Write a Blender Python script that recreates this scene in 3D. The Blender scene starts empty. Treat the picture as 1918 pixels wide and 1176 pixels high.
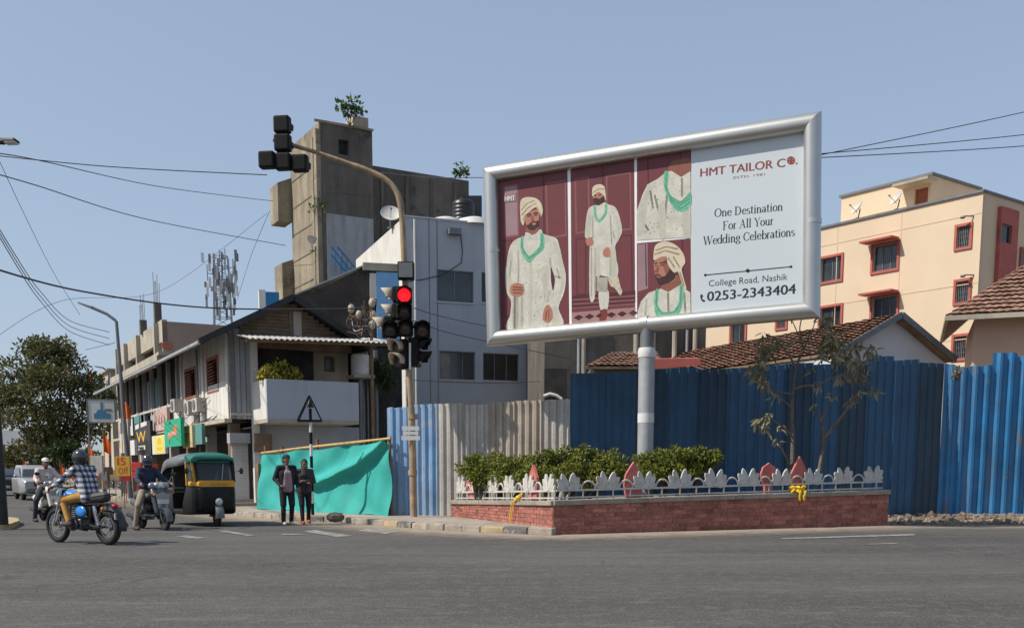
import bpy, math, random
from mathutils import Vector, Matrix, noise
R = math.radians
rnd = random.Random(7)
SC = bpy.context.scene
C = SC.collection

# ---------------------------------------------------------------- camera
F, HOR, CZ = 1900.0, 884.0, 1.3          # focal length in photo pixels, horizon row, eye height
PITCH = math.atan(F / 15000.0)
PPY = HOR + F * math.tan(PITCH)
cam = bpy.data.cameras.new('camera')
camo = bpy.data.objects.new('camera', cam)
C.objects.link(camo)
camo.location = (0, 0, CZ)
camo.rotation_euler = (R(90) - PITCH, 0, 0)
cam.sensor_width = 36
cam.lens = 36 * F / 1918
cam.shift_y = (PPY - 588) / 1918
cam.clip_end = 4000
SC.camera = camo

# ---------------------------------------------------------------- light
SUN = Vector((-0.96, -0.27, 0)).normalized()
SUN_EL = R(47)
sun_to = Vector((SUN.x * math.cos(SUN_EL), SUN.y * math.cos(SUN_EL), math.sin(SUN_EL)))
wd = bpy.data.worlds.new('World')
SC.world = wd
wd.use_nodes = True
nt = wd.node_tree
bg = nt.nodes['Background']
sky = nt.nodes.new('ShaderNodeTexSky')
sky.sky_type = 'NISHITA'
sky.sun_disc = False
sky.sun_elevation = SUN_EL
sky.sun_rotation = math.atan2(sun_to.x, sun_to.y)
sky.altitude = 600
sky.air_density = 1.0
sky.dust_density = 2.2
sky.ozone_density = 1.6
gmn = nt.nodes.new('ShaderNodeGamma'); gmn.inputs[1].default_value = 0.4          # hazy, even sky
mul = nt.nodes.new('ShaderNodeMix'); mul.data_type = 'RGBA'; mul.blend_type = 'MULTIPLY'; mul.inputs[0].default_value = 1.0
mul.inputs[7].default_value = (1.63, 1.805, 2.06, 1); mul.clamp_result = False
nt.links.new(sky.outputs[0], gmn.inputs[0]); nt.links.new(gmn.outputs[0], mul.inputs[6]); nt.links.new(mul.outputs[2], bg.inputs[0])
bg.inputs[1].default_value = 0.15
sl = bpy.data.lights.new('sun', 'SUN')
sl.energy = 4.4
sl.angle = R(0.6)
sl.color = (1.0, 0.93, 0.82)
so = bpy.data.objects.new('sun', sl)
C.objects.link(so)
so.rotation_euler = sun_to.to_track_quat('Z', 'Y').to_euler()
so.location = (-30, -10, 40)
SC.view_settings.view_transform = 'Standard'
SC.view_settings.look = 'None'
SC.view_settings.exposure = 0.22
SC.view_settings.gamma = 1.0

# ---------------------------------------------------------------- photo pixel -> place
_cp, _sp = math.cos(PITCH), math.sin(PITCH)
def ray(px, py):
    xc, yc = (px - 959) / F, (PPY - py) / F
    return Vector((xc, _cp + yc * _sp, -_sp + yc * _cp))
def U(px, py, Y):
    d = ray(px, py); t = Y / d.y
    return Vector((d.x * t, Y, CZ + d.z * t))
def G(px, py, z=0.0):
    d = ray(px, py); t = (z - CZ) / d.z
    return Vector((d.x * t, d.y * t, z))

class Frame:
    """upright frame: local x to the right along the front, y into the building, z up"""
    def __init__(s, p, d):
        s.p = Vector((p[0], p[1], 0)); d = Vector((d[0], d[1], 0)).normalized()
        s.x = d; s.y = Vector((-d.y, d.x, 0)); s.rot = math.atan2(d.y, d.x)
    def front(s, px, py, off=0.0):                      # pixel on the plane y = off -> (x, z)
        d = ray(px, py); o = s.p + s.y * off - Vector((0, 0, 0))
        t = o.dot(s.y) / d.dot(s.y); q = d * t
        return ((q - s.p).dot(s.x), CZ + q.z)
    def side(s, px, py, off=0.0):                       # pixel on the plane x = off -> (y, z)
        d = ray(px, py); o = s.p + s.x * off
        t = o.dot(s.x) / d.dot(s.x); q = d * t
        return ((q - s.p).dot(s.y), CZ + q.z)
    def w(s, x, y, z=0.0):
        return s.p + s.x * x + s.y * y + Vector((0, 0, z))
    def rect(s, x0, y0, x1, y1, off=0.0):               # pixel box on the front -> x0,x1,z0,z1
        a = s.front(x0, (y0 + y1) / 2, off)[0]; b = s.front(x1, (y0 + y1) / 2, off)[0]
        m = (x0 + x1) / 2
        return a, b, s.front(m, y1, off)[1], s.front(m, y0, off)[1]
    def srect(s, x0, y0, x1, y1, off=0.0):
        a = s.side(x0, (y0 + y1) / 2, off)[0]; b = s.side(x1, (y0 + y1) / 2, off)[0]
        m = (x0 + x1) / 2
        return min(a, b), max(a, b), s.side(m, y1, off)[1], s.side(m, y0, off)[1]

# ---------------------------------------------------------------- materials
MATS = {}
def rgb(r, g, b):                                       # 8 bit picture colour -> linear
    f = lambda c: (c / 255 / 12.92) if c <= 10 else (((c / 255) + 0.055) / 1.055) ** 2.4
    return (f(r), f(g), f(b))
def mat(name, c, rough=0.8, metal=0.0, var=0.18, scale=3.0, bump=0.0, bscale=40.0, streak=0.0, c2=None,
        spec=0.4, emit=0.0, fine=0.0, sz=0.25, patch=0.0, pscale=1.5, coat=0.0):
    m = bpy.data.materials.new(name); m.use_nodes = True
    n = m.node_tree.nodes; l = m.node_tree.links
    b = n['Principled BSDF']
    b.inputs['Roughness'].default_value = rough
    b.inputs['Metallic'].default_value = metal
    b.inputs['Specular IOR Level'].default_value = spec
    if coat: b.inputs['Coat Weight'].default_value = coat; b.inputs['Coat Roughness'].default_value = 0.08
    tc = n.new('ShaderNodeTexCoord'); oi = n.new('ShaderNodeObjectInfo')
    ad = n.new('ShaderNodeVectorMath'); ad.operation = 'MULTIPLY_ADD'
    cm = n.new('ShaderNodeCombineXYZ')
    for k in range(3): l.new(oi.outputs['Random'], cm.inputs[k])
    l.new(cm.outputs[0], ad.inputs[0]); ad.inputs[1].default_value = (17, 29, 11)
    l.new(tc.outputs['Object'], ad.inputs[2])
    vec = ad.outputs[0]
    col = None
    def nz(sc, det=4, v=None, ro=0.6):
        t = n.new('ShaderNodeTexNoise'); t.inputs['Scale'].default_value = sc; t.inputs['Detail'].default_value = det
        t.inputs['Roughness'].default_value = ro
        l.new(v or vec, t.inputs['Vector']); return t.outputs[0]
    def ramp(f, a, b_):
        r = n.new('ShaderNodeMapRange'); r.inputs[1].default_value = a; r.inputs[2].default_value = b_
        l.new(f, r.inputs[0]); return r.outputs[0]
    def mix(f, a, b_):
        x = n.new('ShaderNodeMix'); x.data_type = 'RGBA'
        if hasattr(f, 'is_output'): l.new(f, x.inputs[0])
        else: x.inputs[0].default_value = f
        for s, v in ((6, a), (7, b_)):
            if hasattr(v, 'is_output'): l.new(v, x.inputs[s])
            else: x.inputs[s].default_value = (*v, 1)
        return x.outputs[2]
    lo = tuple(max(0, k * (1 - var)) for k in c); hi = tuple(min(1, k * (1 + var)) for k in c)
    col = mix(ramp(nz(scale), 0.3, 0.7), lo, hi)
    if fine:
        f2 = ramp(nz(scale * 14, 3), 0.35, 0.65)
        col = mix(f2, col, mix(fine, col, (0, 0, 0)))
    dk = c2 or tuple(k * 0.35 for k in c)
    if streak:
        mp = n.new('ShaderNodeMapping'); mp.inputs['Scale'].default_value = (1, 1, sz)
        l.new(vec, mp.inputs['Vector'])
        f = ramp(nz(scale * 2.2, 5, mp.outputs[0], 0.65), 0.62 - 0.25 * streak, 0.8)
        mm = n.new('ShaderNodeMath'); mm.operation = 'MULTIPLY'; l.new(f, mm.inputs[0]); mm.inputs[1].default_value = min(1, streak * 1.3)
        col = mix(mm.outputs[0], col, dk)
    if patch:
        f = ramp(nz(pscale, 6, None, 0.7), 0.66 - 0.22 * patch, 0.70 - 0.18 * patch)
        mm = n.new('ShaderNodeMath'); mm.operation = 'MULTIPLY'; l.new(f, mm.inputs[0]); mm.inputs[1].default_value = 0.85
        col = mix(mm.outputs[0], col, dk)
    l.new(col, b.inputs['Base Color'])
    if bump:
        bp = n.new('ShaderNodeBump'); bp.inputs['Strength'].default_value = bump; bp.inputs['Distance'].default_value = 0.02
        l.new(nz(bscale, 5), bp.inputs['Height']); l.new(bp.outputs[0], b.inputs['Normal'])
    if emit:
        b.inputs['Emission Color'].default_value = (*c, 1); b.inputs['Emission Strength'].default_value = emit
    MATS[name] = m
    return m
def M(n): return MATS[n]

def leafmat(name, a, b_, rough=0.55, trans=0.25):
    m = bpy.data.materials.new(name); m.use_nodes = True
    n = m.node_tree.nodes; l = m.node_tree.links; p = n['Principled BSDF']
    g = n.new('ShaderNodeNewGeometry'); tc = n.new('ShaderNodeTexCoord')
    t = n.new('ShaderNodeTexNoise'); t.inputs['Scale'].default_value = 1.3; t.inputs['Detail'].default_value = 3
    l.new(tc.outputs['Object'], t.inputs['Vector'])
    s = n.new('ShaderNodeMath'); s.operation = 'ADD'; l.new(g.outputs['Random Per Island'], s.inputs[0]); l.new(t.outputs[0], s.inputs[1])
    r = n.new('ShaderNodeMapRange'); r.inputs[1].default_value = 0.35; r.inputs[2].default_value = 1.3
    l.new(s.outputs[0], r.inputs[0])
    x = n.new('ShaderNodeMix'); x.data_type = 'RGBA'; l.new(r.outputs[0], x.inputs[0])
    x.inputs[6].default_value = (*a, 1); x.inputs[7].default_value = (*b_, 1)
    l.new(x.outputs[2], p.inputs['Base Color']); p.inputs['Roughness'].default_value = rough
    p.inputs['Specular IOR Level'].default_value = 0.3
    tr = n.new('ShaderNodeBsdfTranslucent'); l.new(x.outputs[2], tr.inputs[0])
    ms = n.new('ShaderNodeMixShader'); ms.inputs[0].default_value = trans
    l.new(p.outputs[0], ms.inputs[1]); l.new(tr.outputs[0], ms.inputs[2])
    l.new(ms.outputs[0], n['Material Output'].inputs[0])
    MATS[name] = m

# ---------------------------------------------------------------- mesh builder
class MB:
    def __init__(s): s.v, s.f = [], []
    def add(s, vs, fs):
        o = len(s.v); s.v += [tuple(p) for p in vs]; s.f += [tuple(i + o for i in f) for f in fs]; return s
    def box(s, x0, x1, y0, y1, z0, z1):
        x0, x1 = min(x0, x1), max(x0, x1); y0, y1 = min(y0, y1), max(y0, y1); z0, z1 = min(z0, z1), max(z0, z1)
        return s.add([(x0,y0,z0),(x1,y0,z0),(x1,y1,z0),(x0,y1,z0),(x0,y0,z1),(x1,y0,z1),(x1,y1,z1),(x0,y1,z1)],
              [(3,2,1,0),(4,5,6,7),(0,1,5,4),(1,2,6,5),(2,3,7,6),(3,0,4,7)])
    def hexa(s, p):                                   # 8 corners: bottom ring ccw, top ring ccw
        return s.add(p, [(3,2,1,0),(4,5,6,7),(0,1,5,4),(1,2,6,5),(2,3,7,6),(3,0,4,7)])
    def tube(s, pts, r, n=8, cap=True, flat=1.0):
        pts = [Vector(p) for p in pts]; k = len(pts)
        rs = r if isinstance(r, (list, tuple)) else [r] * k
        up = None; vs = []
        for i, p in enumerate(pts):
            t = (pts[min(i+1, k-1)] - pts[max(i-1, 0)])
            t = t.normalized() if t.length > 1e-9 else Vector((0,0,1))
            if up is None:
                up = Vector((0,0,1)) if abs(t.z) < 0.9 else Vector((1,0,0))
            a = (up - t * up.dot(t)); a = a.normalized() if a.length > 1e-6 else t.orthogonal().normalized()
            up = a; b = t.cross(a)
            for j in range(n):
                w = 2 * math.pi * j / n
                vs.append(p + a * (math.cos(w) * rs[i] * flat) + b * (math.sin(w) * rs[i]))
        fs = [(i*n+j, i*n+(j+1)%n, (i+1)*n+(j+1)%n, (i+1)*n+j) for i in range(k-1) for j in range(n)]
        if cap: fs += [tuple(range(n-1, -1, -1)), tuple((k-1)*n+j for j in range(n))]
        return s.add(vs, fs)
    def cyl(s, a, b, r0, r1=None, n=12): return s.tube([a, b], [r0, r0 if r1 is None else r1], n)
    def bar(s, a, b, w, h=None):                      # square bar between two points
        h = h or w
        a, b = Vector(a), Vector(b); t = (b - a).normalized()
        u = Vector((0,0,1)) if abs(t.z) < 0.9 else Vector((0,1,0))
        x = t.cross(u).normalized(); y = x.cross(t).normalized()
        q = [(-1,-1),(1,-1),(1,1),(-1,1)]
        return s.hexa([a + x*(i*w/2) + y*(j*h/2) for i, j in q] + [b + x*(i*w/2) + y*(j*h/2) for i, j in q])
    def lathe(s, prof, n=16, o=(0,0,0), ax='z'):
        vs = []
        for r, z in prof:
            for j in range(n):
                w = 2*math.pi*j/n; c, d = r*math.cos(w), r*math.sin(w)
                p = {'z': (c, d, z), 'y': (c, z, d), 'x': (z, c, d)}[ax]
                vs.append((p[0]+o[0], p[1]+o[1], p[2]+o[2]))
        k = len(prof)
        fs = [(i*n+j, i*n+(j+1)%n, (i+1)*n+(j+1)%n, (i+1)*n+j) for i in range(k-1) for j in range(n)]
        fs += [tuple(range(n-1,-1,-1)), tuple((k-1)*n+j for j in range(n))]
        return s.add(vs, fs)
    def ell(s, c, r, n=12, m=8, rot=None):
        c = Vector(c); vs = []; rr = r if isinstance(r, (tuple, list)) else (r, r, r)
        for i in range(m+1):
            th = math.pi*i/m
            for j in range(n):
                ph = 2*math.pi*j/n
                p = Vector((rr[0]*math.sin(th)*math.cos(ph), rr[1]*math.sin(th)*math.sin(ph), rr[2]*math.cos(th)))
                if rot: p = rot @ p
                vs.append(c + p)
        fs = [(i*n+j, (i+1)*n+j, (i+1)*n+(j+1)%n, i*n+(j+1)%n) for i in range(m) for j in range(n)]
        return s.add(vs, fs)
    def prism(s, out, d0, d1, plane='xz'):            # outline in a plane, extruded along the third axis
        def P(a, b, d): return {'xz': (a, d, b), 'xy': (a, b, d), 'yz': (d, a, b)}[plane]
        n = len(out)
        return s.add([P(a, b, d0) for a, b in out] + [P(a, b, d1) for a, b in out],
              [tuple(range(n)), tuple(range(2*n-1, n-1, -1))] + [(j, n+j, n+(j+1)%n, (j+1)%n) for j in range(n)])
    def mesh(s, name, m, smooth=35, fix=True):
        me = bpy.data.meshes.new(name); me.from_pydata(s.v, [], s.f)
        if fix:
            import bmesh
            bm = bmesh.new(); bm.from_mesh(me); bmesh.ops.remove_doubles(bm, verts=bm.verts, dist=1e-6)
            bmesh.ops.recalc_face_normals(bm, faces=bm.faces); bm.to_mesh(me); bm.free()
        me.materials.append(M(m) if isinstance(m, str) else m)
        if smooth:
            me.shade_smooth(); me.set_sharp_from_angle(angle=R(smooth))
        return me
    def build(s, name, m, parent=None, smooth=35, loc=None, rot=None, fix=True):
        return link(name, s.mesh(name, m, smooth, fix), parent, loc, rot)
def link(name, me, parent=None, loc=None, rot=None):
    o = bpy.data.objects.new(name, me); C.objects.link(o)
    if parent: o.parent = parent
    if loc is not None: o.location = loc
    if rot is not None: o.rotation_euler = rot
    return o
def tag(o, label, cat, group=None):
    o['label'] = label; o['category'] = cat
    if group: o['group'] = group
    return o
def thing(name, label, cat, loc=(0,0,0), rz=0.0, group=None):
    o = bpy.data.objects.new(name, None); o.empty_display_size = 0.2; C.objects.link(o)
    o.location = loc; o.rotation_euler = (0, 0, rz)
    return tag(o, label, cat, group)
def struct(o): o['kind'] = 'structure'; return o
def stuff(o): o['kind'] = 'stuff'; return o
def bevel(o, w=0.01, seg=2):
    b = o.modifiers.new('bevel', 'BEVEL'); b.width = w; b.segments = seg; b.limit_method = 'ANGLE'; b.angle_limit = R(40)
    return o
def fthing(name, label, cat, fr, x=0, y=0, z=0, group=None):
    return thing(name, label, cat, fr.w(x, y, z), fr.rot, group)
def spline(pts, k=6, closed=True):
    n = len(pts); out = []
    for i in range(n if closed else n-1):
        p = [pts[(i+j) % n] if closed else pts[min(max(i+j, 0), n-1)] for j in (-1, 0, 1, 2)]
        for q in range(k):
            t = q / k
            out.append(tuple(0.5*((2*p[1][d]) + (-p[0][d]+p[2][d])*t + (2*p[0][d]-5*p[1][d]+4*p[2][d]-p[3][d])*t*t
                       + (-p[0][d]+3*p[1][d]-3*p[2][d]+p[3][d])*t**3) for d in range(len(p[0]))))
    if not closed: out.append(tuple(pts[-1]))
    return out
def text_mesh(txt):
    """outline of a word set in the built-in typeface, width and height normalised to 1"""
    cu = bpy.data.curves.new('lettering', 'FONT'); cu.body = txt; cu.resolution_u = 3
    o = bpy.data.objects.new('lettering', cu); C.objects.link(o)
    dg = bpy.context.evaluated_depsgraph_get(); dg.update()
    me = bpy.data.meshes.new_from_object(o.evaluated_get(dg))
    bpy.data.objects.remove(o); bpy.data.curves.remove(cu)
    xs = [v.co.x for v in me.vertices]; ys = [v.co.y for v in me.vertices]
    x0, x1, y0, y1 = min(xs), max(xs), min(ys), max(ys)
    return [((v.co.x-x0)/(x1-x0), (v.co.y-y0)/(y1-y0)) for v in me.vertices], [tuple(p.vertices) for p in me.polygons]
def letter(txt, x0, x1, z0, z1, y, m, parent, name='lettering', sl=0.0, bold=0):
    v, f = text_mesh(txt); b = MB()
    for k in range(bold + 1):
        dx = (k - bold/2) * 0.0035 * (x1-x0); 
        b.add([(x0+(x1-x0)*a+dx, y-0.0006*k, z0+(z1-z0)*c+sl*a) for a, c in v], f)
    return b.build(name, m, parent, smooth=0, fix=False)

# ================================================================ materials
mat('soil', (0.30, 0.24, 0.18), 0.95, var=0.3, scale=0.6, bump=0.4, bscale=8, fine=0.3)
mat('pave', (0.36, 0.31, 0.26), 0.95, var=0.25, scale=1.2, bump=0.4, bscale=14, fine=0.25, patch=0.35, c2=(0.26, 0.2, 0.15))
mat('kerb_plain', (0.36, 0.31, 0.26), 0.95, var=0.3, scale=3, bump=0.5, bscale=20, fine=0.3)
mat('kerb_yellow', (0.42, 0.33, 0.18), 0.95, var=0.3, scale=3, bump=0.5, bscale=20, fine=0.2, patch=0.55, pscale=5, c2=(0.33, 0.28, 0.23))
mat('kerb_black', (0.11, 0.105, 0.10), 0.95, var=0.4, scale=3, bump=0.5, bscale=20, patch=0.55, pscale=5, c2=(0.3, 0.26, 0.21))
mat('road_paint', (0.33, 0.31, 0.285), 0.9, var=0.3, scale=4, patch=1.15, pscale=5, c2=(0.16, 0.155, 0.15))
mat('brick', (0.40, 0.15, 0.115), 0.9, var=0.45, scale=1.1, bump=0.5, bscale=25, fine=0.35, patch=0.2, pscale=2.5, c2=(0.16, 0.10, 0.08))
mat('mortar', (0.33, 0.25, 0.20), 0.95, var=0.2, scale=5)
mat('coping', (0.34, 0.30, 0.245), 0.95, var=0.25, scale=1.5, bump=0.5, bscale=18, streak=0.5, c2=(0.16, 0.14, 0.11), fine=0.25)
mat('white_paint', (0.50, 0.49, 0.46), 0.65, var=0.15, scale=6, patch=0.35, pscale=9, streak=0.5, c2=(0.32, 0.27, 0.22))
mat('coral', (0.46, 0.13, 0.11), 0.7, var=0.2, scale=5, streak=0.4, c2=(0.28, 0.09, 0.08), bump=0.2)
mat('grey_white', (0.50, 0.51, 0.53), 0.85, var=0.08, scale=0.7, streak=0.35, c2=(0.30, 0.30, 0.30), sz=0.12)
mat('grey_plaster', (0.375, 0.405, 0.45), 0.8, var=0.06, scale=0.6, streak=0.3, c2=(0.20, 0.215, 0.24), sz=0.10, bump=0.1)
mat('white_and_lit', (0.60, 0.58, 0.54), 0.85, var=0.12, scale=0.8, streak=0.5, c2=(0.42, 0.38, 0.32), sz=0.15, bump=0.15)  # white parts, and painted sunlight on office and balcony sides
mat('old_white', (0.53, 0.51, 0.48), 0.85, var=0.15, scale=1.0, streak=0.75, patch=0.2, pscale=1.2, c2=(0.26, 0.22, 0.18), sz=0.15, bump=0.2)
mat('old_grey', (0.34, 0.35, 0.36), 0.85, var=0.15, scale=0.9, streak=0.55, c2=(0.17, 0.16, 0.15), sz=0.12, bump=0.2)
mat('beige_wall', (0.45, 0.39, 0.31), 0.85, var=0.12, scale=0.9, streak=0.45, c2=(0.22, 0.18, 0.14), sz=0.15)
mat('dark_inside', (0.030, 0.028, 0.026), 0.9, var=0.4, scale=2)  # near-black colour stands in for shade inside recesses and openings
mat('black_iron', (0.022, 0.022, 0.024), 0.5, var=0.3, scale=5)
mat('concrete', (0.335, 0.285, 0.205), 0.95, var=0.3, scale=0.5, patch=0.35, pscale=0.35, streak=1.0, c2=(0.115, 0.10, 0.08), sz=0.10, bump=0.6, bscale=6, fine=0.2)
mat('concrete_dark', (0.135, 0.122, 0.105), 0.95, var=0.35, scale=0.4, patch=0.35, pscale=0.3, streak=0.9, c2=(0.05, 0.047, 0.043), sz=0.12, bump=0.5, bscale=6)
mat('concrete_mid', (0.38, 0.345, 0.28), 0.95, var=0.2, scale=0.6, streak=0.5, c2=(0.19, 0.17, 0.14), sz=0.15, bump=0.4, bscale=8)
mat('brown_wall', (0.30, 0.235, 0.20), 0.9, var=0.08, scale=0.7, streak=0.2, c2=(0.22, 0.17, 0.14))
mat('cream', (0.62, 0.495, 0.355), 0.85, var=0.05, scale=0.4, streak=0.25, c2=(0.49, 0.39, 0.28), sz=0.1, bump=0.12)
mat('peach', (0.60, 0.43, 0.31), 0.85, var=0.07, scale=0.6, streak=0.25, c2=(0.5, 0.38, 0.30), sz=0.12, bump=0.15)
mat('red_trim', (0.40, 0.105, 0.085), 0.75, var=0.12, scale=2, streak=0.25, c2=(0.28, 0.08, 0.07))
mat('glass', (0.035, 0.042, 0.05), 0.12, var=0.5, scale=0.8, spec=0.6)
mat('glass_dark', (0.018, 0.02, 0.023), 0.15, var=0.5, scale=1.0, spec=0.5)
mat('curtain', (0.22, 0.20, 0.18), 0.8, var=0.25, scale=3)
mat('frame_grey', (0.16, 0.17, 0.18), 0.5, var=0.15, metal=0.3)
mat('wood_red', (0.25, 0.085, 0.05), 0.7, var=0.3, scale=4, streak=0.3)
mat('wood_brown', (0.185, 0.13, 0.085), 0.85, var=0.3, scale=2.5, streak=0.5, c2=(0.07, 0.05, 0.035), sz=4.0)
mat('roof_sheet', (0.065, 0.055, 0.048), 0.85, var=0.35, scale=1.2, streak=0.5, bump=0.3)
mat('tin', (0.42, 0.41, 0.39), 0.6, metal=0.3, var=0.2, scale=2, streak=0.4, c2=(0.25, 0.17, 0.12))
mat('tile', (0.345, 0.19, 0.135), 0.9, var=0.5, scale=2.0, bump=0.4, fine=0.4, patch=0.3, pscale=3, c2=(0.15, 0.085, 0.065))
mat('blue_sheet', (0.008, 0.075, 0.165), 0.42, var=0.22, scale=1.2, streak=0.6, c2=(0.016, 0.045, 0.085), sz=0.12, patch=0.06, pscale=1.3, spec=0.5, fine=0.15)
mat('blue_lit', (0.018, 0.15, 0.34), 0.45, var=0.25, scale=1.0, streak=0.55, c2=(0.13, 0.135, 0.135), sz=0.15, patch=0.30, pscale=1.3, spec=0.5)  # brighter copy of the fence blue, sunlight put into the colour
mat('blue_sheet_worn', (0.014, 0.055, 0.105), 0.5, var=0.3, scale=1.0, streak=0.8, c2=(0.035, 0.045, 0.055), sz=0.1, patch=0.12, pscale=1.1, spec=0.4, fine=0.2)
mat('blue_pale', (0.21, 0.38, 0.60), 0.6, var=0.2, scale=1.5, streak=0.75, c2=(0.40, 0.42, 0.44), sz=0.08, patch=0.4, pscale=1.2, fine=0.15)
mat('grey_sheet', (0.46, 0.44, 0.40), 0.65, var=0.2, scale=1.2, streak=0.6, c2=(0.24, 0.21, 0.17), sz=0.1, fine=0.15)
mat('rust_sheet', (0.47, 0.42, 0.35), 0.7, var=0.25, scale=1.5, streak=0.8, c2=(0.26, 0.18, 0.12), sz=0.1, fine=0.2)
mat('net', (0.028, 0.335, 0.30), 0.75, var=0.12, scale=1.2, bump=0.15, bscale=60, fine=0.08)
mat('bamboo', (0.50, 0.33, 0.12), 0.7, var=0.25, scale=8)
mat('wood_pole', (0.22, 0.13, 0.07), 0.85, var=0.3, scale=5)
mat('galv', (0.36, 0.37, 0.38), 0.5, metal=0.25, var=0.12, scale=4, streak=0.25, c2=(0.32, 0.31, 0.29))
mat('silver', (0.50, 0.50, 0.48), 0.36, metal=0.75, var=0.05, scale=1.5, streak=0.12, c2=(0.42, 0.41, 0.38))
mat('mast', (0.32, 0.235, 0.15), 0.8, var=0.3, scale=4, streak=0.5, c2=(0.14, 0.10, 0.07), bump=0.3)
mat('signal_black', (0.010, 0.010, 0.011), 0.6, spec=0.15, var=0.3, scale=4)
mat('pale_and_lit', (0.42, 0.36, 0.28), 0.7, var=0.2, scale=6)  # pale parts, and sunlight painted onto the black signal visors
mat('lens_dark', (0.05, 0.04, 0.032), 0.25, var=0.3, scale=8)
mat('lens_red', (1.0, 0.012, 0.02), 0.3, var=0.0, emit=1.05)
mat('cable', (0.035, 0.035, 0.04), 0.7, var=0.1)
mat('rubber', (0.018, 0.018, 0.019), 0.85, var=0.3, scale=8)
mat('chrome', (0.55, 0.55, 0.55), 0.18, metal=0.95, var=0.06)
mat('engine', (0.11, 0.11, 0.115), 0.4, metal=0.6, var=0.3, scale=10)
mat('bike_black', (0.014, 0.014, 0.015), 0.28, var=0.2, spec=0.6)
mat('bike_blue', (0.02, 0.22, 0.62), 0.22, var=0.08, spec=0.6, coat=0.5)
mat('seat_black', (0.05, 0.047, 0.048), 0.6, var=0.2)
mat('scooter_grey', (0.085, 0.09, 0.10), 0.3, var=0.1, metal=0.2, coat=0.4)
mat('scooter_silver', (0.30, 0.31, 0.32), 0.3, var=0.1, metal=0.3, coat=0.4)
mat('scooter_white', (0.66, 0.63, 0.55), 0.3, var=0.06, coat=0.4)
mat('lamp_clear', (0.55, 0.56, 0.56), 0.15, var=0.15, scale=9, spec=0.7)
mat('amber', (0.55, 0.17, 0.02), 0.25, var=0.1)
mat('red_lamp', (0.50, 0.02, 0.03), 0.25, var=0.1)
mat('auto_black', (0.010, 0.010, 0.010), 0.4, var=0.25, scale=2, spec=0.25)
mat('auto_yellow', (0.66, 0.34, 0.03), 0.45, var=0.12, scale=3)
mat('auto_green', (0.012, 0.12, 0.095), 0.6, var=0.2, scale=3)
mat('auto_canvas', (0.13, 0.14, 0.15), 0.6, var=0.25, scale=2, bump=0.3, bscale=8)
mat('car_silver', (0.38, 0.38, 0.375), 0.3, metal=0.4, var=0.05, coat=0.5)
mat('car_dark', (0.03, 0.03, 0.035), 0.3, metal=0.2, var=0.05, coat=0.5)
mat('skin', (0.20, 0.105, 0.068), 0.6, var=0.1, scale=8)
mat('hair', (0.012, 0.010, 0.009), 0.6, var=0.2)
mat('cloth_black', (0.014, 0.013, 0.017), 0.85, var=0.25, scale=6, bump=0.3, bscale=15)
mat('cloth_grey', (0.045, 0.043, 0.048), 0.9, var=0.25, scale=6, bump=0.3, bscale=15)
mat('cloth_mauve', (0.30, 0.215, 0.235), 0.9, var=0.15, scale=6, bump=0.3, bscale=15)
mat('cloth_mustard', (0.40, 0.215, 0.05), 0.9, var=0.15, scale=6, bump=0.3, bscale=15)
mat('cloth_navy', (0.022, 0.034, 0.07), 0.85, var=0.25, scale=6, bump=0.3, bscale=15)
mat('cloth_khaki', (0.25, 0.205, 0.15), 0.9, var=0.15, scale=6, bump=0.3, bscale=15)
mat('cloth_pink', (0.55, 0.44, 0.42), 0.9, var=0.1, scale=6, bump=0.3, bscale=15)
mat('cloth_dark', (0.028, 0.03, 0.042), 0.9, var=0.2, scale=6, bump=0.3, bscale=15)
mat('cap_white', (0.62, 0.60, 0.58), 0.85, var=0.08)
mat('shoe_white', (0.60, 0.56, 0.50), 0.8, var=0.1)
mat('shoe_red', (0.30, 0.07, 0.06), 0.8, var=0.1)
mat('shoe_dark', (0.06, 0.04, 0.035), 0.7, var=0.1)
mat('helmet', (0.02, 0.021, 0.025), 0.15, var=0.1, spec=0.7, coat=0.6)
mat('visor', (0.03, 0.03, 0.035), 0.06, var=0.1, spec=0.8)
mat('saffron', (0.75, 0.14, 0.02), 0.85, var=0.15, scale=5)
mat('sign_white', (0.60, 0.60, 0.58), 0.6, var=0.06)
mat('sign_blue', (0.06, 0.20, 0.34), 0.6, var=0.06)
mat('sign_yellow', (0.66, 0.62, 0.10), 0.55, var=0.08)
mat('sign_gold', (0.70, 0.40, 0.05), 0.55, var=0.08)
mat('sign_green', (0.012, 0.35, 0.19), 0.5, var=0.08)
mat('sign_beige', (0.58, 0.46, 0.25), 0.6, var=0.08)
mat('sign_teal', (0.10, 0.25, 0.24), 0.5, var=0.1)
mat('sign_pink', (0.50, 0.36, 0.31), 0.7, var=0.2, scale=3, streak=0.3)
mat('sign_black', (0.02, 0.018, 0.018), 0.4, var=0.1)
mat('sign_red', (0.60, 0.05, 0.03), 0.5, var=0.08)
mat('sign_orange', (0.72, 0.16, 0.04), 0.5, var=0.08)
mat('tank_black', (0.018, 0.022, 0.024), 0.4, var=0.2)
mat('tank_white', (0.60, 0.61, 0.61), 0.5, var=0.08, scale=2)
mat('dish', (0.50, 0.48, 0.44), 0.5, var=0.1)
mat('pale_blue', (0.20, 0.42, 0.66), 0.6, var=0.08, streak=0.2)
mat('deep_blue', (0.015, 0.16, 0.36), 0.5, var=0.15)
mat('bark', (0.085, 0.068, 0.055), 0.95, var=0.4, scale=6, bump=0.7, bscale=25)
mat('bark_pale', (0.13, 0.105, 0.082), 0.9, var=0.35, scale=10, bump=0.6, bscale=25)
mat('rubble', (0.19, 0.15, 0.115), 0.95, var=0.5, scale=2, bump=0.5)
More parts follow.
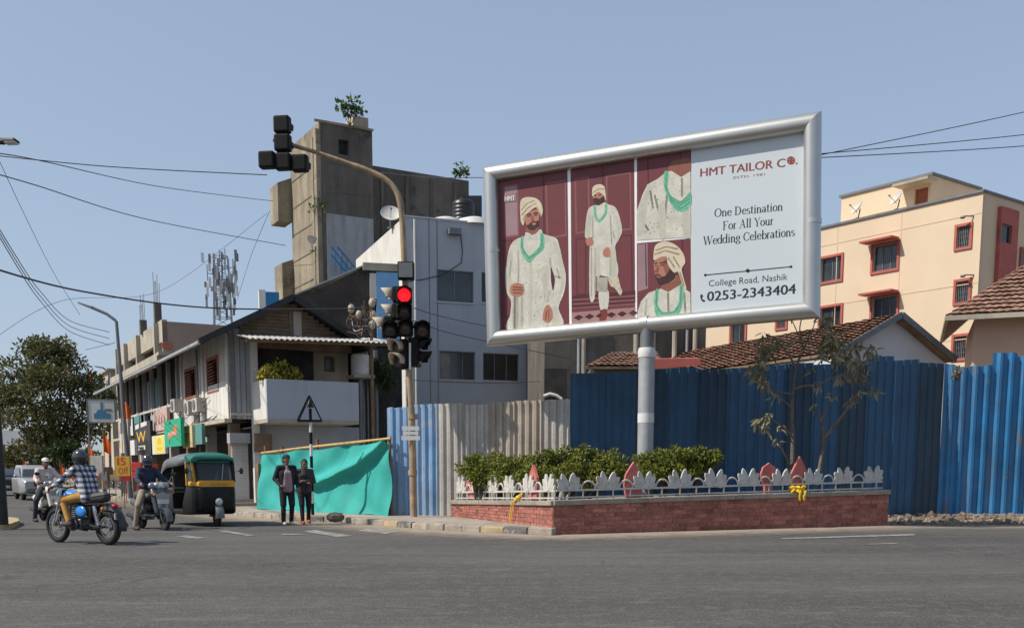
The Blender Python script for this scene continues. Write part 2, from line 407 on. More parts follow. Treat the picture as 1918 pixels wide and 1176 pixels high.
mat('yellow_cloth', (0.78, 0.52, 0.03), 0.85, var=0.15, scale=9, bump=0.3)
leafmat('leaf_tree', (0.05, 0.058, 0.024), (0.155, 0.15, 0.055))
leafmat('leaf_tree_warm', (0.04, 0.05, 0.015), (0.155, 0.14, 0.04))
leafmat('leaf_hedge', (0.045, 0.07, 0.010), (0.22, 0.235, 0.04))
leafmat('leaf_dry', (0.09, 0.09, 0.048), (0.33, 0.28, 0.16))
leafmat('leaf_yellow', (0.10, 0.12, 0.02), (0.42, 0.36, 0.05))
leafmat('leaf_fresh', (0.03, 0.065, 0.02), (0.10, 0.16, 0.05))
leafmat('leaf_fern', (0.015, 0.028, 0.008), (0.05, 0.075, 0.02))

def asphalt():
    m = bpy.data.materials.new('asphalt'); m.use_nodes = True
    n = m.node_tree.nodes; l = m.node_tree.links; b = n['Principled BSDF']
    tc = n.new('ShaderNodeTexCoord')
    def nz(sc, det, v=None, ro=0.6):
        t = n.new('ShaderNodeTexNoise'); t.inputs['Scale'].default_value = sc; t.inputs['Detail'].default_value = det
        t.inputs['Roughness'].default_value = ro; l.new(v or tc.outputs['Object'], t.inputs['Vector']); return t.outputs[0]
    def mr(f, a, c, d=0, e=1):
        r = n.new('ShaderNodeMapRange')
        for i, k in enumerate((a, c, d, e)): r.inputs[1+i].default_value = k
        l.new(f, r.inputs[0]); return r.outputs[0]
    def mix(f, a, c):
        x = n.new('ShaderNodeMix'); x.data_type = 'RGBA'; l.new(f, x.inputs[0])
        for s, v in ((6, a), (7, c)):
            if hasattr(v, 'is_output'): l.new(v, x.inputs[s])
            else: x.inputs[s].default_value = (*v, 1)
        return x.outputs[2]
    mp = n.new('ShaderNodeMapping'); mp.inputs['Rotation'].default_value = (0, 0, R(-6)); mp.inputs['Scale'].default_value = (0.28, 1.1, 1)
    l.new(tc.outputs['Object'], mp.inputs['Vector'])
    base = mix(mr(nz(0.35, 6, mp.outputs[0]), 0.35, 0.68), (0.052, 0.049, 0.046), (0.094, 0.088, 0.081))
    worn = mr(nz(0.16, 7, mp.outputs[0], 0.72), 0.55, 0.68, 0, 0.6)
    base = mix(worn, base, (0.145, 0.132, 0.117))
    sp = mr(nz(38, 2), 0.55, 0.75, 0, 0.75)
    base = mix(sp, base, (0.24, 0.22, 0.195))
    sp2 = mr(nz(5.5, 6, None, 0.75), 0.50, 0.66, 0, 0.5)
    base = mix(sp2, base, (0.15, 0.139, 0.126))
    sp3 = mr(nz(2.2, 7, mp.outputs[0], 0.8), 0.56, 0.64, 0, 0.55)
    base = mix(sp3, base, (0.155, 0.142, 0.126))
    dk = mr(nz(55, 2), 0.6, 0.75, 0, 0.6)
    base = mix(dk, base, (0.036, 0.035, 0.034))
    vo = n.new('ShaderNodeTexVoronoi'); vo.feature = 'DISTANCE_TO_EDGE'; vo.inputs['Scale'].default_value = 0.45
    wv = n.new('ShaderNodeVectorMath'); wv.operation = 'MULTIPLY_ADD'
    t = n.new('ShaderNodeTexNoise'); t.inputs['Scale'].default_value = 1.2; t.inputs['Detail'].default_value = 5
    l.new(tc.outputs['Object'], t.inputs['Vector']); l.new(t.outputs[1], wv.inputs[0]); wv.inputs[1].default_value = (1.6, 1.6, 0)
    l.new(tc.outputs['Object'], wv.inputs[2]); l.new(wv.outputs[0], vo.inputs['Vector'])
    ck = n.new('ShaderNodeMath'); ck.operation = 'MULTIPLY'
    l.new(mr(vo.outputs[0], 0.0, 0.014, 0.7, 0.0), ck.inputs[0]); l.new(mr(nz(0.2, 3), 0.5, 0.6), ck.inputs[1])
    base = mix(ck.outputs[0], base, (0.04, 0.04, 0.04))
    l.new(base, b.inputs['Base Color']); b.inputs['Roughness'].default_value = 0.85
    b.inputs['Specular IOR Level'].default_value = 0.3
    bp = n.new('ShaderNodeBump'); bp.inputs['Strength'].default_value = 0.55; bp.inputs['Distance'].default_value = 0.012
    l.new(nz(45, 4), bp.inputs['Height']); l.new(bp.outputs[0], b.inputs['Normal'])
    MATS['asphalt'] = m
asphalt()

def dustmat():
    m = bpy.data.materials.new('dust'); m.use_nodes = True
    n = m.node_tree.nodes; l = m.node_tree.links; b = n['Principled BSDF']
    b.inputs['Base Color'].default_value = (0.33, 0.27, 0.21, 1); b.inputs['Roughness'].default_value = 1.0
    at = n.new('ShaderNodeAttribute'); at.attribute_name = 'cover'
    tc = n.new('ShaderNodeTexCoord'); t = n.new('ShaderNodeTexNoise'); t.inputs['Scale'].default_value = 2.2; t.inputs['Detail'].default_value = 8
    t.inputs['Roughness'].default_value = 0.7
    l.new(tc.outputs['Object'], t.inputs['Vector'])
    a = n.new('ShaderNodeMath'); a.operation = 'ADD'; l.new(at.outputs['Fac'], a.inputs[0]); l.new(t.outputs[0], a.inputs[1])
    r = n.new('ShaderNodeMapRange'); r.inputs[1].default_value = 0.75; r.inputs[2].default_value = 1.35; r.inputs[4].default_value = 0.85
    l.new(a.outputs[0], r.inputs[0]); l.new(r.outputs[0], b.inputs['Alpha'])
    MATS['dust'] = m
dustmat()

def check_shirt():
    m = bpy.data.materials.new('check_shirt'); m.use_nodes = True
    n = m.node_tree.nodes; l = m.node_tree.links; b = n['Principled BSDF']
    tc = n.new('ShaderNodeTexCoord'); sx = n.new('ShaderNodeSeparateXYZ'); l.new(tc.outputs['Object'], sx.inputs[0])
    def band(s, sc):
        a = n.new('ShaderNodeMath'); a.operation = 'MULTIPLY'; a.inputs[1].default_value = sc; l.new(s, a.inputs[0])
        f = n.new('ShaderNodeMath'); f.operation = 'FRACT'; l.new(a.outputs[0], f.inputs[0])
        g = n.new('ShaderNodeMath'); g.operation = 'GREATER_THAN'; g.inputs[1].default_value = 0.5; l.new(f.outputs[0], g.inputs[0]); return g.outputs[0]
    ad = n.new('ShaderNodeMath'); ad.operation = 'ADD'; l.new(sx.outputs[0], ad.inputs[0]); l.new(sx.outputs[1], ad.inputs[1])
    s = n.new('ShaderNodeMath'); s.operation = 'ADD'; l.new(band(sx.outputs[2], 10), s.inputs[0]); l.new(band(sx.outputs[1], 10), s.inputs[1])
    cr = n.new('ShaderNodeValToRGB'); h = n.new('ShaderNodeMath'); h.operation = 'MULTIPLY'; h.inputs[1].default_value = 0.5; l.new(s.outputs[0], h.inputs[0])
    cr.color_ramp.interpolation = 'CONSTANT'
    cr.color_ramp.elements[0].color = (0.022, 0.027, 0.06, 1); cr.color_ramp.elements[1].position = 0.9; cr.color_ramp.elements[1].color = (0.60, 0.60, 0.60, 1)
    e = cr.color_ramp.elements.new(0.4); e.color = (0.15, 0.165, 0.22, 1)
    l.new(h.outputs[0], cr.inputs[0]); l.new(cr.outputs[0], b.inputs['Base Color']); b.inputs['Roughness'].default_value = 0.9
    MATS['check_shirt'] = m
check_shirt()

# ================================================================ ground, road, pavement
g = MB(); g.add([(-2500, -500, 0), (2500, -500, 0), (2500, 3500, 0), (-2500, 3500, 0)], [(0, 1, 2, 3)])
struct(g.build('ground', 'soil', smooth=0))
SD = Vector((-0.49, 0.87, 0)).normalized()                     # direction of the shopping street, away from the crossing
SN = Vector((-SD.y, SD.x, 0))                                  # from the shops towards the carriageway
kpx = [(446, 966), (510, 972), (575, 977), (640, 979), (720, 985), (800, 992), (900, 997), (1036, 1003)]
K = [G(*p) for p in kpx]
far = K[0] + SD * 260
road = MB()
pts = [(-90, -25), (70, -25), (70, 26.0), (10.2, 26.0), (9.6, 25.2)] + [(k.x, k.y) for k in reversed(K)] + [(far.x, far.y), (far.x - 60, far.y), (-90, 60)]
road.add([(x, y, 0.004) for x, y in pts], [tuple(range(len(pts)))])
struct(road.build('road', 'asphalt', smooth=0))

# raised pavement behind the kerb line
pv = MB()
back = [(13, 24.6), (14, 34), (-2, 34), (-8, 36.5)]
kin = [k + Vector((0.02, 0.14, 0)) for k in K]
kfar = K[0] + SD * 60 - SN * 0.14
ring = [(kfar.x, kfar.y)] + [(k.x, k.y) for k in kin] + [(G(1036, 1001).x + .12, G(1036, 1001).y + .3), (G(1662, 984).x - .3, G(1662, 984).y + .2), (9.5, 34), (-4, 36)] + [((K[0] + SD*60 - SN*5).x, (K[0] + SD*60 - SN*5).y)]
n = len(ring)
pv.add([(x, y, 0.0) for x, y in ring] + [(x, y, 0.15) for x, y in ring],
       [tuple(range(n, 2*n))] + [(i, (i+1) % n, n + (i+1) % n, n + i) for i in range(n)])
pavement = struct(pv.build('pavement', 'pave', smooth=0))
# kerb stones, each its own block
path = [K[0] + SD * 24] + [K[0] + SD * 12] + K
kk = 0
for a, b in zip(path[:-1], path[1:]):
    L = (b - a).length; m = max(1, round(L / 0.62)); d = (b - a) / m
    for i in range(m):
        s = MB(); p = a + d * i; q = p + d * 0.965
        nn = Vector((d.y, -d.x, 0)).normalized()               # to the road
        o1, o2 = nn * (0.015 + rnd.uniform(-0.02, 0.02)), nn * -0.15
        h = 0.155 + rnd.uniform(-0.02, 0.012)
        s.hexa([(p+o1), (q+o1), (q+o2), (p+o2)] + [(p+o1*0.4)+Vector((0,0,h)), (q+o1*0.4)+Vector((0,0,h-rnd.uniform(0,.015))), (q+o2)+Vector((0,0,h)), (p+o2)+Vector((0,0,h))])
        o = s.build('kerb_stone', ('kerb_plain', 'kerb_plain', 'kerb_yellow', 'kerb_black', 'kerb_plain', 'kerb_plain')[kk % 6] if kk > 40 else 'kerb_plain', pavement, smooth=0)
        bevel(o, 0.018, 2); kk += 1

# drifted dust along the edges of the carriageway
def dust_strip(name, line, inn, out, base=0.62):
    me = bpy.data.meshes.new(name); vs, fs, cv = [], [], []
    for i, p in enumerate(line):
        a = line[max(i-1, 0)]; b = line[min(i+1, len(line)-1)]; d = (b - a).normalized(); nn = Vector((d.y, -d.x, 0))
        for j in range(6):
            t = j / 5
            q = p + nn * (-inn + (inn + out) * t); vs.append((q.x, q.y, 0.009 + 0.0005 * j)); cv.append(base * (1 - t) ** 0.75 - 0.12 * t)
    for i in range(len(line)-1):
        for j in range(5): fs.append((i*6+j, i*6+j+1, i*6+j+7, i*6+j+6))
    me.from_pydata(vs, [], fs); me.materials.append(M('dust'))
    at = me.attributes.new('cover', 'FLOAT', 'POINT'); at.data.foreach_set('value', cv)
    return struct(link(name, me))
def fineline(pts, step=0.5):
    o = []
    for a, b in zip(pts[:-1], pts[1:]):
        m = max(1, int((b-a).length / step)); o += [a + (b-a)*i/m for i in range(m)]
    return o + [pts[-1]]
PB, PC = G(1036, 1001), G(1662, 984)
dust_strip('roadside_dust', fineline([K[0] + SD*40] + K + [PB + Vector((0.4, -0.1, 0)), PC, PC + Vector((14, 0.5, 0))]), 0.02, 2.6, 1.0)

# worn paint on the carriageway
def paint(label, quad, grp='worn white road markings'):
    m = MB(); p = [G(x, y, 0.013) for x, y in quad]; m.add(p, [tuple(range(len(p)))])
    o = m.build('road_marking', 'road_paint', smooth=0); struct(o)
paint('', [(566, 994), (590, 992), (662, 1003), (632, 1005)])
paint('', [(668, 993), (690, 990), (752, 994), (722, 999)])
paint('', [(1462, 1009), (1466, 1007), (1712, 999), (1714, 1002)])
paint('', [(1624, 1019), (1624, 1018), (1680, 1016), (1680, 1018)])
paint('', [(410, 994), (422, 993), (478, 1002), (464, 1003)])
paint('', [(330, 1004), (348, 1002), (388, 1007), (366, 1008)])
paint('', [(526, 999), (560, 999), (572, 1001), (530, 1001)])

# ================================================================ brick planter
PA = G(846, 967, 0.15); PA.z = 0
zA, zB, zC = U(846, 936, PA.y).z, U(1036, 937, PB.y).z, U(1662, 917, PC.y).z
PD = Vector((PC.x - 0.4, PC.y + 1.9, 0)); PE = Vector((PA.x + 0.9, PA.y + 0.1, 0))
planter = thing('brick_planter', 'low red brick planter with grey coping under the billboard', 'planter', (0, 0, 0))
def wall_run(a, b, za, zb, ga, gb, rows, bl, bricks=True):
    d = (b - a); L = d.length; t = d / L; nn = Vector((t.y, -t.x, 0))         # nn to the outside
    cap = 0.105
    core = MB()
    core.hexa([a + Vector((0,0,ga-0.02)), b + Vector((0,0,gb-0.02)), b - nn*0.24 + Vector((0,0,gb-0.02)), a - nn*0.24 + Vector((0,0,ga-0.02)),
               a + Vector((0,0,za-cap)), b + Vector((0,0,zb-cap)), b - nn*0.24 + Vector((0,0,zb-cap)), a - nn*0.24 + Vector((0,0,za-cap))])
    core.build('wall_core', 'mortar', planter, smooth=0)
    n = max(2, round(L / 2.2))
    for i in range(n):                                                       # coping slabs
        s = MB(); p, q = a + d*(i/n) + t*0.004, a + d*((i+1)/n) - t*0.004
        z0, z1 = za + (zb-za)*i/n, za + (zb-za)*(i+1)/n
        j = rnd.uniform(-0.006, 0.006)
        o1, o2 = nn*0.06, nn*-0.30
        s.hexa([p+o1+Vector((0,0,z0-cap)), q+o1+Vector((0,0,z1-cap)), q+o2+Vector((0,0,z1-cap)), p+o2+Vector((0,0,z0-cap)),
                p+o1+Vector((0,0,z0+j)), q+o1+Vector((0,0,z1+j)), q+o2+Vector((0,0,z1+j)), p+o2+Vector((0,0,z0+j))])
        bevel(s.build('coping_slab', 'coping', planter, smooth=0), 0.012, 2)
    if not bricks: return
    nb = round(L / bl)
    for r in range(rows):
        off = 0.5 if r % 2 else 0.0
        edges = [max(0, min(1, (i - off) / nb)) for i in range(nb + 2)]
        for u0, u1 in zip(edges[:-1], edges[1:]):
            if (u1 - u0) * L < 0.05: continue
            s = MB(); gpx = 0.006 / L
            c = []
            pr = 0.012 + rnd.uniform(-0.005, 0.006)
            for (u, k) in ((u0+gpx, r), (u1-gpx, r), (u1-gpx, r+1), (u0+gpx, r+1)):
                zb_ = ga + (gb-ga)*u; zt = za + (zb-za)*u - cap
                z = zb_ + (zt - zb_) * k / rows + (0.006 if k == r else -0.006)
                c.append((a + d*u, z))
            front = [p + nn*pr + Vector((0,0,z)) for p, z in c]; bk = [p - nn*0.02 + Vector((0,0,z)) for p, z in c]
            s.hexa([front[0], front[1], bk[1], bk[0], front[3], front[2], bk[2], bk[3]])
            s.build('brick', 'brick', planter, smooth=0)
wall_run(PA, PB, zA, zB, 0.15, 0.0, 6, 0.31)
wall_run(PB, PC, zB, zC, 0.0, 0.0, 7, 0.36)
wall_run(PC, PD, zC, zC, 0.0, 0.0, 6, 0.5, False)
so_ = MB(); ring = [PA, PB, PC, PD, Vector((3.0, PE.y - 0.2, 0)), PE]; zz = [zA, zB, zC, zC, zC-0.1, zA]
so_.add([(p.x + (3.5-p.x)*0.03, p.y + (24.5-p.y)*0.06, z - 0.09) for p, z in zip(ring, zz)], [tuple(range(6))])
so_.build('planting_soil', 'soil', planter, smooth=0)

# white ornamental railing: rails, posts, lotus flowers, arches; coral bud plates stand as posts
def ellp(cx, cz, ang, ln, wd, n=10):
    o = []
    for i in range(n):
        t = 2*math.pi*i/n; r = ln/2*math.cos(t); s = wd/2*math.sin(t)*(1.0 - 0.25*math.cos(t))
        u = ln/2 + r
        o.append((cx + math.sin(ang)*u + math.cos(ang)*s, cz + math.cos(ang)*u - math.sin(ang)*s))
    return o
def flower_mesh():
    m = MB()
    for k, (an, ln, wd, dx) in enumerate(((-74, .25, .14, -.05), (74, .25, .14, .05), (-44, .33, .18, -.04), (44, .33, .18, .04), (-14, .36, .15, -.055), (14, .36, .15, .055))):
        m.prism(ellp(dx, 0, R(an), ln, wd), -0.012 - 0.002*k, 0.012 + 0.002*k)
    m.box(-.07, .07, -0.027, 0.027, -0.02, 0.06)
    return m.mesh('lotus_ornament', 'white_paint', 0)
def arch_mesh():
    m = MB()
    m.tube([(0.17*math.cos(t), 0, 0.17*math.sin(t)) for t in [math.pi*i/10 for i in range(11)]], 0.02, 6)
    return m.mesh('arch_ornament', 'white_paint', 40)
def bud_mesh(kind):
    m = MB()
    if kind == 0: o = [(-.16,0),(-.2,.18),(-.24,.42),(-.2,.62),(-.09,.78),(0,.9),(.09,.78),(.2,.62),(.24,.42),(.2,.18),(.16,0)]
    elif kind == 1: o = [(-.1,0),(-.12,.3),(-.2,.42),(-.23,.58),(-.17,.74),(-.06,.8),(0,.84),(.06,.8),(.17,.74),(.23,.58),(.2,.42),(.12,.3),(.1,0)]
    else: o = [(-.2,0),(-.16,.25),(-.26,.48),(-.12,.72),(0,.92),(.12,.72),(.26,.48),(.16,.25),(.2,0)]
    m.prism(o, -0.03, 0.03)
    me = m.mesh('bud_plate', 'coral', 0); return me
FLM, ARM = flower_mesh(), arch_mesh()
BUD = [bud_mesh(k) for k in range(3)]
def railing(a, b, za, zb, label, flowers, buds, posts):
    d = b - a; L = d.length; t = d / L; nn = Vector((t.y, -t.x, 0)); rz = math.atan2(t.y, t.x)
    e0, e1 = 0.12, L - 0.12
    rt = thing('garden_railing', label, 'railing', a + nn*-0.10 + Vector((0,0,za)), rz)
    sl = (zb - za) / L
    for hz, w in ((0.05, 0.03), (0.20, 0.04)):
        m = MB(); m.bar((e0, 0, hz + sl*e0), (e1, 0, hz + sl*e1), 0.03, w); m.build('rail', 'white_paint', rt, smooth=0)
    pm = MB(); pm.box(-.012, .012, -.012, .012, -0.01, 0.2); pme = pm.mesh('rail_post', 'white_paint', 0)
    for i in range(posts):
        u = e0 + (e1-e0)*(i+0.5)/posts + rnd.uniform(-.06, .06)
        link('rail_post', pme, rt, (u, 0, sl*u))
    for i in range(flowers):
        u = e0 + 0.3 + (e1-e0-0.6)*i/(flowers-1)
        o = link('lotus_ornament', FLM, rt, (u, 0.0, 0.225 + sl*u), (R(rnd.uniform(-4, 4)), R(rnd.uniform(-5, 5)), 0)); s = rnd.uniform(.93, 1.07); o.scale = (s, 1, s)
        if i < flowers-1:
            v = u + (e1-e0-0.6)/(flowers-1)/2
            link('arch_ornament', ARM, rt, (v, 0.0, 0.215 + sl*v))
    for (u, k, s) in buds:
        p = a + t*u - nn*0.17
        o = link('bud_plate', BUD[k], None, p + Vector((0, 0, za + sl*u - 0.12)), (0, 0, rz)); o.scale = (s, 1, s)
        yield o, u, k
frR = Frame(PB, PC - PB); frL = Frame(PA, PB - PA)
uR = lambda px: frR.front(px, 900, 0.15)[0]
uL = lambda px: frL.front(px, 905, 0.15)[0]
bl = list(railing(PB, PC, zB, zC, 'white lotus pattern railing on the shaded long side of the brick planter', 10, [(uR(1187), 0, 1.0), (uR(1440), 1, 0.98), (uR(1497), 2, 1.05)], 22))
for (o, u, k), tx in zip(bl, ('coral red bud shaped plate between the hedges beside the billboard pole', 'coral plate with round head beside the small tree', 'dark coral pointed diamond plate in front of the small tree trunk')):
    tag(o, tx, 'ornament', 'coral bud plates along the planter')
bl = list(railing(PA, PB, zA, zB, 'white lotus pattern railing on the sunlit short side of the brick planter', 6, [(uL(881), 0, 0.95), (uL(998), 0, 1.0)], 12))
for (o, u, k), tx in zip(bl, ('coral bud plate at the fence end of the sunlit planter side', 'coral bud plate near the brick corner, seen edge on before the hedge')):
    tag(o, tx, 'ornament', 'coral bud plates along the planter')
# yellow rope and yellow cloth bundle
rp = MB(); q0 = frL.front(975, 925, -0.0)
for k in range(2):
    pts = [frL.w(*( (frL.front(x + k*3, y, -0.09)[0], -0.09, frL.front(x + k*3, y, -0.09)[1]) )) for x, y in spline([(976, 924), (968, 932), (960, 940), (957, 955), (954, 975)], 4, False)]
    rp.tube(pts, 0.014 - 0.003*k, 6)
rp.ell(frL.w(frL.front(970, 931, -0.09)[0], -0.07, zB + 0.03), (0.07, 0.06, 0.05), 8, 6)
tag(rp.build('rope', 'yellow_cloth'), 'frayed yellow rope knotted over the planter coping', 'rope')
cb = MB(); u = uR(1487)
cp = frR.w(u, 0.0, zB + (zC-zB)*u/(PC-PB).length)
for k in range(26):
    rt3 = Matrix.Rotation(rnd.uniform(-.9, .9), 3, 'Y') @ Matrix.Rotation(rnd.uniform(-.9, .9), 3, 'X')
    cb.ell(cp + Vector((rnd.uniform(-.15, .15), rnd.uniform(-.09, .05), rnd.uniform(.01, .14))), (rnd.uniform(.05, .10), rnd.uniform(.03, .07), rnd.uniform(.015, .035)), 7, 5, rt3)
for k in range(7):
    cb.ell(cp + Vector((rnd.uniform(-.02, .14), -0.11 - .006*k, -rnd.uniform(.02, .16))), (rnd.uniform(.015, .03), .012, rnd.uniform(.06, .10)), 7, 6, Matrix.Rotation(rnd.uniform(-.3, .3), 3, 'Y'))
tag(cb.build('cloth_bundle', 'yellow_cloth', smooth=25), 'crumpled yellow cloth lying on the planter coping', 'cloth')

# ================================================================ corrugated sheet fences
def sheet(parent, x0, x1, zb, z0, z1, m, pitch=0.24, depth=0.045, rib=0.45, y=0.0, tilt=0.0, ragged=0.0, s=0.03):
    """one trapezoid-ribbed sheet between x0 and x1, with a slightly crooked top"""
    pr = []; x = x0; up = False
    while x < x1 - 1e-6:
        w = pitch * (rib if up else 1 - rib)
        for dx, dd in ((0, 1 if up else 0), (max(0.01, w - s), 1 if up else 0)):
            if x + dx <= x1: pr.append((x + dx, -depth * dd))
        x += w; up = not up
    pr.append((x1, 0))
    m_ = MB(); n = len(pr); zs = 3
    for k in range(zs + 1):
        f = k / zs
        for i, (a, d) in enumerate(pr):
            t = (a - x0) / (x1 - x0)
            zt = z0 + (z1 - z0)*t + (rnd.uniform(-ragged, ragged) if k == zs else 0)
            wob = 0.012*math.sin(3*a + 5*f) if 0 < k < zs else 0
            m_.v.append((a + tilt*f, y + d + wob, zb + (zt - zb)*f))
    for k in range(zs):
        for i in range(n-1): m_.f.append((k*n+i, k*n+i+1, (k+1)*n+i+1, (k+1)*n+i))
    o = m_.build('metal_sheet', m, parent, smooth=0, fix=False)
    sd = o.modifiers.new('gauge', 'SOLIDIFY'); sd.thickness = 0.004; sd.offset = 1
    return o
FA = G(728, 964, 0.15); FA.z = 0
FBx = U(1066, 752, 26.3); FB = Vector((FBx.x, FBx.y, 0))
FCx = U(1768, 670, 30.5); FC = Vector((FCx.x, FCx.y, 0))
FDx = U(1940, 665, 30.55); FD = Vector((FDx.x, FDx.y, 0))
def fence(name, label, a, b, tops, mats, base, pitch, depth, rib, bottom=None, ragged=0.0):
    fr = Frame(a, b - a); L = (b - a).length
    t = fthing(name, label, 'fence', fr)
    n = len(tops)
    for i in range(n):
        x0, x1 = L*i/n, L*(i+1)/n
        j = rnd.uniform(-0.012, 0.012)
        za = fr.front(*tops[i][0])[1]; zb = fr.front(*tops[i][1])[1]
        sheet(t, x0, x1 + 0.03, base, za, zb, mats[i % len(mats)], pitch, depth, rib, y=0.008*(i % 2) + j, ragged=ragged, s=0.03 if depth < .06 else 0.075)
    for z in (0.6, 1.7, 2.7):
        m = MB(); m.box(0.05, L-0.05, 0.05, 0.10, z, z+0.07); m.build('fence_rail', 'wood_pole', t, smooth=0)
    return t, fr
def lerp_tops(p, q, n, jit):
    o = []
    for i in range(n):
        e = rnd.uniform(-jit, jit)
        f = lambda k: (p[0] + (q[0]-p[0])*k/n, p[1] + (q[1]-p[1])*k/n + e)
        o.append((f(i), f(i+1)))
    return o
tops = lerp_tops((722, 762), (1066, 750), 7, 3.0)
fence('sheet_fence', 'weathered fence of pale blue and bare grey corrugated sheets behind the signal mast', FA, FB, tops,
      ['blue_pale', 'blue_pale', 'grey_sheet', 'grey_sheet', 'rust_sheet', 'rust_sheet', 'grey_sheet'], 0.12, 0.20, 0.05, 0.5, ragged=0.012)
tops = lerp_tops((1066, 698), (1768, 668), 13, 2.5)
tops[-2] = ((1690, 676), (1730, 673)); tops[-3] = ((1640, 668), (1692, 668)); tops[-1] = ((1730, 679), (1768, 681))
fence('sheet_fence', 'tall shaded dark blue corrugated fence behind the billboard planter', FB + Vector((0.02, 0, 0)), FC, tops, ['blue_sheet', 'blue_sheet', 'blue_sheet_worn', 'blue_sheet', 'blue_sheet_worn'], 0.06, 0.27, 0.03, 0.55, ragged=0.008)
tops = lerp_tops((1768, 676), (1990, 664), 4, 2)
tops[0] = ((1768, 680), (1812, 690)); tops[1] = ((1812, 686), (1850, 684)); tops[2] = ((1850, 661), (1880, 661)); tops[3] = ((1880, 667), (1918, 667)); tops += [((1918 + 45*k, 668), (1963 + 45*k, 668)) for k in range(6)]
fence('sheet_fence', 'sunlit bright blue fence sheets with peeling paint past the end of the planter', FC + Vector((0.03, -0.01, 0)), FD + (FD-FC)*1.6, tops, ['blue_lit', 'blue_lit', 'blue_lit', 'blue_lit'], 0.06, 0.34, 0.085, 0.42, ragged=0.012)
# rubble under the blue fence
rb = MB()
for i in range(520):
    t = rnd.random(); px = 1668 + 300*t
    q = G(px, 966 + rnd.random()**1.5*19, 0.0); s = rnd.uniform(0.015, 0.07) if rnd.random() < .85 else rnd.uniform(.06, .13)
    rot = Matrix.Rotation(rnd.uniform(0, 6), 3, Vector((rnd.random(), rnd.random(), rnd.random())).normalized())
    rb.ell((q.x, q.y, s*0.3), (s*1.3, s, s*0.7), 5, 3, rot)
stuff(tag(rb.build('rubble', 'rubble', smooth=0), 'loose stones and rubble along the foot of the blue fence', 'rubble'))
rk = MB(); rk.ell(G(628, 972, 0.15) + Vector((0, 0, 0.05)), (0.24, 0.15, 0.13), 7, 5); tag(rk.build('rock', 'concrete_dark', smooth=0), 'dark rock lying on the pavement by the green net', 'rock')

# ================================================================ billboard
BL, BR_ = U(905, 470, 26.05), U(1537, 400, 22.95)
fb = Frame(BL, BR_ - BL)
bx = lambda px, py, off=0.0: fb.front(px, py, off)
bb = fthing('billboard', 'large silver framed billboard on a single steel pole', 'billboard', fb)
TR = 0.19
cs = [bx(926, 634), bx(1520, 581), bx(1522, 229), bx(919, 326)]           # BL, BR, TR, TL tube centres
ctr = (sum(c[0] for c in cs)/4, sum(c[1] for c in cs)/4)
NS = 20
rings = []
for i, c in enumerate(cs):
    p, q = cs[i-1], cs[(i+1) % 4]
    d1 = Vector((c[0]-p[0], c[1]-p[1])).normalized(); d2 = Vector((q[0]-c[0], q[1]-c[1])).normalized()
    n1 = Vector((d1.y, -d1.x)); n2 = Vector((d2.y, -d2.x)); m_ = (n1 + n2); m_ = m_ / m_.dot(n1)
    rings.append([(c[0] + m_.x*TR*math.cos(w), -TR*math.sin(w), c[1] + m_.y*TR*math.cos(w)) for w in [2*math.pi*k/NS for k in range(NS)]])
for i, nm in enumerate(('frame_bottom', 'frame_right', 'frame_top', 'frame_left')):
    a, b = rings[i], rings[(i+1) % 4]; m = MB()
    m.add(a + b, [(k, (k+1) % NS, NS+(k+1) % NS, NS+k) for k in range(NS)] + [tuple(range(NS)), tuple(range(NS, 2*NS))])
    m.build('frame_tube', 'silver', bb, smooth=50)
# sleeve joints on the frame
for px, py, horiz in ((1208, 607, 1), (1522, 415, 0), (923, 470, 0)):
    c = bx(px, py); m = MB()
    if horiz: m.tube([(c[0]-.09, 0, c[1]-.005), (c[0]+.09, 0, c[1]+.01)], TR + 0.008, 20)
    else: m.tube([(c[0], 0, c[1]-.05), (c[0], 0, c[1]+.05)], TR + 0.005, 20)
    m.build('joint_sleeve', 'silver', bb, smooth=50)
# body behind the sheet
m = MB(); e = 0.05
m.hexa([(cs[0][0], e, cs[0][1]), (cs[1][0], e, cs[1][1]), (cs[1][0], 0.15, cs[1][1]), (cs[0][0], 0.15, cs[0][1]),
        (cs[3][0], e, cs[3][1]), (cs[2][0], e, cs[2][1]), (cs[2][0], 0.15, cs[2][1]), (cs[3][0], 0.15, cs[3][1])])
m.build('back_panel', 'galv', bb, smooth=0)
# pole
pc = bx(1211, 700); zb_ = bx(1211, 606)[1]
m = MB(); m.cyl((pc[0], 0.0, 0.45), (pc[0], 0.0, bx(1211, 662)[1]), 0.19, n=24); m.build('pole', 'galv', bb)
m = MB(); m.cyl((pc[0], 0.0, bx(1211, 664)[1]), (pc[0], 0.0, zb_ - 0.1), 0.165, n=24); m.build('pole_neck', 'frame_grey', bb)
m = MB(); m.lathe([(0.165, -0.12), (0.20, -0.12), (0.215, 0.0), (0.19, 0.1), (0.165, 0.1)], 24, (pc[0], 0, bx(1211, 660)[1])); m.build('pole_collar', 'sign_white', bb)
m = MB(); z_ = bx(1211, 782)[1]
m.tube([(pc[0], 0, z_ - .12), (pc[0], 0, z_ + .1)], 0.194, 24); m.build('paper_notice', 'sign_white', bb)

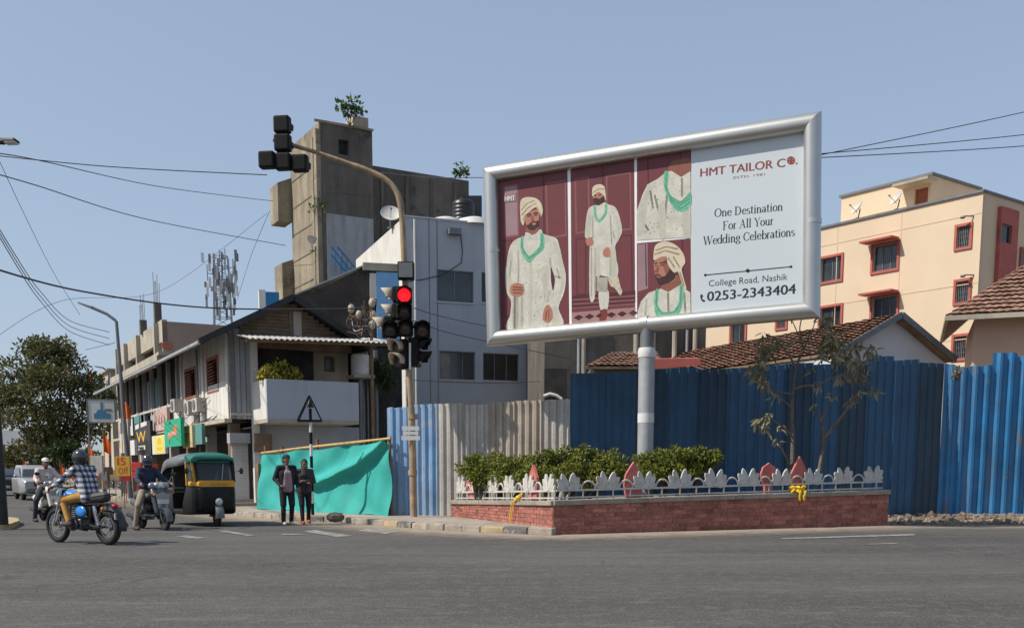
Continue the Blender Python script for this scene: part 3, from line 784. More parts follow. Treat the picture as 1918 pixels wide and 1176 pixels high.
# ---- printed sheet
pr = lambda name, c, var=0.04, **k: mat(name, c, 0.45, var=var, **k)
pr('print_pale', (0.54, 0.59, 0.625), 0.02, scale=0.6)
pr('print_white', (0.78, 0.78, 0.78))
pr('print_maroon', (0.150, 0.036, 0.042), 0.10, scale=0.8)
pr('print_maroon_dark', (0.075, 0.017, 0.022), 0.1)
pr('print_maroon_light', (0.235, 0.085, 0.092), 0.1)
pr('print_mauve', (0.30, 0.19, 0.21), 0.12, scale=1.0)
pr('print_coat', (0.64, 0.625, 0.535), 0.14, scale=4, fine=0.28)
pr('print_coat_mid', (0.53, 0.515, 0.43), 0.10, scale=4, fine=0.2)
pr('print_coat_shade', (0.41, 0.39, 0.32), 0.14, scale=4, fine=0.25)
pr('print_turban', (0.60, 0.515, 0.38), 0.08, scale=4)
pr('print_turban_shade', (0.48, 0.39, 0.27), 0.1, scale=6)
pr('print_skin', (0.40, 0.17, 0.115), 0.1, scale=5)
pr('print_skin_shade', (0.23, 0.085, 0.06), 0.1, scale=5)
pr('print_beard', (0.045, 0.017, 0.015), 0.2, scale=8)
pr('print_green', (0.16, 0.46, 0.31), 0.25, scale=9, fine=0.2)
pr('print_green_shade', (0.07, 0.27, 0.17), 0.2, scale=9)
pr('print_floor', (0.33, 0.185, 0.175), 0.1, scale=5)
pr('print_shoe', (0.17, 0.035, 0.028), 0.1)
pr('print_ink', (0.022, 0.024, 0.030), 0.05)
pr('print_brand', (0.24, 0.055, 0.050), 0.05)
pr('print_tassel', (0.50, 0.45, 0.34), 0.3, scale=20)
SY = 0.045                                                           # depth of the sheet inside the frame
m = MB(); q = [bx(x, y, SY) for x, y in ((930, 628), (1513, 580), (1516, 238), (926, 336))]
m.add([(a, SY, b) for a, b in q], [(0, 1, 2, 3)]); sheet_o = m.build('poster_sheet', 'print_pale', bb, smooth=0)
c1 = lambda x, y: (900 + x*0.39120, 200 + y*0.39120)
c7 = lambda x, y: (920 + x*0.24670, 330 + y*0.24655)
c8 = lambda x, y: (1180 + x*0.28912, 270 + y*0.28912)
LAY = [0]
def shape(name, mt, pts, conv, smooth=True, k=5):
    if name not in ('printed_motif', 'printed_diamond', 'rule_dot'): LAY[0] += 1
    y = SY - 0.001 - 0.0002 * LAY[0]
    o = spline(pts, k) if smooth else pts
    loc = [bx(*conv(*p), y) for p in o]
    b = MB(); b.add([(a, y, z) for a, z in loc], [tuple(range(len(loc)))])
    return b.build(name, mt, sheet_o, smooth=0, fix=False)
def line(name, mt, pts, w, conv):
    if name not in ('printed_fold', 'printed_brow', 'printed_eye', 'printed_finger', 'printed_seam'): LAY[0] += 0.5
    y = SY - 0.001 - 0.0002 * LAY[0]
    b = MB(); lc = [Vector(bx(*conv(*p), y)) for p in pts]
    for i in range(len(lc)-1):
        t = (lc[i+1]-lc[i]).normalized(); n_ = Vector((-t.y, t.x))*w/2
        b.add([(lc[i].x+n_.x*s, y, lc[i].y+n_.y*s) for s in (1, -1)] + [(lc[i+1].x+n_.x*s, y, lc[i+1].y+n_.y*s) for s in (-1, 1)], [(0, 1, 2, 3)])
    return b.build(name, mt, sheet_o, smooth=0, fix=False)
P1 = [(70, 345), (416, 295), (426, 1062), (85, 1085)]; P2 = [(431, 292), (736, 250), (741, 1030), (437, 1060)]
P3 = [(749, 250), (1009, 205), (1007, 617), (749, 638)]; P4 = [(749, 654), (1007, 630), (1009, 996), (750, 1028)]
shape('photo_border', 'print_white', [(66, 340), (1010, 203), (1010, 1000), (80, 1092)], c1, False)
for p in (P1, P2, P3, P4): shape('printed_door', 'print_maroon', p, c1, False)
# door panels behind the figures
for q in ([(110, 380), (180, 370), (185, 620), (115, 628)], [(310, 365), (410, 350), (412, 620), (318, 632)], [(450, 345), (520, 335), (524, 600), (455, 610)], [(600, 330), (720, 312), (724, 590), (604, 602)]):
    shape('printed_panel', 'print_maroon_light', q, c1, False)
    shape('printed_panel', 'print_maroon' if q[0][0] > 200 else 'print_mauve', [(q[0][0]+7, q[0][1]+7), (q[1][0]-7, q[1][1]+9), (q[2][0]-7, q[2][1]-9), (q[3][0]+7, q[3][1]-9)], c1, False)
for q in ([(108, 640), (150, 636), (150, 1000), (110, 1010)], [(600, 625), (724, 612), (728, 890), (606, 902)], [(455, 632), (505, 626), (505, 900), (460, 905)]):
    shape('printed_panel', 'print_maroon_dark', q, c1, False)
    shape('printed_panel', 'print_maroon', [(q[0][0]+5, q[0][1]+5), (q[1][0]-4, q[1][1]+6), (q[2][0]-4, q[2][1]-6), (q[3][0]+5, q[3][1]-6)], c1, False)
shape('printed_panel', 'print_mauve', [(752, 660), (800, 655), (802, 870), (754, 885)], c1, False)
for x, y0, y1 in ((300, 320, 660), (420-112, 640, 780), (585, 275, 900), (800, 250, 420), (790, 655, 860), (965, 640, 870), (955, 215, 300)):
    line('printed_seam', 'print_maroon_dark', [(x, y0), (x+4, y1)], 0.03, c1)
# tiled floor below the second figure
shape('printed_floor', 'print_maroon_dark', [(438, 905), (741, 880), (741, 935), (438, 962)], c1, False)
for k in range(3):
    y = 925 + 20*k
    line('printed_step', 'print_maroon_light', [(440, y), (740, y - 20)], 0.035, c1)
shape('printed_floor', 'print_floor', [(438, 985), (741, 960), (741, 1012), (438, 1040)], c1, False)
for k in range(6):
    x = 470 + 52*k; y = 1010 - 4.3*k
    shape('printed_diamond', 'print_maroon_dark', [(x-24, y), (x, y-15), (x+24, y-3), (x, y+13)], c1, False)
line('printed_step', 'print_maroon_dark', [(438, 1048), (741, 1022)], 0.06, c1)
LAY[0] = 36
# first figure
shape('printed_coat', 'print_coat', [(255,455),(190,480),(145,530),(120,640),(106,760),(118,880),(150,950),(145,1050),(136,1172),(528,1142),(512,1000),(555,880),(567,760),(545,650),(515,520),(490,470),(400,440),(375,405),(310,445),(265,430)], c7)
for q in ([(120,640),(150,560),(165,620),(150,760),(155,900),(120,870),(108,760)], [(470,500),(515,540),(545,660),(560,760),(545,860),(500,960),(530,800),(510,650)], [(380,700),(440,690),(430,860),(405,960),(395,850)], [(210,1000),(240,900),(250,1100),(240,1160),(205,1165)], [(460,1010),(500,990),(520,1140),(470,1150)], [(290,660),(310,650),(315,900),(300,1150),(285,1150)]):
    shape('printed_shading', 'print_coat_mid', q, c7); LAY[0] -= 1
LAY[0] += 1
shape('printed_gap', 'print_maroon_dark', [(452,690),(470,730),(484,790),(470,870),(455,800)], c7)
shape('printed_fold', 'print_coat_shade', [(168,905),(205,900),(200,1165),(165,1168)], c7)
for p in ([(205,560),(208,700),(205,820)], [(180,915),(178,1165)], [(440,870),(425,960)], [(235,915),(232,1160)], [(445,620),(452,690)], [(500,700),(520,780)], [(480,760),(530,770)], [(150,640),(140,760)]):
    line('printed_fold', 'print_coat_shade', p, 0.045, c7)
for k in range(26):
    x, y = 240 + rnd.random()*200, 660 + rnd.random()*480
    shape('printed_motif', 'print_coat_shade', [(x, y-9), (x+6, y), (x, y+9), (x-6, y)], c7, False)
shape('printed_neck', 'print_skin_shade', [(272,385),(352,385),(360,420),(310,447),(266,432)], c7)
shape('printed_collar', 'print_coat', [(262,428),(300,440),(310,470),(345,430),(378,405),(372,470),(320,490),(262,470)], c7)
shape('printed_face', 'print_skin', [(258,310),(290,272),(345,255),(364,300),(360,360),(340,400),(305,408),(268,375)], c7)
shape('printed_beard', 'print_beard', [(264,355),(275,372),(300,352),(322,340),(340,345),(360,335),(357,375),(340,402),(308,412),(280,398)], c7)
shape('printed_lips', 'print_skin', [(308,362),(325,352),(342,360),(326,374)], c7)
for p in ([(268,296),(285,288),(305,292)], [(322,286),(340,278),(356,284)]): line('printed_brow', 'print_beard', p, 0.035, c7)
for p in ([(274,306),(300,304)], [(326,298),(350,295)]): line('printed_eye', 'print_beard', p, 0.03, c7)
shape('printed_nose', 'print_skin_shade', [(308,300),(318,302),(326,338),(308,342),(302,332)], c7)
shape('printed_turban', 'print_turban', [(222,310),(222,195),(258,162),(330,165),(375,200),(392,262),(378,310),(362,262),(338,238),(300,262),(262,300),(246,372),(228,350)], c7)
for p in ([(230,300),(280,240),(345,205)], [(228,260),(270,210),(330,185)], [(240,340),(262,292)], [(345,235),(378,300)]): line('printed_fold', 'print_turban_shade', p, 0.03, c7)
shape('printed_necklace', 'print_green', [(226,468),(246,460),(245,540),(285,602),(330,572),(370,520),(372,440),(398,440),(400,545),(345,602),(288,656),(240,602),(222,540)], c7)
for p in ([(234,470),(234,545),(286,625),(350,585),(384,530),(386,445)],): line('printed_bead', 'print_green_shade', p, 0.03, c7)
shape('printed_hand', 'print_skin', [(148,832),(188,812),(238,822),(252,868),(232,908),(182,916),(146,888)], c7)
for p in ([(165,842),(238,850)], [(160,862),(244,868)], [(165,884),(236,890)]): line('printed_finger', 'print_skin_shade', p, 0.03, c7)
shape('printed_hand', 'print_skin', [(398,1020),(428,975),(460,1010),(464,1080),(432,1112),(392,1090)], c7)
for p in ([(420,1020),(412,1090)], [(438,1010),(434,1100)]): line('printed_finger', 'print_skin_shade', p, 0.03, c7)
shape('printed_badge', 'print_mauve', [(98,132),(188,122),(188,190),(98,198)], c7, False)
LAY[0] = 36
# second figure
shape('printed_leg', 'print_coat', [(818,870),(890,870),(886,1000),(852,1022),(826,1000)], c7)
shape('printed_shoe', 'print_shoe', [(826,1022),(872,1008),(882,1050),(860,1105),(820,1097),(836,1056)], c7)
shape('printed_stole', 'print_tassel', [(890,765),(950,735),(982,840),(995,870),(980,905),(938,850),(905,830)], c7)
shape('printed_coat', 'print_coat', [(782,222),(735,258),(714,400),(718,472),(772,468),(748,540),(748,920),(786,928),(790,765),(905,768),(955,760),(965,700),(945,600),(945,520),(992,430),(980,330),(945,240),(890,215),(860,200),(820,222)], c7)
for q in ([(716,400),(735,280),(760,280),(755,400),(745,468),(720,470)], [(930,300),(975,330),(988,430),(950,510),(960,420)], [(800,560),(820,540),(825,750),(800,760)], [(905,560),(940,540),(955,740),(910,750)]):
    shape('printed_shading', 'print_coat_mid', q, c7); LAY[0] -= 1
LAY[0] += 1
shape('printed_trousers', 'print_coat_shade', [(800,768),(886,768),(882,882),(800,872)], c7, False)
for p in ([(770,300),(772,468)], [(790,540),(788,900)], [(905,300),(915,520)], [(925,420),(935,470)], [(905,600),(905,760)], [(760,540),(762,915)]): line('printed_fold', 'print_coat_shade', p, 0.035, c7)
shape('printed_face', 'print_skin', [(774,150),(800,126),(845,130),(850,170),(830,212),(790,208),(776,175)], c7)
shape('printed_beard', 'print_beard', [(776,172),(800,165),(822,172),(848,155),(846,190),(818,216),(786,208)], c7)
line('printed_brow', 'print_beard', [(780,150),(800,147)], 0.025, c7); line('printed_brow', 'print_beard', [(815,145),(838,140)], 0.025, c7)
shape('printed_turban', 'print_turban', [(766,132),(774,82),(815,62),(856,76),(868,125),(872,190),(856,150),(820,122),(785,138),(772,155)], c7)
line('printed_fold', 'print_turban_shade', [(772,128),(815,98),(860,100)], 0.025, c7)
shape('printed_necklace', 'print_green', [(778,232),(795,228),(800,290),(820,328),(858,280),(865,212),(880,215),(876,290),(822,352),(784,310)], c7)
shape('printed_hand', 'print_skin', [(718,482),(752,465),(776,490),(770,525),(728,526)], c7)
shape('printed_hand', 'print_skin', [(853,560),(890,540),(906,580),(895,615),(853,606)], c7)
LAY[0] = 36
# third picture: necklace close up
shape('printed_neck', 'print_skin_shade', [(250,185),(262,120),(300,105),(385,95),(388,185),(330,222)], c8)
shape('printed_coat', 'print_coat', [(45,432),(80,330),(112,262),(180,225),(236,180),(268,174),(332,214),(392,176),(393,603),(44,622)], c8, False)
for p in ([(160,330),(190,460),(225,590)], [(240,330),(215,600)], [(60,460),(120,560)], [(130,300),(150,420)], [(335,220),(338,340)]): line('printed_fold', 'print_coat_shade', p, 0.05, c8)
for k in range(40):
    x, y = 70 + rnd.random()*310, 300 + rnd.random()*290
    shape('printed_motif', 'print_coat_shade', [(x, y-7), (x+5, y), (x, y+7), (x-5, y)], c8, False)
for q in ([(50,440),(90,330),(125,290),(110,420),(90,560),(48,600)], [(180,420),(225,380),(230,590),(190,600)], [(340,450),(388,420),(390,590),(350,596)]):
    shape('printed_shading', 'print_coat_mid', q, c8); LAY[0] -= 1
LAY[0] += 1
shape('printed_necklace', 'print_green', [(222,182),(250,186),(246,290),(282,350),(332,366),(391,312),(391,402),(345,440),(290,422),(245,348),(220,270)], c8)
for p in ([(236,190),(232,280),(268,360),(330,395),(390,350)], [(262,340),(330,380),(390,330)], [(256,365),(330,418),(390,375)]): line('printed_bead', 'print_green_shade', p, 0.025, c8)
LAY[0] = 36
# fourth picture: head and shoulders
shape('printed_neck', 'print_skin_shade', [(222,895),(312,850),(322,930),(246,962),(200,938)], c8)
shape('printed_coat', 'print_coat', [(50,1085),(70,1020),(120,962),(200,936),(248,958),(322,914),(391,960),(393,1104),(46,1140)], c8, False)
for p in ([(246,960),(250,1090)], [(110,1000),(100,1110)], [(350,960),(360,1090)]): line('printed_fold', 'print_coat_shade', p, 0.05, c8)
shape('printed_face', 'print_skin', [(158,762),(200,728),(245,730),(285,815),(294,875),(245,900),(192,908),(168,860),(156,812)], c8)
shape('printed_shade', 'print_skin_shade', [(215,770),(245,742),(282,815),(262,830),(232,842)], c8)
shape('printed_beard', 'print_beard', [(164,846),(190,842),(212,858),(240,840),(268,790),(286,815),(292,868),(246,900),(194,912),(174,882)], c8)
shape('printed_lips', 'print_skin_shade', [(168,852),(192,850),(205,862),(180,868)], c8)
for p in ([(158,774),(178,768)], [(192,772),(225,764),(238,770)]): line('printed_brow', 'print_beard', p, 0.03, c8)
for p in ([(160,788),(176,786)], [(196,786),(222,782)]): line('printed_eye', 'print_beard', p, 0.022, c8)
shape('printed_nose', 'print_skin_shade', [(178,790),(188,792),(184,832),(162,832),(160,826)], c8)
shape('printed_turban', 'print_turban', [(153,715),(166,655),(225,630),(290,650),(340,700),(358,765),(336,805),(345,860),(366,935),(342,922),(312,830),(284,832),(246,780),(236,730),(190,735),(156,752)], c8)
for p in ([(160,715),(230,690),(320,715)], [(165,690),(235,665),(310,680)], [(245,735),(290,800)], [(280,730),(322,800)], [(322,830),(350,920)]): line('printed_fold', 'print_turban_shade', p, 0.035, c8)
shape('printed_necklace', 'print_green', [(163,952),(186,945),(182,1040),(215,1085),(280,1078),(314,1020),(324,912),(344,920),(340,1030),(302,1108),(180,1118),(158,1040)], c8)
for p in ([(174,955),(170,1040),(205,1098),(290,1090),(327,1025),(334,920)],): line('printed_bead', 'print_green_shade', p, 0.03, c8)
# ---- lettering
LAY[0] = 0
def ptext(txt, a, b, h, mt, conv=c8, drop=0.0, bold=0):
    LAY[0] += 1; y = SY - 0.001 - 0.0002 * LAY[0]
    pa, pb = bx(*conv(*a), y), bx(*conv(*b), y); mid = ((a[0]+b[0])/2, (a[1]+b[1])/2)
    hh = bx(*conv(mid[0], mid[1]-h), y)[1] - bx(*conv(*mid), y)[1]
    return letter(txt, pa[0], pb[0], pa[1]-hh*drop, pa[1]+hh, y, mt, sheet_o, sl=pb[1]-pa[1], bold=bold)
ptext('HMT TAILOR C', (456, 213), (1004, 148), 54, 'print_brand', bold=2)
ptext('.', (1072, 133), (1086, 131), 12, 'print_brand')
ptext('ESTD. 1981', (670, 226), (874, 203), 15, 'print_brand')
LAY[0] = 60
ptext('HMT', (104, 190), (180, 184), 36, 'print_white', c7, bold=2)
LAY[0] = 3
def ringshape(cx, cy, r, w, mt):
    LAY[0] += 1; y = SY - 0.001 - 0.0002 * LAY[0]; b = MB(); n = 28
    P = [bx(*c8(cx + rr*math.cos(t), cy + rr*math.sin(t)), y) for rr in (r, r-w) for t in [2*math.pi*i/n for i in range(n)]]
    b.add([(a, y, z) for a, z in P], [(i, (i+1) % n, n+(i+1) % n, n+i) for i in range(n)]); b.build('emblem_ring', mt, sheet_o, smooth=0, fix=False)
ringshape(1043, 107, 27, 8, 'print_brand')
line('emblem_bar', 'print_brand', [(1018, 110), (1068, 104)], 0.05, c8); line('emblem_bar', 'print_brand', [(1043, 84), (1043, 130)], 0.05, c8)
line('emblem_bar', 'print_brand', [(1024, 94), (1062, 89)], 0.025, c8); line('emblem_bar', 'print_brand', [(1024, 124), (1062, 119)], 0.025, c8)
# high-contrast serif letters drawn with a broad upright nib
def arc(cx, cy, rx, ry, a0, a1, n=14):
    return [(cx + rx*math.cos(R(a0+(a1-a0)*i/n)), cy + ry*math.sin(R(a0+(a1-a0)*i/n))) for i in range(n+1)]
def stem(x, y0, y1): return [(x, y0), (x, y1)]
def ser(x, y, w=0.42): return ('t', [(x-w/2, y), (x+w/2, y)])
bowl = lambda cx: arc(cx, .5, .34, .47, 0, 360, 22)
GL = {
 'O': (1.35, [arc(.66, .75, .55, .72, 0, 360, 26)]),
 'C': (1.2, [arc(.66, .75, .52, .72, 40, 320, 22), ('t', [(1.08, 1.25), (1.08, .95)])]),
 'D': (1.35, [stem(.25, 0, 1.5), ('t', [(0, 1.47), (.6, 1.47)]), ('t', [(0, .03), (.6, .03)]), arc(.55, .75, .55, .72, -90, 90, 16)]),
 'F': (1.05, [stem(.25, 0, 1.5), ('t', [(0, 1.47), (.95, 1.47)]), ('t', [(.25, .8), (.7, .8)]), ('t', [(.95, 1.47), (.95, 1.15)]), ser(.25, .03)]),
 'A': (1.25, [[(1.0, 0), (.6, 1.5)], ('t', [(.14, 0), (.6, 1.5)]), ('t', [(.3, .5), (.85, .5)]), ser(.14, .03), ser(1.0, .03)]),
 'Y': (1.15, [[(.15, 1.5), (.58, .7)], ('t', [(1.02, 1.5), (.58, .7)]), stem(.58, 0, .72), ser(.58, .03), ser(.15, 1.47), ser(1.02, 1.47, .3)]),
 'W': (1.75, [[(.15, 1.5), (.5, 0)], ('t', [(.5, 0), (.85, 1.5)]), [(.85, 1.5), (1.2, 0)], ('t', [(1.2, 0), (1.6, 1.5)]), ser(.15, 1.47), ser(.85, 1.47), ser(1.6, 1.47, .3)]),
 'n': (.95, [stem(.2, 0, 1), arc(.45, .6, .27, .37, 180, 0, 10), stem(.72, 0, .62), ser(.2, .03, .36), ser(.72, .03, .36)]),
 'u': (.95, [stem(.2, .35, 1), arc(.45, .4, .27, .37, 180, 360, 10), stem(.72, 0, 1), ('t', [(.72, .03), (.92, .03)]), ('t', [(.02, .97), (.2, .97)])]),
 'r': (.65, [stem(.2, 0, 1), arc(.42, .7, .2, .26, 170, 50, 6), ser(.2, .03, .36)]),
 'e': (.85, [arc(.45, .5, .33, .47, 15, 325, 20), ('t', [(.12, .55), (.78, .55)])]),
 's': (.7, [arc(.34, .74, .22, .22, 40, 270, 9), arc(.36, .27, .24, .24, 90, -150, 9)]),
 't': (.6, [stem(.25, .15, 1.3), ('t', [(.02, .97), (.5, .97)]), arc(.4, .18, .15, .15, 180, 320, 6)]),
 'i': (.5, [stem(.24, 0, 1), ser(.24, .03, .38), ('t', [(.05, .97), (.24, .97)]), stem(.24, 1.25, 1.4)]),
 'l': (.5, [stem(.24, 0, 1.55), ser(.24, .03, .38), ('t', [(.05, 1.52), (.24, 1.52)])]),
 'a': (.85, [stem(.62, .1, .7), arc(.4, .7, .22, .27, 0, 160, 9), arc(.35, .28, .25, .26, 0, 360, 14), ('t', [(.62, .03), (.82, .05)])]),
 'o': (.9, [bowl(.45)]),
 'd': (.95, [bowl(.42), stem(.74, 0, 1.55), ('t', [(.74, .03), (.92, .03)]), ('t', [(.55, 1.52), (.74, 1.52)])]),
 'b': (.95, [bowl(.54), stem(.22, 0, 1.55), ('t', [(.03, 1.52), (.22, 1.52)])]),
 'g': (.85, [arc(.4, .66, .26, .31, 0, 360, 16), arc(.42, -.12, .34, .24, 0, 360, 16), ('t', [(.2, .36), (.3, .16), (.6, .1)]), ('t', [(.6, .9), (.82, .98)])]),
 ' ': (.5, []) }
def nib(txt, a, b, xh, mt):
    """a is the left end of the baseline, b the right end, xh the x height (crop pixels)"""
    LAY[0] += 1; y = SY - 0.001 - 0.0002 * LAY[0]
    tot = sum(GL[c][0] for c in txt)
    pa, pb = Vector(bx(*c8(*a), y)), Vector(bx(*c8(*b), y))
    hz = bx(*c8(a[0], a[1]-xh), y)[1] - pa.y
    sx = (pb.x - pa.x) / tot; m = MB(); cur = 0.0; th = 0.075
    def pt(x, z): return (pa.x + sx*(cur + x), y, pa.y + (pb.y-pa.y)*(cur + x)/tot + z*hz)
    def quad(q): m.add([pt(*p) for p in q], [(0, 1, 2, 3)])
    for c in txt:
        for st in GL[c][1]:
            thin = st[0] == 't'; p = st[1] if thin else st; w = 0.05 if thin else 0.21
            for (x0, z0), (x1, z1) in zip(p[:-1], p[1:]):
                if abs(z1-z0) > abs(x1-x0)*0.25: quad([(x0-w/2, z0), (x0+w/2, z0), (x1+w/2, z1), (x1-w/2, z1)])
                if abs(x1-x0) > 1e-3:
                    quad([(x0, z0-th/2), (x1, z1-th/2), (x1, z1+th/2), (x0, z0+th/2)])
        cur += GL[c][0]
    return m.build('lettering', mt, sheet_o, smooth=0, fix=False)
def nibline(txt, a, b, xh, mt):
    tot = sum(GL[c][0] for c in txt); cur = 0.0; L0 = LAY[0]
    for wd_ in txt.split(' '):
        w = sum(GL[c][0] for c in wd_); f = lambda k: (a[0] + (b[0]-a[0])*k/tot, a[1] + (b[1]-a[1])*k/tot)
        LAY[0] = L0; nib(wd_, f(cur), f(cur + w), xh, mt); cur += w + GL[' '][0]
nibline('One Destination', (546, 474), (990, 430), 36, 'print_ink')
nibline('For All Your', (600, 557), (930, 522), 37, 'print_ink')
nibline('Wedding Celebrations', (474, 655), (1068, 594), 37, 'print_ink')
line('rule', 'print_ink', [(488, 848), (1043, 794)], 0.022, c8)
for x, y, r in ((488, 848, 9), (763, 820, 13), (1043, 794, 9)):
    shape('rule_dot', 'print_ink', [(x + r*math.cos(t), y + r*math.sin(t)) for t in [2*math.pi*i/12 for i in range(12)]], c8, False)
for wd_, xa, xb, dr in (('College', 510, 688, .26), ('Road,', 708, 834, .16), ('Nashik', 858, 1020, 0)):
    LAY[0] = 5; ptext(wd_, (xa, 924 - (xa-510)*.088), (xb, 924 - (xb-510)*.088), 42, 'print_ink', drop=dr)
ptext('0253-2343404', (500, 1017), (1072, 968), 62, 'print_ink', bold=2)
shape('phone_mark', 'print_ink', [(456,978),(464,972),(474,984),(468,994),(472,1006),(482,1008),(486,1018),(474,1022),(462,1010),(456,994)], c8)

# ================================================================ building helpers
def mapper(axis, off=0.0):
    """front: (u along x, d into +y, z); left: face x=off seen from -x, u along y, d into +x; right: face x=off seen from +x"""
    if axis == 'front': return lambda u, d, z: (u, off + d, z)
    if axis == 'left': return lambda u, d, z: (off + d, u, z)
    return lambda u, d, z: (off - d, u, z)
def mbox(m, mp, u0, u1, d0, d1, z0, z1):
    p = [mp(u, d, z) for z in (z0, z1) for u, d in ((u0, d0), (u1, d0), (u1, d1), (u0, d1))]
    return m.hexa(p)
def facade(parent, name, mt, mp, u0, u1, z0, z1, holes=(), depth=0.22):
    us = sorted({u0, u1, *[h[0] for h in holes], *[h[1] for h in holes]}); zs = sorted({z0, z1, *[h[2] for h in holes], *[h[3] for h in holes]})
    us = [u for u in us if u0 <= u <= u1]; zs = [z for z in zs if z0 <= z <= z1]
    m = MB()
    for a, b in zip(us[:-1], us[1:]):
        for c, d in zip(zs[:-1], zs[1:]):
            if any(h[0] <= (a+b)/2 <= h[1] and h[2] <= (c+d)/2 <= h[3] for h in holes): continue
            m.add([mp(a, 0, c), mp(b, 0, c), mp(b, 0, d), mp(a, 0, d)], [(0, 1, 2, 3)])
    for h in holes:
        a, b, c, d = h
        m.add([mp(a, 0, c), mp(b, 0, c), mp(b, depth, c), mp(a, depth, c)], [(0, 1, 2, 3)])
        m.add([mp(a, 0, d), mp(b, 0, d), mp(b, depth, d), mp(a, depth, d)], [(0, 1, 2, 3)])
        m.add([mp(a, 0, c), mp(a, 0, d), mp(a, depth, d), mp(a, depth, c)], [(0, 1, 2, 3)])
        m.add([mp(b, 0, c), mp(b, 0, d), mp(b, depth, d), mp(b, depth, c)], [(0, 1, 2, 3)])
    for u in (u0, u1): m.add([mp(u, 0, z0), mp(u, 0, z1), mp(u, depth, z1), mp(u, depth, z0)], [(0, 1, 2, 3)])
    m.add([mp(u0, 0, z1), mp(u1, 0, z1), mp(u1, depth, z1), mp(u0, depth, z1)], [(0, 1, 2, 3)])
    return m.build(name, mt, parent, smooth=0, fix=False)
def window(parent, mp, h, panes=2, depth=0.16, fm='frame_grey', gm='glass', t=0.05, curtain=None, trim=None, tw=0.12, hood=None, hoodm='red_trim', grille=False, sill=None):
    a, b, c, d = h
    f = MB()
    mbox(f, mp, a, a+t, depth-.05, depth, c, d); mbox(f, mp, b-t, b, depth-.05, depth, c, d)
    mbox(f, mp, a+t, b-t, depth-.05, depth, c, c+t); mbox(f, mp, a+t, b-t, depth-.05, depth, d-t, d)
    for i in range(1, panes):
        u = a + (b-a)*i/panes; mbox(f, mp, u-t*.4, u+t*.4, depth-.045, depth-.004, c+t, d-t)
    w = f.build('window', fm, parent, smooth=0)
    for i in range(panes):
        u0, u1 = a + (b-a)*i/panes, a + (b-a)*(i+1)/panes
        g_ = MB(); mbox(g_, mp, u0 + .004, u1 - .004, depth - .02 + .006*(i % 2), depth + .02, c + .004, d - .004)
        g_.build('pane', curtain if (curtain and i == 0) else gm, w, smooth=0)
    if trim:
        q = MB(); o = 0.07
        mbox(q, mp, a-tw, a-.002, -o, .02, c-tw, d+tw); mbox(q, mp, b+.002, b+tw, -o, .02, c-tw, d+tw)
        mbox(q, mp, a, b, -o+.003, .02, c-tw, c-.002); mbox(q, mp, a, b, -o+.003, .02, d+.002, d+tw)
        q.build('surround', trim, w, smooth=0)
    if hood:
        q = MB(); mbox(q, mp, a - .35, b + .1, -hood, -.072, d+tw+.002, d+tw+.09); q.build('hood', hoodm, w, smooth=0)
    if sill:
        q = MB(); mbox(q, mp, a-.06, b+.06, -.06, depth, c-.06, c-.002); q.build('sill', sill, w, smooth=0)
    if grille:
        q = MB()
        for i in range(1, 7):
            u = a + (b-a)*i/7; mbox(q, mp, u-.012, u+.012, depth-.10, depth-.075, c, d)
        for i in range(1, 4):
            z = c + (d-c)*i/4; mbox(q, mp, a, b, depth-.074, depth-.06, z-.012, z+.012)
        q.build('grille', 'frame_grey', w, smooth=0)
    return w
def body(parent, m, x0, x1, y0, y1, z0, z1, name='wall'):
    return MB().box(x0, x1, y0, y1, z0, z1).build(name, m, parent, smooth=0)

# ================================================================ cream apartment block, right
cY = 48.0
cc = U(1842, 360, cY)
cb_ = Frame(cc, (0.745, -1.0))
B = fthing('apartment_building', 'cream apartment block with red window surrounds behind the blue fence', 'building', cb_)
zt = cc.z; W_ = -18.0; D_ = 11.0
fm = mapper('front')
hs = {}
def hole(k, *r): hs[k] = cb_.rect(*r); return hs[k]
wins = [hole('a', 1636, 458, 1681, 506), hole('b', 1538, 482, 1576, 526), hole('c', 1634, 556, 1680, 600), hole('d', 1537, 575, 1575, 618),
        hole('e', 1793, 424, 1817, 463), hole('f', 1791, 527, 1815, 566), hole('g', 1787, 630, 1811, 671), hole('h', 1370, 600, 1396, 642), hole('i', 1456, 596, 1472, 614)]
facade(B, 'front_wall', 'cream', fm, W_, 0, 0, zt, wins)
for k, h in hs.items():
    big = k in 'abcdh'
    window(B, fm, h, 3 if k in 'ac' else 2, trim='red_trim', hood=0.75 if k in 'ac' else None, grille=not big, gm='glass' if big else 'glass_dark')
body(B, 'cream', W_, -0.004, 0.222, D_, 0, zt - .02)
# side wall with the red stair panel
smp = mapper('right', 0.0)
q = cb_.srect(1869, 388, 1900, 700, .2); sw = [cb_.srect(1874, 420, 1895, 455, .2), cb_.srect(1872, 523, 1893, 558, .2)]
facade(B, 'side_wall', 'cream', smp, 0.004, D_, 0, zt - .004, [], .003)
pn = facade(B, 'stair_panel', 'red_trim', mapper('right', 0.2), q[0], q[1], 5.0, q[3], sw, .17)
for u in (q[0], q[1]):
    m = MB(); m.box(0.003, 0.199, u-.05, u+.05, 5.0, q[3]); m.build('panel_fin', 'red_trim', B, smooth=0)
for h in sw: window(B, mapper('right', 0.2), h, 1, gm='glass_dark', depth=.14)
for r in ((1911, 470, 1925, 498), (1911, 560, 1925, 585)):
    h = cb_.srect(*r); window(B, mapper('right', 0.03), h, 1, depth=.02, gm='glass_dark', trim='red_trim')
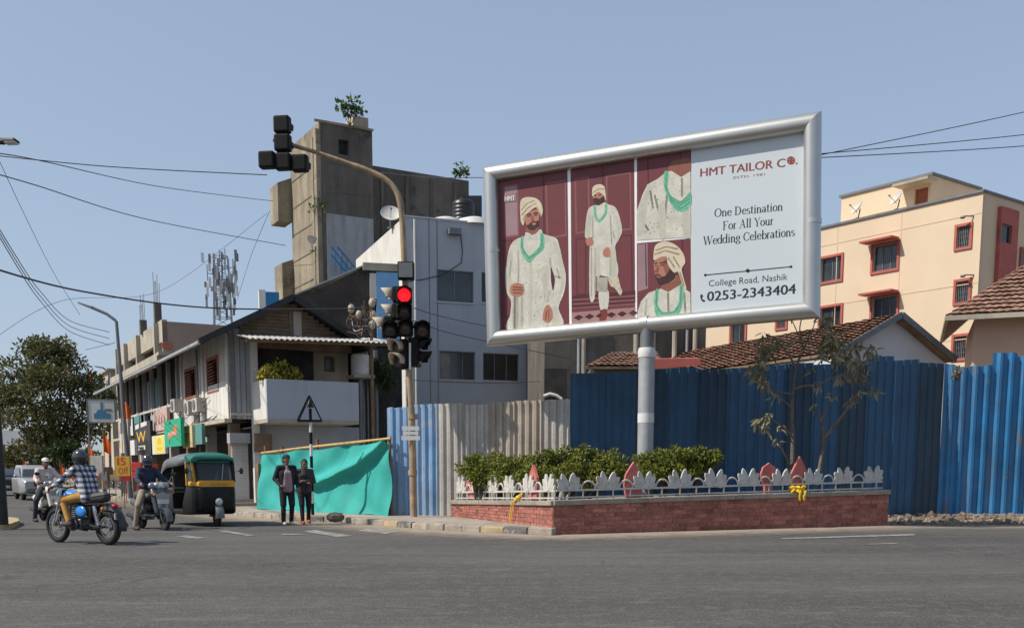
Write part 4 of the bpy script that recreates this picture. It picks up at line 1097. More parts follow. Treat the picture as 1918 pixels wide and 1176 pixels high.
# parapet line, joints
m = MB(); m.box(W_, 0.1, -.10, -.001, zt + .003, zt + .10); m.build('parapet_cap', 'frame_grey', B, smooth=0)
m = MB(); m.box(.001, .10, -.10, D_, zt - .003, zt + .098); m.build('parapet_cap', 'frame_grey', B, smooth=0)
for px in (1685, 1567):
    u = cb_.front(px, 500)[0]; m = MB(); m.box(u-.02, u+.02, -.012, .002, 0, zt-.1); m.build('wall_joint', 'peach', B, smooth=0)
for py in (540, 640, 415):
    z = cb_.front(1760, py)[1]; m = MB(); m.box(W_, -.05, -.014, .002, z-.02, z+.02); m.build('wall_joint', 'peach', B, smooth=0)
for py in (405, 515):                                                  # outdoor lamps by the small windows
    u, z = cb_.front(1824, py); m = MB(); m.bar((u-.25, -.35, z), (u, 0, z), .05); m.ell((u-.3, -.4, z-.05), (.14, .1, .07), 8, 6); m.build('wall_lamp', 'frame_grey', B)
# stair head on the roof
pcz = U(1745, 328, 52.5)
pf = Frame(pcz, (0.745, -1.0))
lx = (pcz - cb_.p).dot(cb_.x); ly = (pcz - cb_.p).dot(cb_.y)
hd = pf.rect(1713, 352, 1738, 385)
hd = (hd[0] + lx, hd[1] + lx, max(hd[2], zt + .1), hd[3])
x0 = pf.front(1576, 377)[0] + lx
facade(B, 'roof_room', 'cream', mapper('front', ly), x0, lx, zt - .01, pcz.z, [hd])
window(B, mapper('front', ly), hd, 1, gm='wood_red', fm='red_trim')
body(B, 'cream', x0, lx - .003, ly + .222, ly + 4.5, zt - .01, pcz.z - .003, 'roof_room_wall')
m = MB(); m.box(x0 - .1, lx + .1, ly - .1, ly + 4.6, pcz.z, pcz.z + .12); m.build('roof_slab', 'frame_grey', B, smooth=0)
m = MB(); m.box(hd[0] - .7, hd[1] + .5, ly - .9, ly - .002, hd[3] + .12, hd[3] + .24); m.build('roof_hood', 'concrete_mid', B, smooth=0)
def dish(label, p, rz, r=0.45, tilt=55, grp='satellite dishes on the roofs'):
    t = thing('satellite_dish', label, 'satellite dish', p, rz, grp)
    m = MB(); m.lathe([(0.001, 0), (r*.5, r*.06), (r*.85, r*.2), (r, r*.3), (r*.99, r*.32), (r*.84, r*.23), (r*.5, r*.09), (0.001, .03)], 20)
    o = m.build('bowl', 'dish', t, smooth=60); o.rotation_euler = (R(tilt), 0, 0); o.location = (0, 0, r*1.2)
    m = MB(); m.cyl((0, 0, 0), (0, .1, r*1.2), .03); m.box(-.15, .15, -.15, .15, 0, .04); m.build('stand', 'frame_grey', t)
    m = MB(); m.cyl((0, -.05, r*.75), (0, -r*1.05, r*1.55), .015, n=6); m.box(-.04, .04, -r*1.15, -r*.98, r*1.5, r*1.65); m.build('feed_arm', 'frame_grey', t)
    return t
for px, py, tx in ((1607, 410, 'pale satellite dish on the cream parapet left of the roof room'), (1681, 384, 'pale satellite dish on the cream parapet before the roof room door')):
    u, z = cb_.front(px, py, .1); dish(tx, cb_.w(u, .1, zt + .10), cb_.rot - .5, .42)

# ================================================================ small tiled houses, right
def tiled(parent, a, b, c, d, rows, cols, name='roof_tiles', lift=0.05, mt='tile'):
    """roof slope a-b (eave) to d-c (ridge) as overlapping courses of curved tiles, joined"""
    a, b, c, d = map(Vector, (a, b, c, d)); m = MB(); nrm = (b-a).cross(d-a).normalized()
    if nrm.z < 0: nrm = -nrm
    S = 4
    for r in range(rows):
        f0, f1 = r/rows, (r+1.12)/rows
        for k in range(cols):
            j = rnd.uniform(-.012, .012); dj = rnd.uniform(-.01, .015)
            vs = []
            for f, h in ((f0 + j*.3, lift), (min(f1, 1.01) + j*.3, 0.0)):
                for s in range(S+1):
                    u = (k + s/S)/cols
                    p = (a + (b-a)*u) + ((d + (c-d)*u) - (a + (b-a)*u))*f
                    vs.append(p + nrm*(h + dj + 0.035*math.sin(math.pi*s/S)))
            m.add(vs, [(s, s+1, S+2+s, S+1+s) for s in range(S)])
    return stuff(m.build(name, mt, parent, smooth=0, fix=False))
h1 = U(1672, 592, 36.0)                                                # apex of the grey gable
gf = Frame(h1, (1.0, 0.5))
H1 = fthing('tiled_house', 'small grey house with brown tiled roof and dark bargeboards behind the fence', 'building', gf)
ex, ez = gf.front(1768, 668)[0], gf.front(1768, 668)[1]
az = h1.z; hw = ex; ridge = Vector((0, 0, az))
rd = Vector((0, 14.0, 0.0))                                           # ridge runs back to the left
gable = MB(); gable.prism([(-hw, 0), (hw, 0), (hw, ez - .1), (0, az - .12), (-hw, ez - .1)], 0.0, 0.25); gable.build('gable_wall', 'grey_white', H1, smooth=0)
def slope(o, s): return [Vector((s*hw*1.03, -.35, ez-.12)) , Vector((s*hw*1.03, -.35, ez-.12)) + rd, rd + Vector((0, -.35, az)), Vector((0, -.35, az))]
for s in (-1, 1):
    p = slope(0, s); m = MB(); m.hexa([q - Vector((0, 0, .10)) for q in p] + [q - Vector((0, 0, .02)) for q in p]); m.build('roof_deck', 'wood_brown', H1, smooth=0)
    tiled(H1, p[0], p[1], p[2], p[3], 16, 34, lift=.07)
    m = MB(); m.bar(Vector((s*hw*1.06, -.42, ez-.14)), Vector((0, -.42, az-.0)), .05, .2); m.build('bargeboard', 'pale_blue' if 0 else 'frame_grey', H1, smooth=0)
m = MB(); m.hexa([Vector((-hw, .25, 0)), Vector((hw, .25, 0)), Vector((hw, .25, 0))+rd, Vector((-hw, .25, 0))+rd, Vector((-hw, .25, ez-.25)), Vector((hw, .25, ez-.25)), Vector((hw, .25, ez-.25))+rd, Vector((-hw, .25, ez-.25))+rd])
m.build('wall', 'grey_white', H1, smooth=0)
# peach house, far right
h2 = U(1826, 600, 36.0)
pf2 = Frame(h2, (0.9, -0.35))
H2 = fthing('tiled_house', 'peach house with overhanging red tiled roof at the end of the fence', 'building', pf2)
e0, e1 = pf2.front(1787, 603, -.8), pf2.front(1990, 556, -.8)
zE = pf2.front(1826, 600)[1]
body(H2, 'peach', 0, 7.5, 0, 6, 0, zE + .1)
za = zE + .05
m = MB(); A0, A1 = Vector((-.9, -.9, za)), Vector((8, -.9, za)); A2, A3 = Vector((8, 2.6, za + 2.1)), Vector((1.7, 2.6, za + 2.1))
m.hexa([p - Vector((0, 0, .1)) for p in (A0, A1, A2, A3)] + [A0, A1, A2, A3]); m.build('roof_deck', 'wood_brown', H2, smooth=0)
tiled(H2, A0 + Vector((0, 0, .02)), A1 + Vector((0, 0, .02)), A2 + Vector((0, 0, .02)), A3 + Vector((0, 0, .02)), 12, 34, lift=.07)
m = MB(); m.hexa([p - Vector((0, 0, .1)) for p in (Vector((-.9, 6.1, za)), A0, A3, A3 + Vector((0, .1, 0)))] + [Vector((-.9, 6.1, za)), A0, A3, A3 + Vector((0, .1, 0))]); m.build('roof_deck', 'wood_brown', H2, smooth=0)
tiled(H2, Vector((-.9, 6.1, za+.02)), A0 + Vector((0, 0, .02)), A3 + Vector((0, 0, .02)), A3 + Vector((0, .1, .02)), 12, 26, lift=.07)
m = MB(); m.box(-.98, 8, -1.02, -.91, za - .14, za + .02); m.build('gutter', 'concrete_mid', H2, smooth=0)
m = MB(); m.box(-.98, -.88, -1.0, 6, za - .14, za + .02); m.build('gutter', 'concrete_mid', H2, smooth=0)

# ================================================================ dark old structures behind the billboard pole
of = Frame(U(1020, 640, 46.0), (1, 0.12))
OB = fthing('old_building', 'stained grey concrete building glimpsed under the billboard', 'building', of)
x1 = of.front(1322, 640)[0]; ztop = of.front(1150, 560)[1]
hb = [of.rect(1047, 640, 1072, 690), of.rect(1118, 632, 1135, 652)]
facade(OB, 'front_wall', 'concrete_dark', fm, 0, x1, 0, ztop, [])
body(OB, 'concrete_dark', 0, x1 - .004, .222, 6, 0, ztop - .01)
for px in (1083, 1092, 1190, 1222, 1262, 1285, 1300):
    u = of.front(px, 640)[0]; m = MB(); m.cyl((u, -.12, 0), (u, -.12, ztop - .2), .07 if px % 2 else .11, n=8); m.build('drain_pipe', 'galv' if px in (1083, 1285) else 'concrete_mid', OB)
sf = Frame(U(1106, 690, 40.0), (1, 0.0))
SH = fthing('tiled_shed', 'low shed with old brown tiled roof behind the blue fence', 'building', sf)
r0, r1 = sf.front(1100, 688), sf.front(1204, 690)
rt_, rr = sf.front(1150, 655), sf.front(1202, 656)
body(SH, 'concrete_dark', 0, r1[0]+.4, 0, 2.5, 0, r0[1] - .05)
A = [Vector((r0[0]-.1, -.3, r0[1])), Vector((r1[0]+.8, -.3, r0[1])), Vector((rr[0]+.8, 1.2, rt_[1])), Vector((rt_[0], 1.2, rt_[1]))]
m = MB(); m.hexa([p - Vector((0, 0, .08)) for p in A] + A); m.build('roof_deck', 'wood_brown', SH, smooth=0)
tiled(SH, *[p + Vector((0, 0, .02)) for p in A], 7, 12)
rf = Frame(U(1226, 688, 39.0), (1, 0.05))
RS = fthing('lean_to_shed', 'lean-to with red painted fascia and pale sheet roof behind the fence', 'building', rf)
a, b_ = rf.front(1226, 686), rf.front(1312, 672)
body(RS, 'concrete_mid', 0, b_[0], .4, 2, 0, a[1])
m = MB(); m.hexa([Vector((0, 0, a[1]-.1)), Vector((b_[0], 0, a[1]+.05)), Vector((b_[0], .5, a[1]+.1)), Vector((0, .5, a[1]-.05)), Vector((0, 0, a[1]+.28)), Vector((b_[0], 0, b_[1]+.02)), Vector((b_[0], .5, b_[1]+.1)), Vector((0, .5, a[1]+.35))]); m.build('fascia', 'red_trim', RS, smooth=0)
dk = Frame(U(1020, 700, 44.0), (1, 0.0)); u1 = dk.front(1062, 700)[0]
DS = fthing('dark_gateway', 'dark open gateway with curved white rim between grey building and blue fence', 'gateway', dk)
body(DS, 'dark_inside', 0, u1, 0, 1, 0, dk.front(1040, 690)[1])
m = MB(); m.tube([(u, -.1, z) for u, z in [dk.front(x, y) for x, y in ((1018, 742), (1030, 738), (1042, 741), (1052, 748))]], .07, 8); m.build('rim', 'sign_white', DS)

# ================================================================ grey office building
gc = U(757, 406, 50.0)
gb = Frame(gc, (2.6, 1.0))
GB = fthing('office_building', 'plain grey plastered office building with flat roof and sliding windows', 'building', gb)
xr = gb.front(1021, 640)[0]; gz = gc.z
gw = [gb.rect(818, 507, 887, 566), gb.rect(902, 512, 965, 568), gb.rect(823, 658, 890, 711), gb.rect(905, 662, 972, 713)]
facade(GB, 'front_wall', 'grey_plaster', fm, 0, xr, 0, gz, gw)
for i, h in enumerate(gw): window(GB, fm, h, (2, 2, 3, 3)[i], gm='glass_dark' if i % 2 else 'glass', curtain='curtain' if i == 2 else None, sill='grey_white')
body(GB, 'grey_plaster', .004, xr, .222, 9, 0, gz - .01)
yl = gb.side(666, 455)[0]
facade(GB, 'side_wall', 'white_and_lit', mapper('left'), 0.0, max(yl, 9.0), 0, gz - .005, [], .003)  # white instead of plaster grey: sunlight on this face put into the colour
m = MB(); m.box(-.05, xr + .05, -.06, -.002, gz - .0, gz + .07); m.build('parapet_cap', 'grey_white', GB, smooth=0)
for px in (804, 819):
    u = gb.front(px, 500)[0]; m = MB(); m.box(u-.015, u+.015, -.02, .002, 0, gz - .02); m.build('wall_joint', 'frame_grey', GB, smooth=0)
u = gb.front(776, 500)[0]; m = MB(); m.cyl((u, -.1, 2), (u, -.1, gz - .1), .05, n=8); m.build('drain_pipe', 'sign_white', GB)
a = gb.rect(838, 430, 860, 441); m = MB(); m.box(a[0], a[1], -.35, -.002, a[2], a[3]); m.build('junction_box', 'frame_grey', GB, smooth=0)
m = MB(); pts = [gb.front(x, y) for x, y in ((862, 436), (866, 470), (864, 492), (850, 502), (828, 515), (790, 524), (760, 528))]; m.tube([(p[0], -.03, p[1]) for p in pts], .02, 5); m.build('wall_cable', 'cable', GB)
def tank(label, p, r, h, mt, grp='water tanks', ribs=7, lid=True):
    t = thing('water_tank', label, 'water tank', p, 0, grp); prof = [(0.001, 0), (r, 0)]
    for i in range(ribs):
        z0 = h*.9*i/ribs; z1 = h*.9*(i+.5)/ribs; z2 = h*.9*(i+1)/ribs
        prof += [(r, z0+.01), (r*1.05, z0+.04), (r*1.05, z1), (r, z1+.03), (r, z2)]
    prof += [(r*.8, h*.97), (r*.4, h), (.001, h)]
    m = MB(); m.lathe(prof, 24); m.build('tank_body', mt, t, smooth=50)
    if lid: m = MB(); m.lathe([(.001, h), (r*.35, h), (r*.35, h*1.08), (.001, h*1.09)], 16); m.build('lid', mt, t)
    return t
tk = U(868, 407, 52.5); tank('black ribbed water tank on the grey office roof', (tk.x, tk.y, gz - .01), .55, 1.4, 'tank_black')
tk = U(886, 407, 53.5); m = MB(); m.box(-.45, .45, -.3, .3, 0, 1.8); o = tag(m.build('roof_cabinet', 'tank_black', loc=(tk.x, tk.y, gz - .01)), 'dark box cabinet beside the black tank on the office roof', 'cabinet')
for px in (835, 888): 
    tk = U(px, 412, 52.0); m = MB(); m.lathe([(.001, 0), (1.0, 0), (.85, .28), (.4, .42), (.001, .45)], 18); o = m.build('roof_cover', 'sign_white', loc=(tk.x, tk.y, gz - .01)); tag(o, 'white domed cover on the grey office roof ' + ('left of' if px < 860 else 'right of') + ' the black tank', 'cover', 'white covers on the office roof')

# ================================================================ raw concrete tower and wing
tcn = U(597, 229, 62.0)
tb = Frame(tcn, (1.0, 0.573))
TB = fthing('concrete_tower', 'tall raw concrete stair tower with stained wing and plants on top', 'building', tb)
tz = tcn.z; yl = tb.side(543, 275)[0]; xr = tb.front(697, 255)[0]
for k in range(9):                                                   # formwork joints
    z = tz*(.30 + .075*k)
    m = MB(); m.box(-.004 - .02, -.003, 1.3, yl - .05, z - .04, z + .02); m.build('form_joint', 'concrete_dark', TB, smooth=0)
    if k > 2: m = MB(); m.box(.3, xr - .05, -.02, -.003, z - .03, z + .02); m.build('form_joint', 'concrete_dark', TB, smooth=0)
hw_ = [tb.rect(634, 262, 653, 290)]
facade(TB, 'front_wall', 'concrete_dark', fm, .12, xr, 0, tz, hw_, .4)  # darker than the side wall: this face's shade is in the colour
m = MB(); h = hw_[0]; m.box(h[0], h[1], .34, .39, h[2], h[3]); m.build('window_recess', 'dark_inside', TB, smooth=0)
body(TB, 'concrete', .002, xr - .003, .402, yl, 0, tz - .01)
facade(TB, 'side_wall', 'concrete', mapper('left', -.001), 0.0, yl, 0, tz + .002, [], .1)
m = MB(); m.box(-.25, -.003, -.1, .32, 0, tz - .4); m.build('corner_pilaster', 'concrete', TB, smooth=0)
m = MB(); m.box(-.10, -.003, .9, 1.25, 0, tz - .6); m.build('corner_pilaster', 'concrete', TB, smooth=0)
ya, za0 = tb.side(537, 345)[0], tb.side(525, 432)[1]; za1 = tb.side(525, 350)[1]
m = MB(); m.hexa([(-.9, yl-.1, za0), (0, yl-.1, za0), (0, yl+1.5, za0), (-.9, yl+1.5, za0), (-.9, yl-.1, za1-.4), (0, yl-.1, za1), (0, yl+1.5, za1), (-.9, yl+1.5, za1-.4)]); m.build('side_ledge', 'concrete', TB, smooth=0)
za1 = tb.side(525, 500)[1]; za0 = za1 - 4
m = MB(); m.hexa([(-.75, yl-.1, za0), (0, yl-.1, za0), (0, yl+1.5, za0), (-.75, yl+1.5, za0), (-.75, yl-.1, za1-.3), (0, yl-.1, za1), (0, yl+1.5, za1), (-.75, yl+1.5, za1-.3)]); m.build('side_ledge', 'concrete', TB, smooth=0)
wx0, wx1 = xr, tb.front(878, 335, 1.0)[0]; wz0, wz1 = tb.front(702, 311, 1.0)[1], tb.front(876, 330, 1.0)[1]; 
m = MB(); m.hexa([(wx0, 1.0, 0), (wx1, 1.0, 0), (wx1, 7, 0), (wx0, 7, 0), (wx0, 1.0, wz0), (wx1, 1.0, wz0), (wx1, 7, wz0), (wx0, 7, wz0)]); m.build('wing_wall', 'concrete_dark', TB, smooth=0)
for k in range(4):
    u = wx0 + (wx1-wx0)*(k+.6)/4.2; m = MB(); m.box(u-.1, u+.1, .93, .999, 0, wz0 - .25); m.build('wing_rib', 'concrete_dark', TB, smooth=0)
a = tb.rect(612, 405, 700, 520, -.05); m = MB(); m.box(a[0], a[1], -.06, -.002, a[2]-6, a[3]); m.build('painted_wall', 'old_grey', TB, smooth=0)
a = tb.rect(661, 219, 690, 250, .3); m = MB(); m.box(a[0], a[1], .3, 1.6, tz - .01, a[3]); m.build('roof_tank', 'concrete_mid', TB, smooth=0)
m = MB(); m.box(-.3, xr+.05, -.12, -.003, tz, tz + .12); m.build('parapet_cap', 'concrete', TB, smooth=0)
for px, py, tx in ((594, 463, 'cream satellite dish on the sunlit tower flank'), ):
    y_, z_ = tb.side(px, py); dish(tx, tb.w(-.35, .6, z_ - .3), tb.rot + .2, .42)
dq = gb.side(735, 410); dish('pale satellite dish leaning over the sunlit side parapet', gb.w(-.1, dq[0], gz - .05), 0.2, .5)
# blue stair rails on the tower's lower roof
br = Frame(U(610, 520, 47.0), (1, .3)); t = fthing('stair_railing', 'blue metal staircase railing beside the concrete tower', 'railing', br)
for off in (0.0, .6):
    for k in range(2):
        p, q = br.front(620 + off*20, 462 + k*14, off), br.front(682 + off*20, 536 + k*14, off)
        m = MB(); m.tube([(p[0], off, p[1]), (q[0], off, q[1])], .035, 6); m.build('handrail', 'deep_blue', t)
    for k in range(8):
        p, q = br.front(620 + 62*k/7 + off*20, 462 + 74*k/7, off), br.front(620 + 62*k/7 + off*20, 492 + 74*k/7, off)
        m = MB(); m.tube([(p[0], off, p[1]), (q[0], off, q[1] - .2)], .022, 5); m.build('baluster', 'deep_blue', t)

# ================================================================ unfinished building, left background
uc = U(303, 600, 82.0)
uf = Frame(uc, (SD.y, -SD.x))
UB = fthing('unfinished_building', 'unfinished concrete frame building with brown side wall above the shop roofs', 'building', uf)
uz = uc.z; yl = uf.side(214, 652)[0]; xr = uf.front(440, 612)[0]
body(UB, 'concrete_dark', .9, xr, .3, yl, 0, uz - .3, 'inner_wall')
body(UB, 'brown_wall', .003, xr, 0, .29, 0, uz - .05, 'side_wall')
for (pya, pyb, d) in ((600, 642, 0.0), (665, 684, -0.5)):
    za_, zb2 = uf.side(300, pya)[1], uf.side(300, pyb)[1]
    m = MB(); m.box(d, .4, 0.0, yl, zb2, za_); m.build('slab_band', 'concrete_mid', UB, smooth=0)
for px in (297, 262, 238, 222):
    y_ = uf.side(px, 650)[0]; m = MB(); m.box(-.35, .35, y_ - .25, y_ + .25, 0, uz - .02); m.build('column', 'concrete_mid', UB, smooth=0)
for px, hh in ((268, 1.1), (296, 1.6)):
    y_ = uf.side(px, 620)[0] + .3; m = MB(); m.box(-.2, .35, y_ - .25, y_ + .25, uz - .1, uz + hh); m.build('column_stub', 'concrete_dark', UB, smooth=0)
    for i in range(5):
        m = MB(); m.tube([(-.15 + .1*i, y_ + .12*(i % 2), uz + hh - .1), (-.15 + .1*i + rnd.uniform(-.05, .05), y_ + .12*(i % 2), uz + hh + rnd.uniform(1.2, 2.4))], .022, 5); m.build('rebar', 'wood_pole', UB)
a = uf.rect(303, 643, 322, 652); m = MB(); m.box(a[0], a[1], -.15, -.002, a[2], a[3]); m.build('wall_niche', 'red_trim', UB, smooth=0)
a = uf.rect(296, 660, 340, 666, -.8); m = MB(); m.box(a[0], a[1], -1.0, -.002, a[2], a[3]); m.build('side_ledge', 'concrete_mid', UB, smooth=0)
# small cream building further along
sc = Frame(U(206, 700, 105), (SD.y, -SD.x)); SB = fthing('small_building', 'small cream block between the big tree and the shop roofs', 'building', sc)
z = U(206, 694, 105).z; body(SB, 'beige_wall', 0, 5, 0, 8, 0, z); m = MB(); m.box(-.3, 5, -.3, 8, z + .002, z + .2); m.build('roof_slab', 'concrete_mid', SB, smooth=0)
for k in range(2):
    m = MB(); m.box(-.03, .02, 1.5 + 3*k, 3 + 3*k, z - 2, z - .8); m.build('window', 'glass_dark', SB, smooth=0)
# far white-blue building at the end of the street
ff = Frame(U(-30, 870, 120), (1, 0.05)); FBd = fthing('far_building', 'far pale office building with dark window bands beyond the tree', 'building', ff)
x1 = ff.front(52, 850)[0]; z1 = ff.front(0, 805)[1]
hs_ = [ff.rect(2, 832, 10, 848), ff.rect(15, 834, 40, 848), ff.rect(2, 854, 12, 866), ff.rect(15, 854, 40, 868)]
facade(FBd, 'front_wall', 'grey_white', fm, 0, x1, 0, z1, hs_, .4); body(FBd, 'grey_white', 0.003, x1 - .003, .402, 10, 0, z1 - .01)
for h in hs_: window(FBd, fm, h, 2, depth=.3, gm='glass_dark')

# ================================================================ telecom mast
tf = Frame(U(418, 606, 88.0), (1, .2)); TM = fthing('telecom_mast', 'lattice telecom mast crowded with grey panel antennas on the rooftop', 'telecom mast', tf)
zb0, zt0 = uz - .6, U(418, 482, 88).z
body(TM, 'concrete_dark', -1.2, 1.3, -.8, .8, 0, zb0, 'plinth'); 
for sx in (-.75, .75):
    for sy in (-.6, .6): m = MB(); m.bar((sx, sy, zb0), (sx*.75, sy*.75, zt0), .10); m.build('mast_leg', 'galv', TM, smooth=0)
for k in range(8):
    f = k/8; z0_ = zb0 + (zt0-zb0)*f; z1_ = zb0 + (zt0-zb0)*(k+1)/8; w = .75*(1-.25*f)
    for a_, b_ in (((-w, -.6, z0_), (w, -.55, z1_)), ((w, -.6, z0_), (-w, -.55, z1_)), ((-w, -.62, z1_), (w, -.62, z1_)), ((-w, .5, z1_), (w, .5, z1_))):
        m = MB(); m.bar(a_, b_, .05); m.build('brace', 'galv', TM, smooth=0)
for k in range(64):
    f = rnd.random()**.8; z = zb0 + 1.2 + (zt0-zb0-1.5)*f; sp = 1.15 + .35*f; x = rnd.uniform(-sp, sp); h_ = rnd.uniform(.35, 1.1)
    m = MB(); m.box(x-.09, x+.09, -1.0 + rnd.uniform(-.2, .2), -.85, z, z+h_); m.build('panel_antenna', rnd.choice(['galv', 'frame_grey', 'sign_white', 'frame_grey']), TM, smooth=0)
for k in range(12):
    x = rnd.uniform(-1.4, 1.4); z = zt0 - rnd.uniform(0, 3.5); m = MB(); m.cyl((x, -.7, z-.6), (x, -.7, z+.7), .035, n=6); m.bar((x, -.7, z), (x*.5, -.4, z), .05); m.build('antenna_rod', 'frame_grey', TM)
m = MB(); m.lathe([(.001, 0), (.32, 0), (.3, .12), (.001, .16)], 16, (.15, -1.15, U(418, 545, 88).z), 'y'); m.build('drum_antenna', 'sign_white', TM)
# blue tank box on the roof behind the gable
bq = Frame(U(498, 575, 58), (1, .3)); a = bq.rect(502, 547, 523, 580); m = MB(); m.box(0, a[1], 0, 1.0, a[2]-8, a[3]); o = m.build('roof_booth', 'deep_blue', loc=bq.w(0, 0, 0), rot=(0, 0, bq.rot), smooth=0); tag(o, 'blue box cabin with white edge on the roof behind the old gable', 'cabin')
m = MB(); m.box(-.35, -.003, 0, 1.0, a[2]-8, a[3] + .1); m.build('edge_panel', 'sign_white', o, smooth=0)

# ================================================================ old two-storey corner house with shops
C0 = U(430, 700, 35.0)
hf = Frame(C0, (SD.y, -SD.x))
OH = fthing('corner_house', 'old two-storey corner house with gable, balcony and shop fronts along the street', 'building', hf)
LEN = hf.side(216, 735, 0)[0]
zf = hf.front(430, 784)[1]                                            # underside of the upper floor
ze = hf.front(436, 618)[1]                                            # eave height
xp = hf.front(470, 700)[0]                                            # balcony starts here
yb = hf.side(500, 750, xp)[0]                                         # front of the balcony (negative y)
xb1 = hf.front(672, 750, yb)[0]
xR = hf.front(735, 700, 0)[0]
apx = hf.front(548, 556, -.45)
# gable end
facade(OH, 'gable_wall', 'old_grey', fm, 0.0, xp, zf, ze + .05, [], .15)  # greyer than the street wall, with the gable's shade put into the colour
for k in range(1, 4):
    m = MB(); u = xp*k/4; m.box(u-.012, u+.012, -.014, .002, zf, ze); m.build('board_joint', 'frame_grey', OH, smooth=0)
m = MB(); m.box(-.02, xp, -.05, -.003, zf + .12, zf + .2); m.build('floor_band', 'old_white', OH, smooth=0)
zgt = hf.front(470, 632, -.2)[1]
xr_ = hf.front(668, 625, -.45)[0]
tri = MB(); tri.prism([(.05, zgt - .3), (xr_, zgt - .3), (xr_ - .05, zgt), (apx[0], apx[1] - .12), (.3, ze + .1)], .02, .12); tri.build('gable_boards', 'wood_brown', OH, smooth=0)
npl = 11
for k in range(npl):                                                  # weatherboards of the gable
    z0 = zgt - .05 + (apx[1] - zgt - .1)*k/npl; z1 = zgt - .05 + (apx[1] - zgt - .1)*(k+1)/npl
    f = (z0 - ze)/(apx[1] - ze); f = max(f, 0); f2 = max((z0 - zgt)/(apx[1] - zgt), 0)
    a, b = .1 + (apx[0] - .1)*max(f, .08), xr_ + (apx[0] - xr_)*f2
    if b - a > .25: m = MB(); m.box(a + .12, b - .15, -.02 - .012*(k % 2), .018, z0, z1 - .012); m.build('plank', 'wood_brown', OH, smooth=0)
m = MB(); m.box(apx[0] - .02, apx[0] + .10, -.06, -.035, zgt, apx[1] - .2); m.build('king_post', 'wood_brown', OH, smooth=0)
m = MB(); m.box(apx[0] + .13, apx[0] + .42, -.055, -.035, zgt + .05, zgt + 1.0); m.build('board_patch', 'beige_wall', OH, smooth=0)
# roof: two long slopes of dark sheet, rafters under the eave
ov = 1.05
zel = ze - .42
def slab(p, th, nm, mt):
    m = MB(); m.hexa([Vector(q) - Vector((0, 0, th)) for q in p] + [Vector(q) for q in p]); return m.build(nm, mt, OH, smooth=0)
slab([(-ov, -.6, zel), (-ov, LEN, zel), (apx[0], LEN, apx[1] + .08), (apx[0], -.6, apx[1] + .08)], .07, 'roof_slope', 'roof_sheet')
slab([(apx[0], -.6, apx[1] + .083), (apx[0], LEN, apx[1] + .083), (xr_ + .5, LEN, zgt - .15), (xr_ + .5, -.6, zgt - .15)], .07, 'roof_slope', 'roof_sheet')
m = MB(); m.box(-ov - .1, -ov + .02, -.6, LEN, zel - .16, zel - .075); m.build('gutter', 'galv', OH, smooth=0)
m = MB(); m.bar((-ov - .05, -.63, zel - .1), (apx[0], -.63, apx[1] - .02), .05, .2); m.build('bargeboard', 'black_iron', OH, smooth=0)
m = MB(); m.bar((apx[0], -.63, apx[1] - .02), (xr_ + .55, -.63, zgt - .22), .05, .2); m.build('bargeboard', 'black_iron', OH, smooth=0)
for k in range(30):
    y = .3 + LEN*k/30; m = MB(); m.bar((-ov + .05, y, zel - .10), (.2, y, zel - .10 + (ov+.15)*(apx[1] + .08 - zel)/(apx[0] + ov)), .06, .1); m.build('rafter', 'wood_brown', OH, smooth=0)
# street side, upper floor
ml = mapper('left')
lv = [hf.srect(388, 668, 410, 736), hf.srect(347, 688, 368, 746)]
ysp = hf.side(342, 740)[0]
y318 = hf.side(318, 740)[0]
facade(OH, 'street_wall', 'old_white', ml, .0, ysp, zf, ze, [(a, b, c, min(d, ze - .25)) for a, b, c, d in lv], .2)
body(OH, 'dark_inside', .203, 3.0, .16, LEN, zf + .1, ze, 'inner_wall')
for (a, b, c, d) in lv:
    d = min(d, ze - .25); w = MB(); mbox(w, ml, a, a+.12, -.03, .05, c, d); mbox(w, ml, b-.12, b, -.03, .05, c, d); mbox(w, ml, a+.12, b-.12, -.028, .05, d-.1, d); mbox(w, ml, a+.12, b-.12, -.028, .05, c, c+.08)
    mid = a + (b-a)*.45; wo = w.build('window', 'wood_red', OH, smooth=0)
    pn_ = MB(); mbox(pn_, ml, a+.12, b-.12, .10, .13, c, d); pn_.build('dark_pane', 'glass_dark', wo, smooth=0)
    for i in range(9):                                                # louvre slats on the closed leaf
        z0 = c + .12 + (d-c-.26)*i/9; s = MB(); u0, u1 = mid, b - .14
        s.hexa([ml(u0, -.02, z0), ml(u1, -.02, z0), ml(u1, .05, z0+.06), ml(u0, .05, z0+.06), ml(u0, -.02, z0+.025), ml(u1, -.02, z0+.025), ml(u1, .05, z0+.085), ml(u0, .05, z0+.085)])
        s.build('louvre_slat', 'wood_red', wo, smooth=0)
for px in (430, 384, 343):
    y = hf.side(px, 740)[0]; m = MB(); m.box(-.06, -.003, y - .0, y + .22, zf, ze - .1); m.build('wall_post', 'white_and_lit', OH, smooth=0)
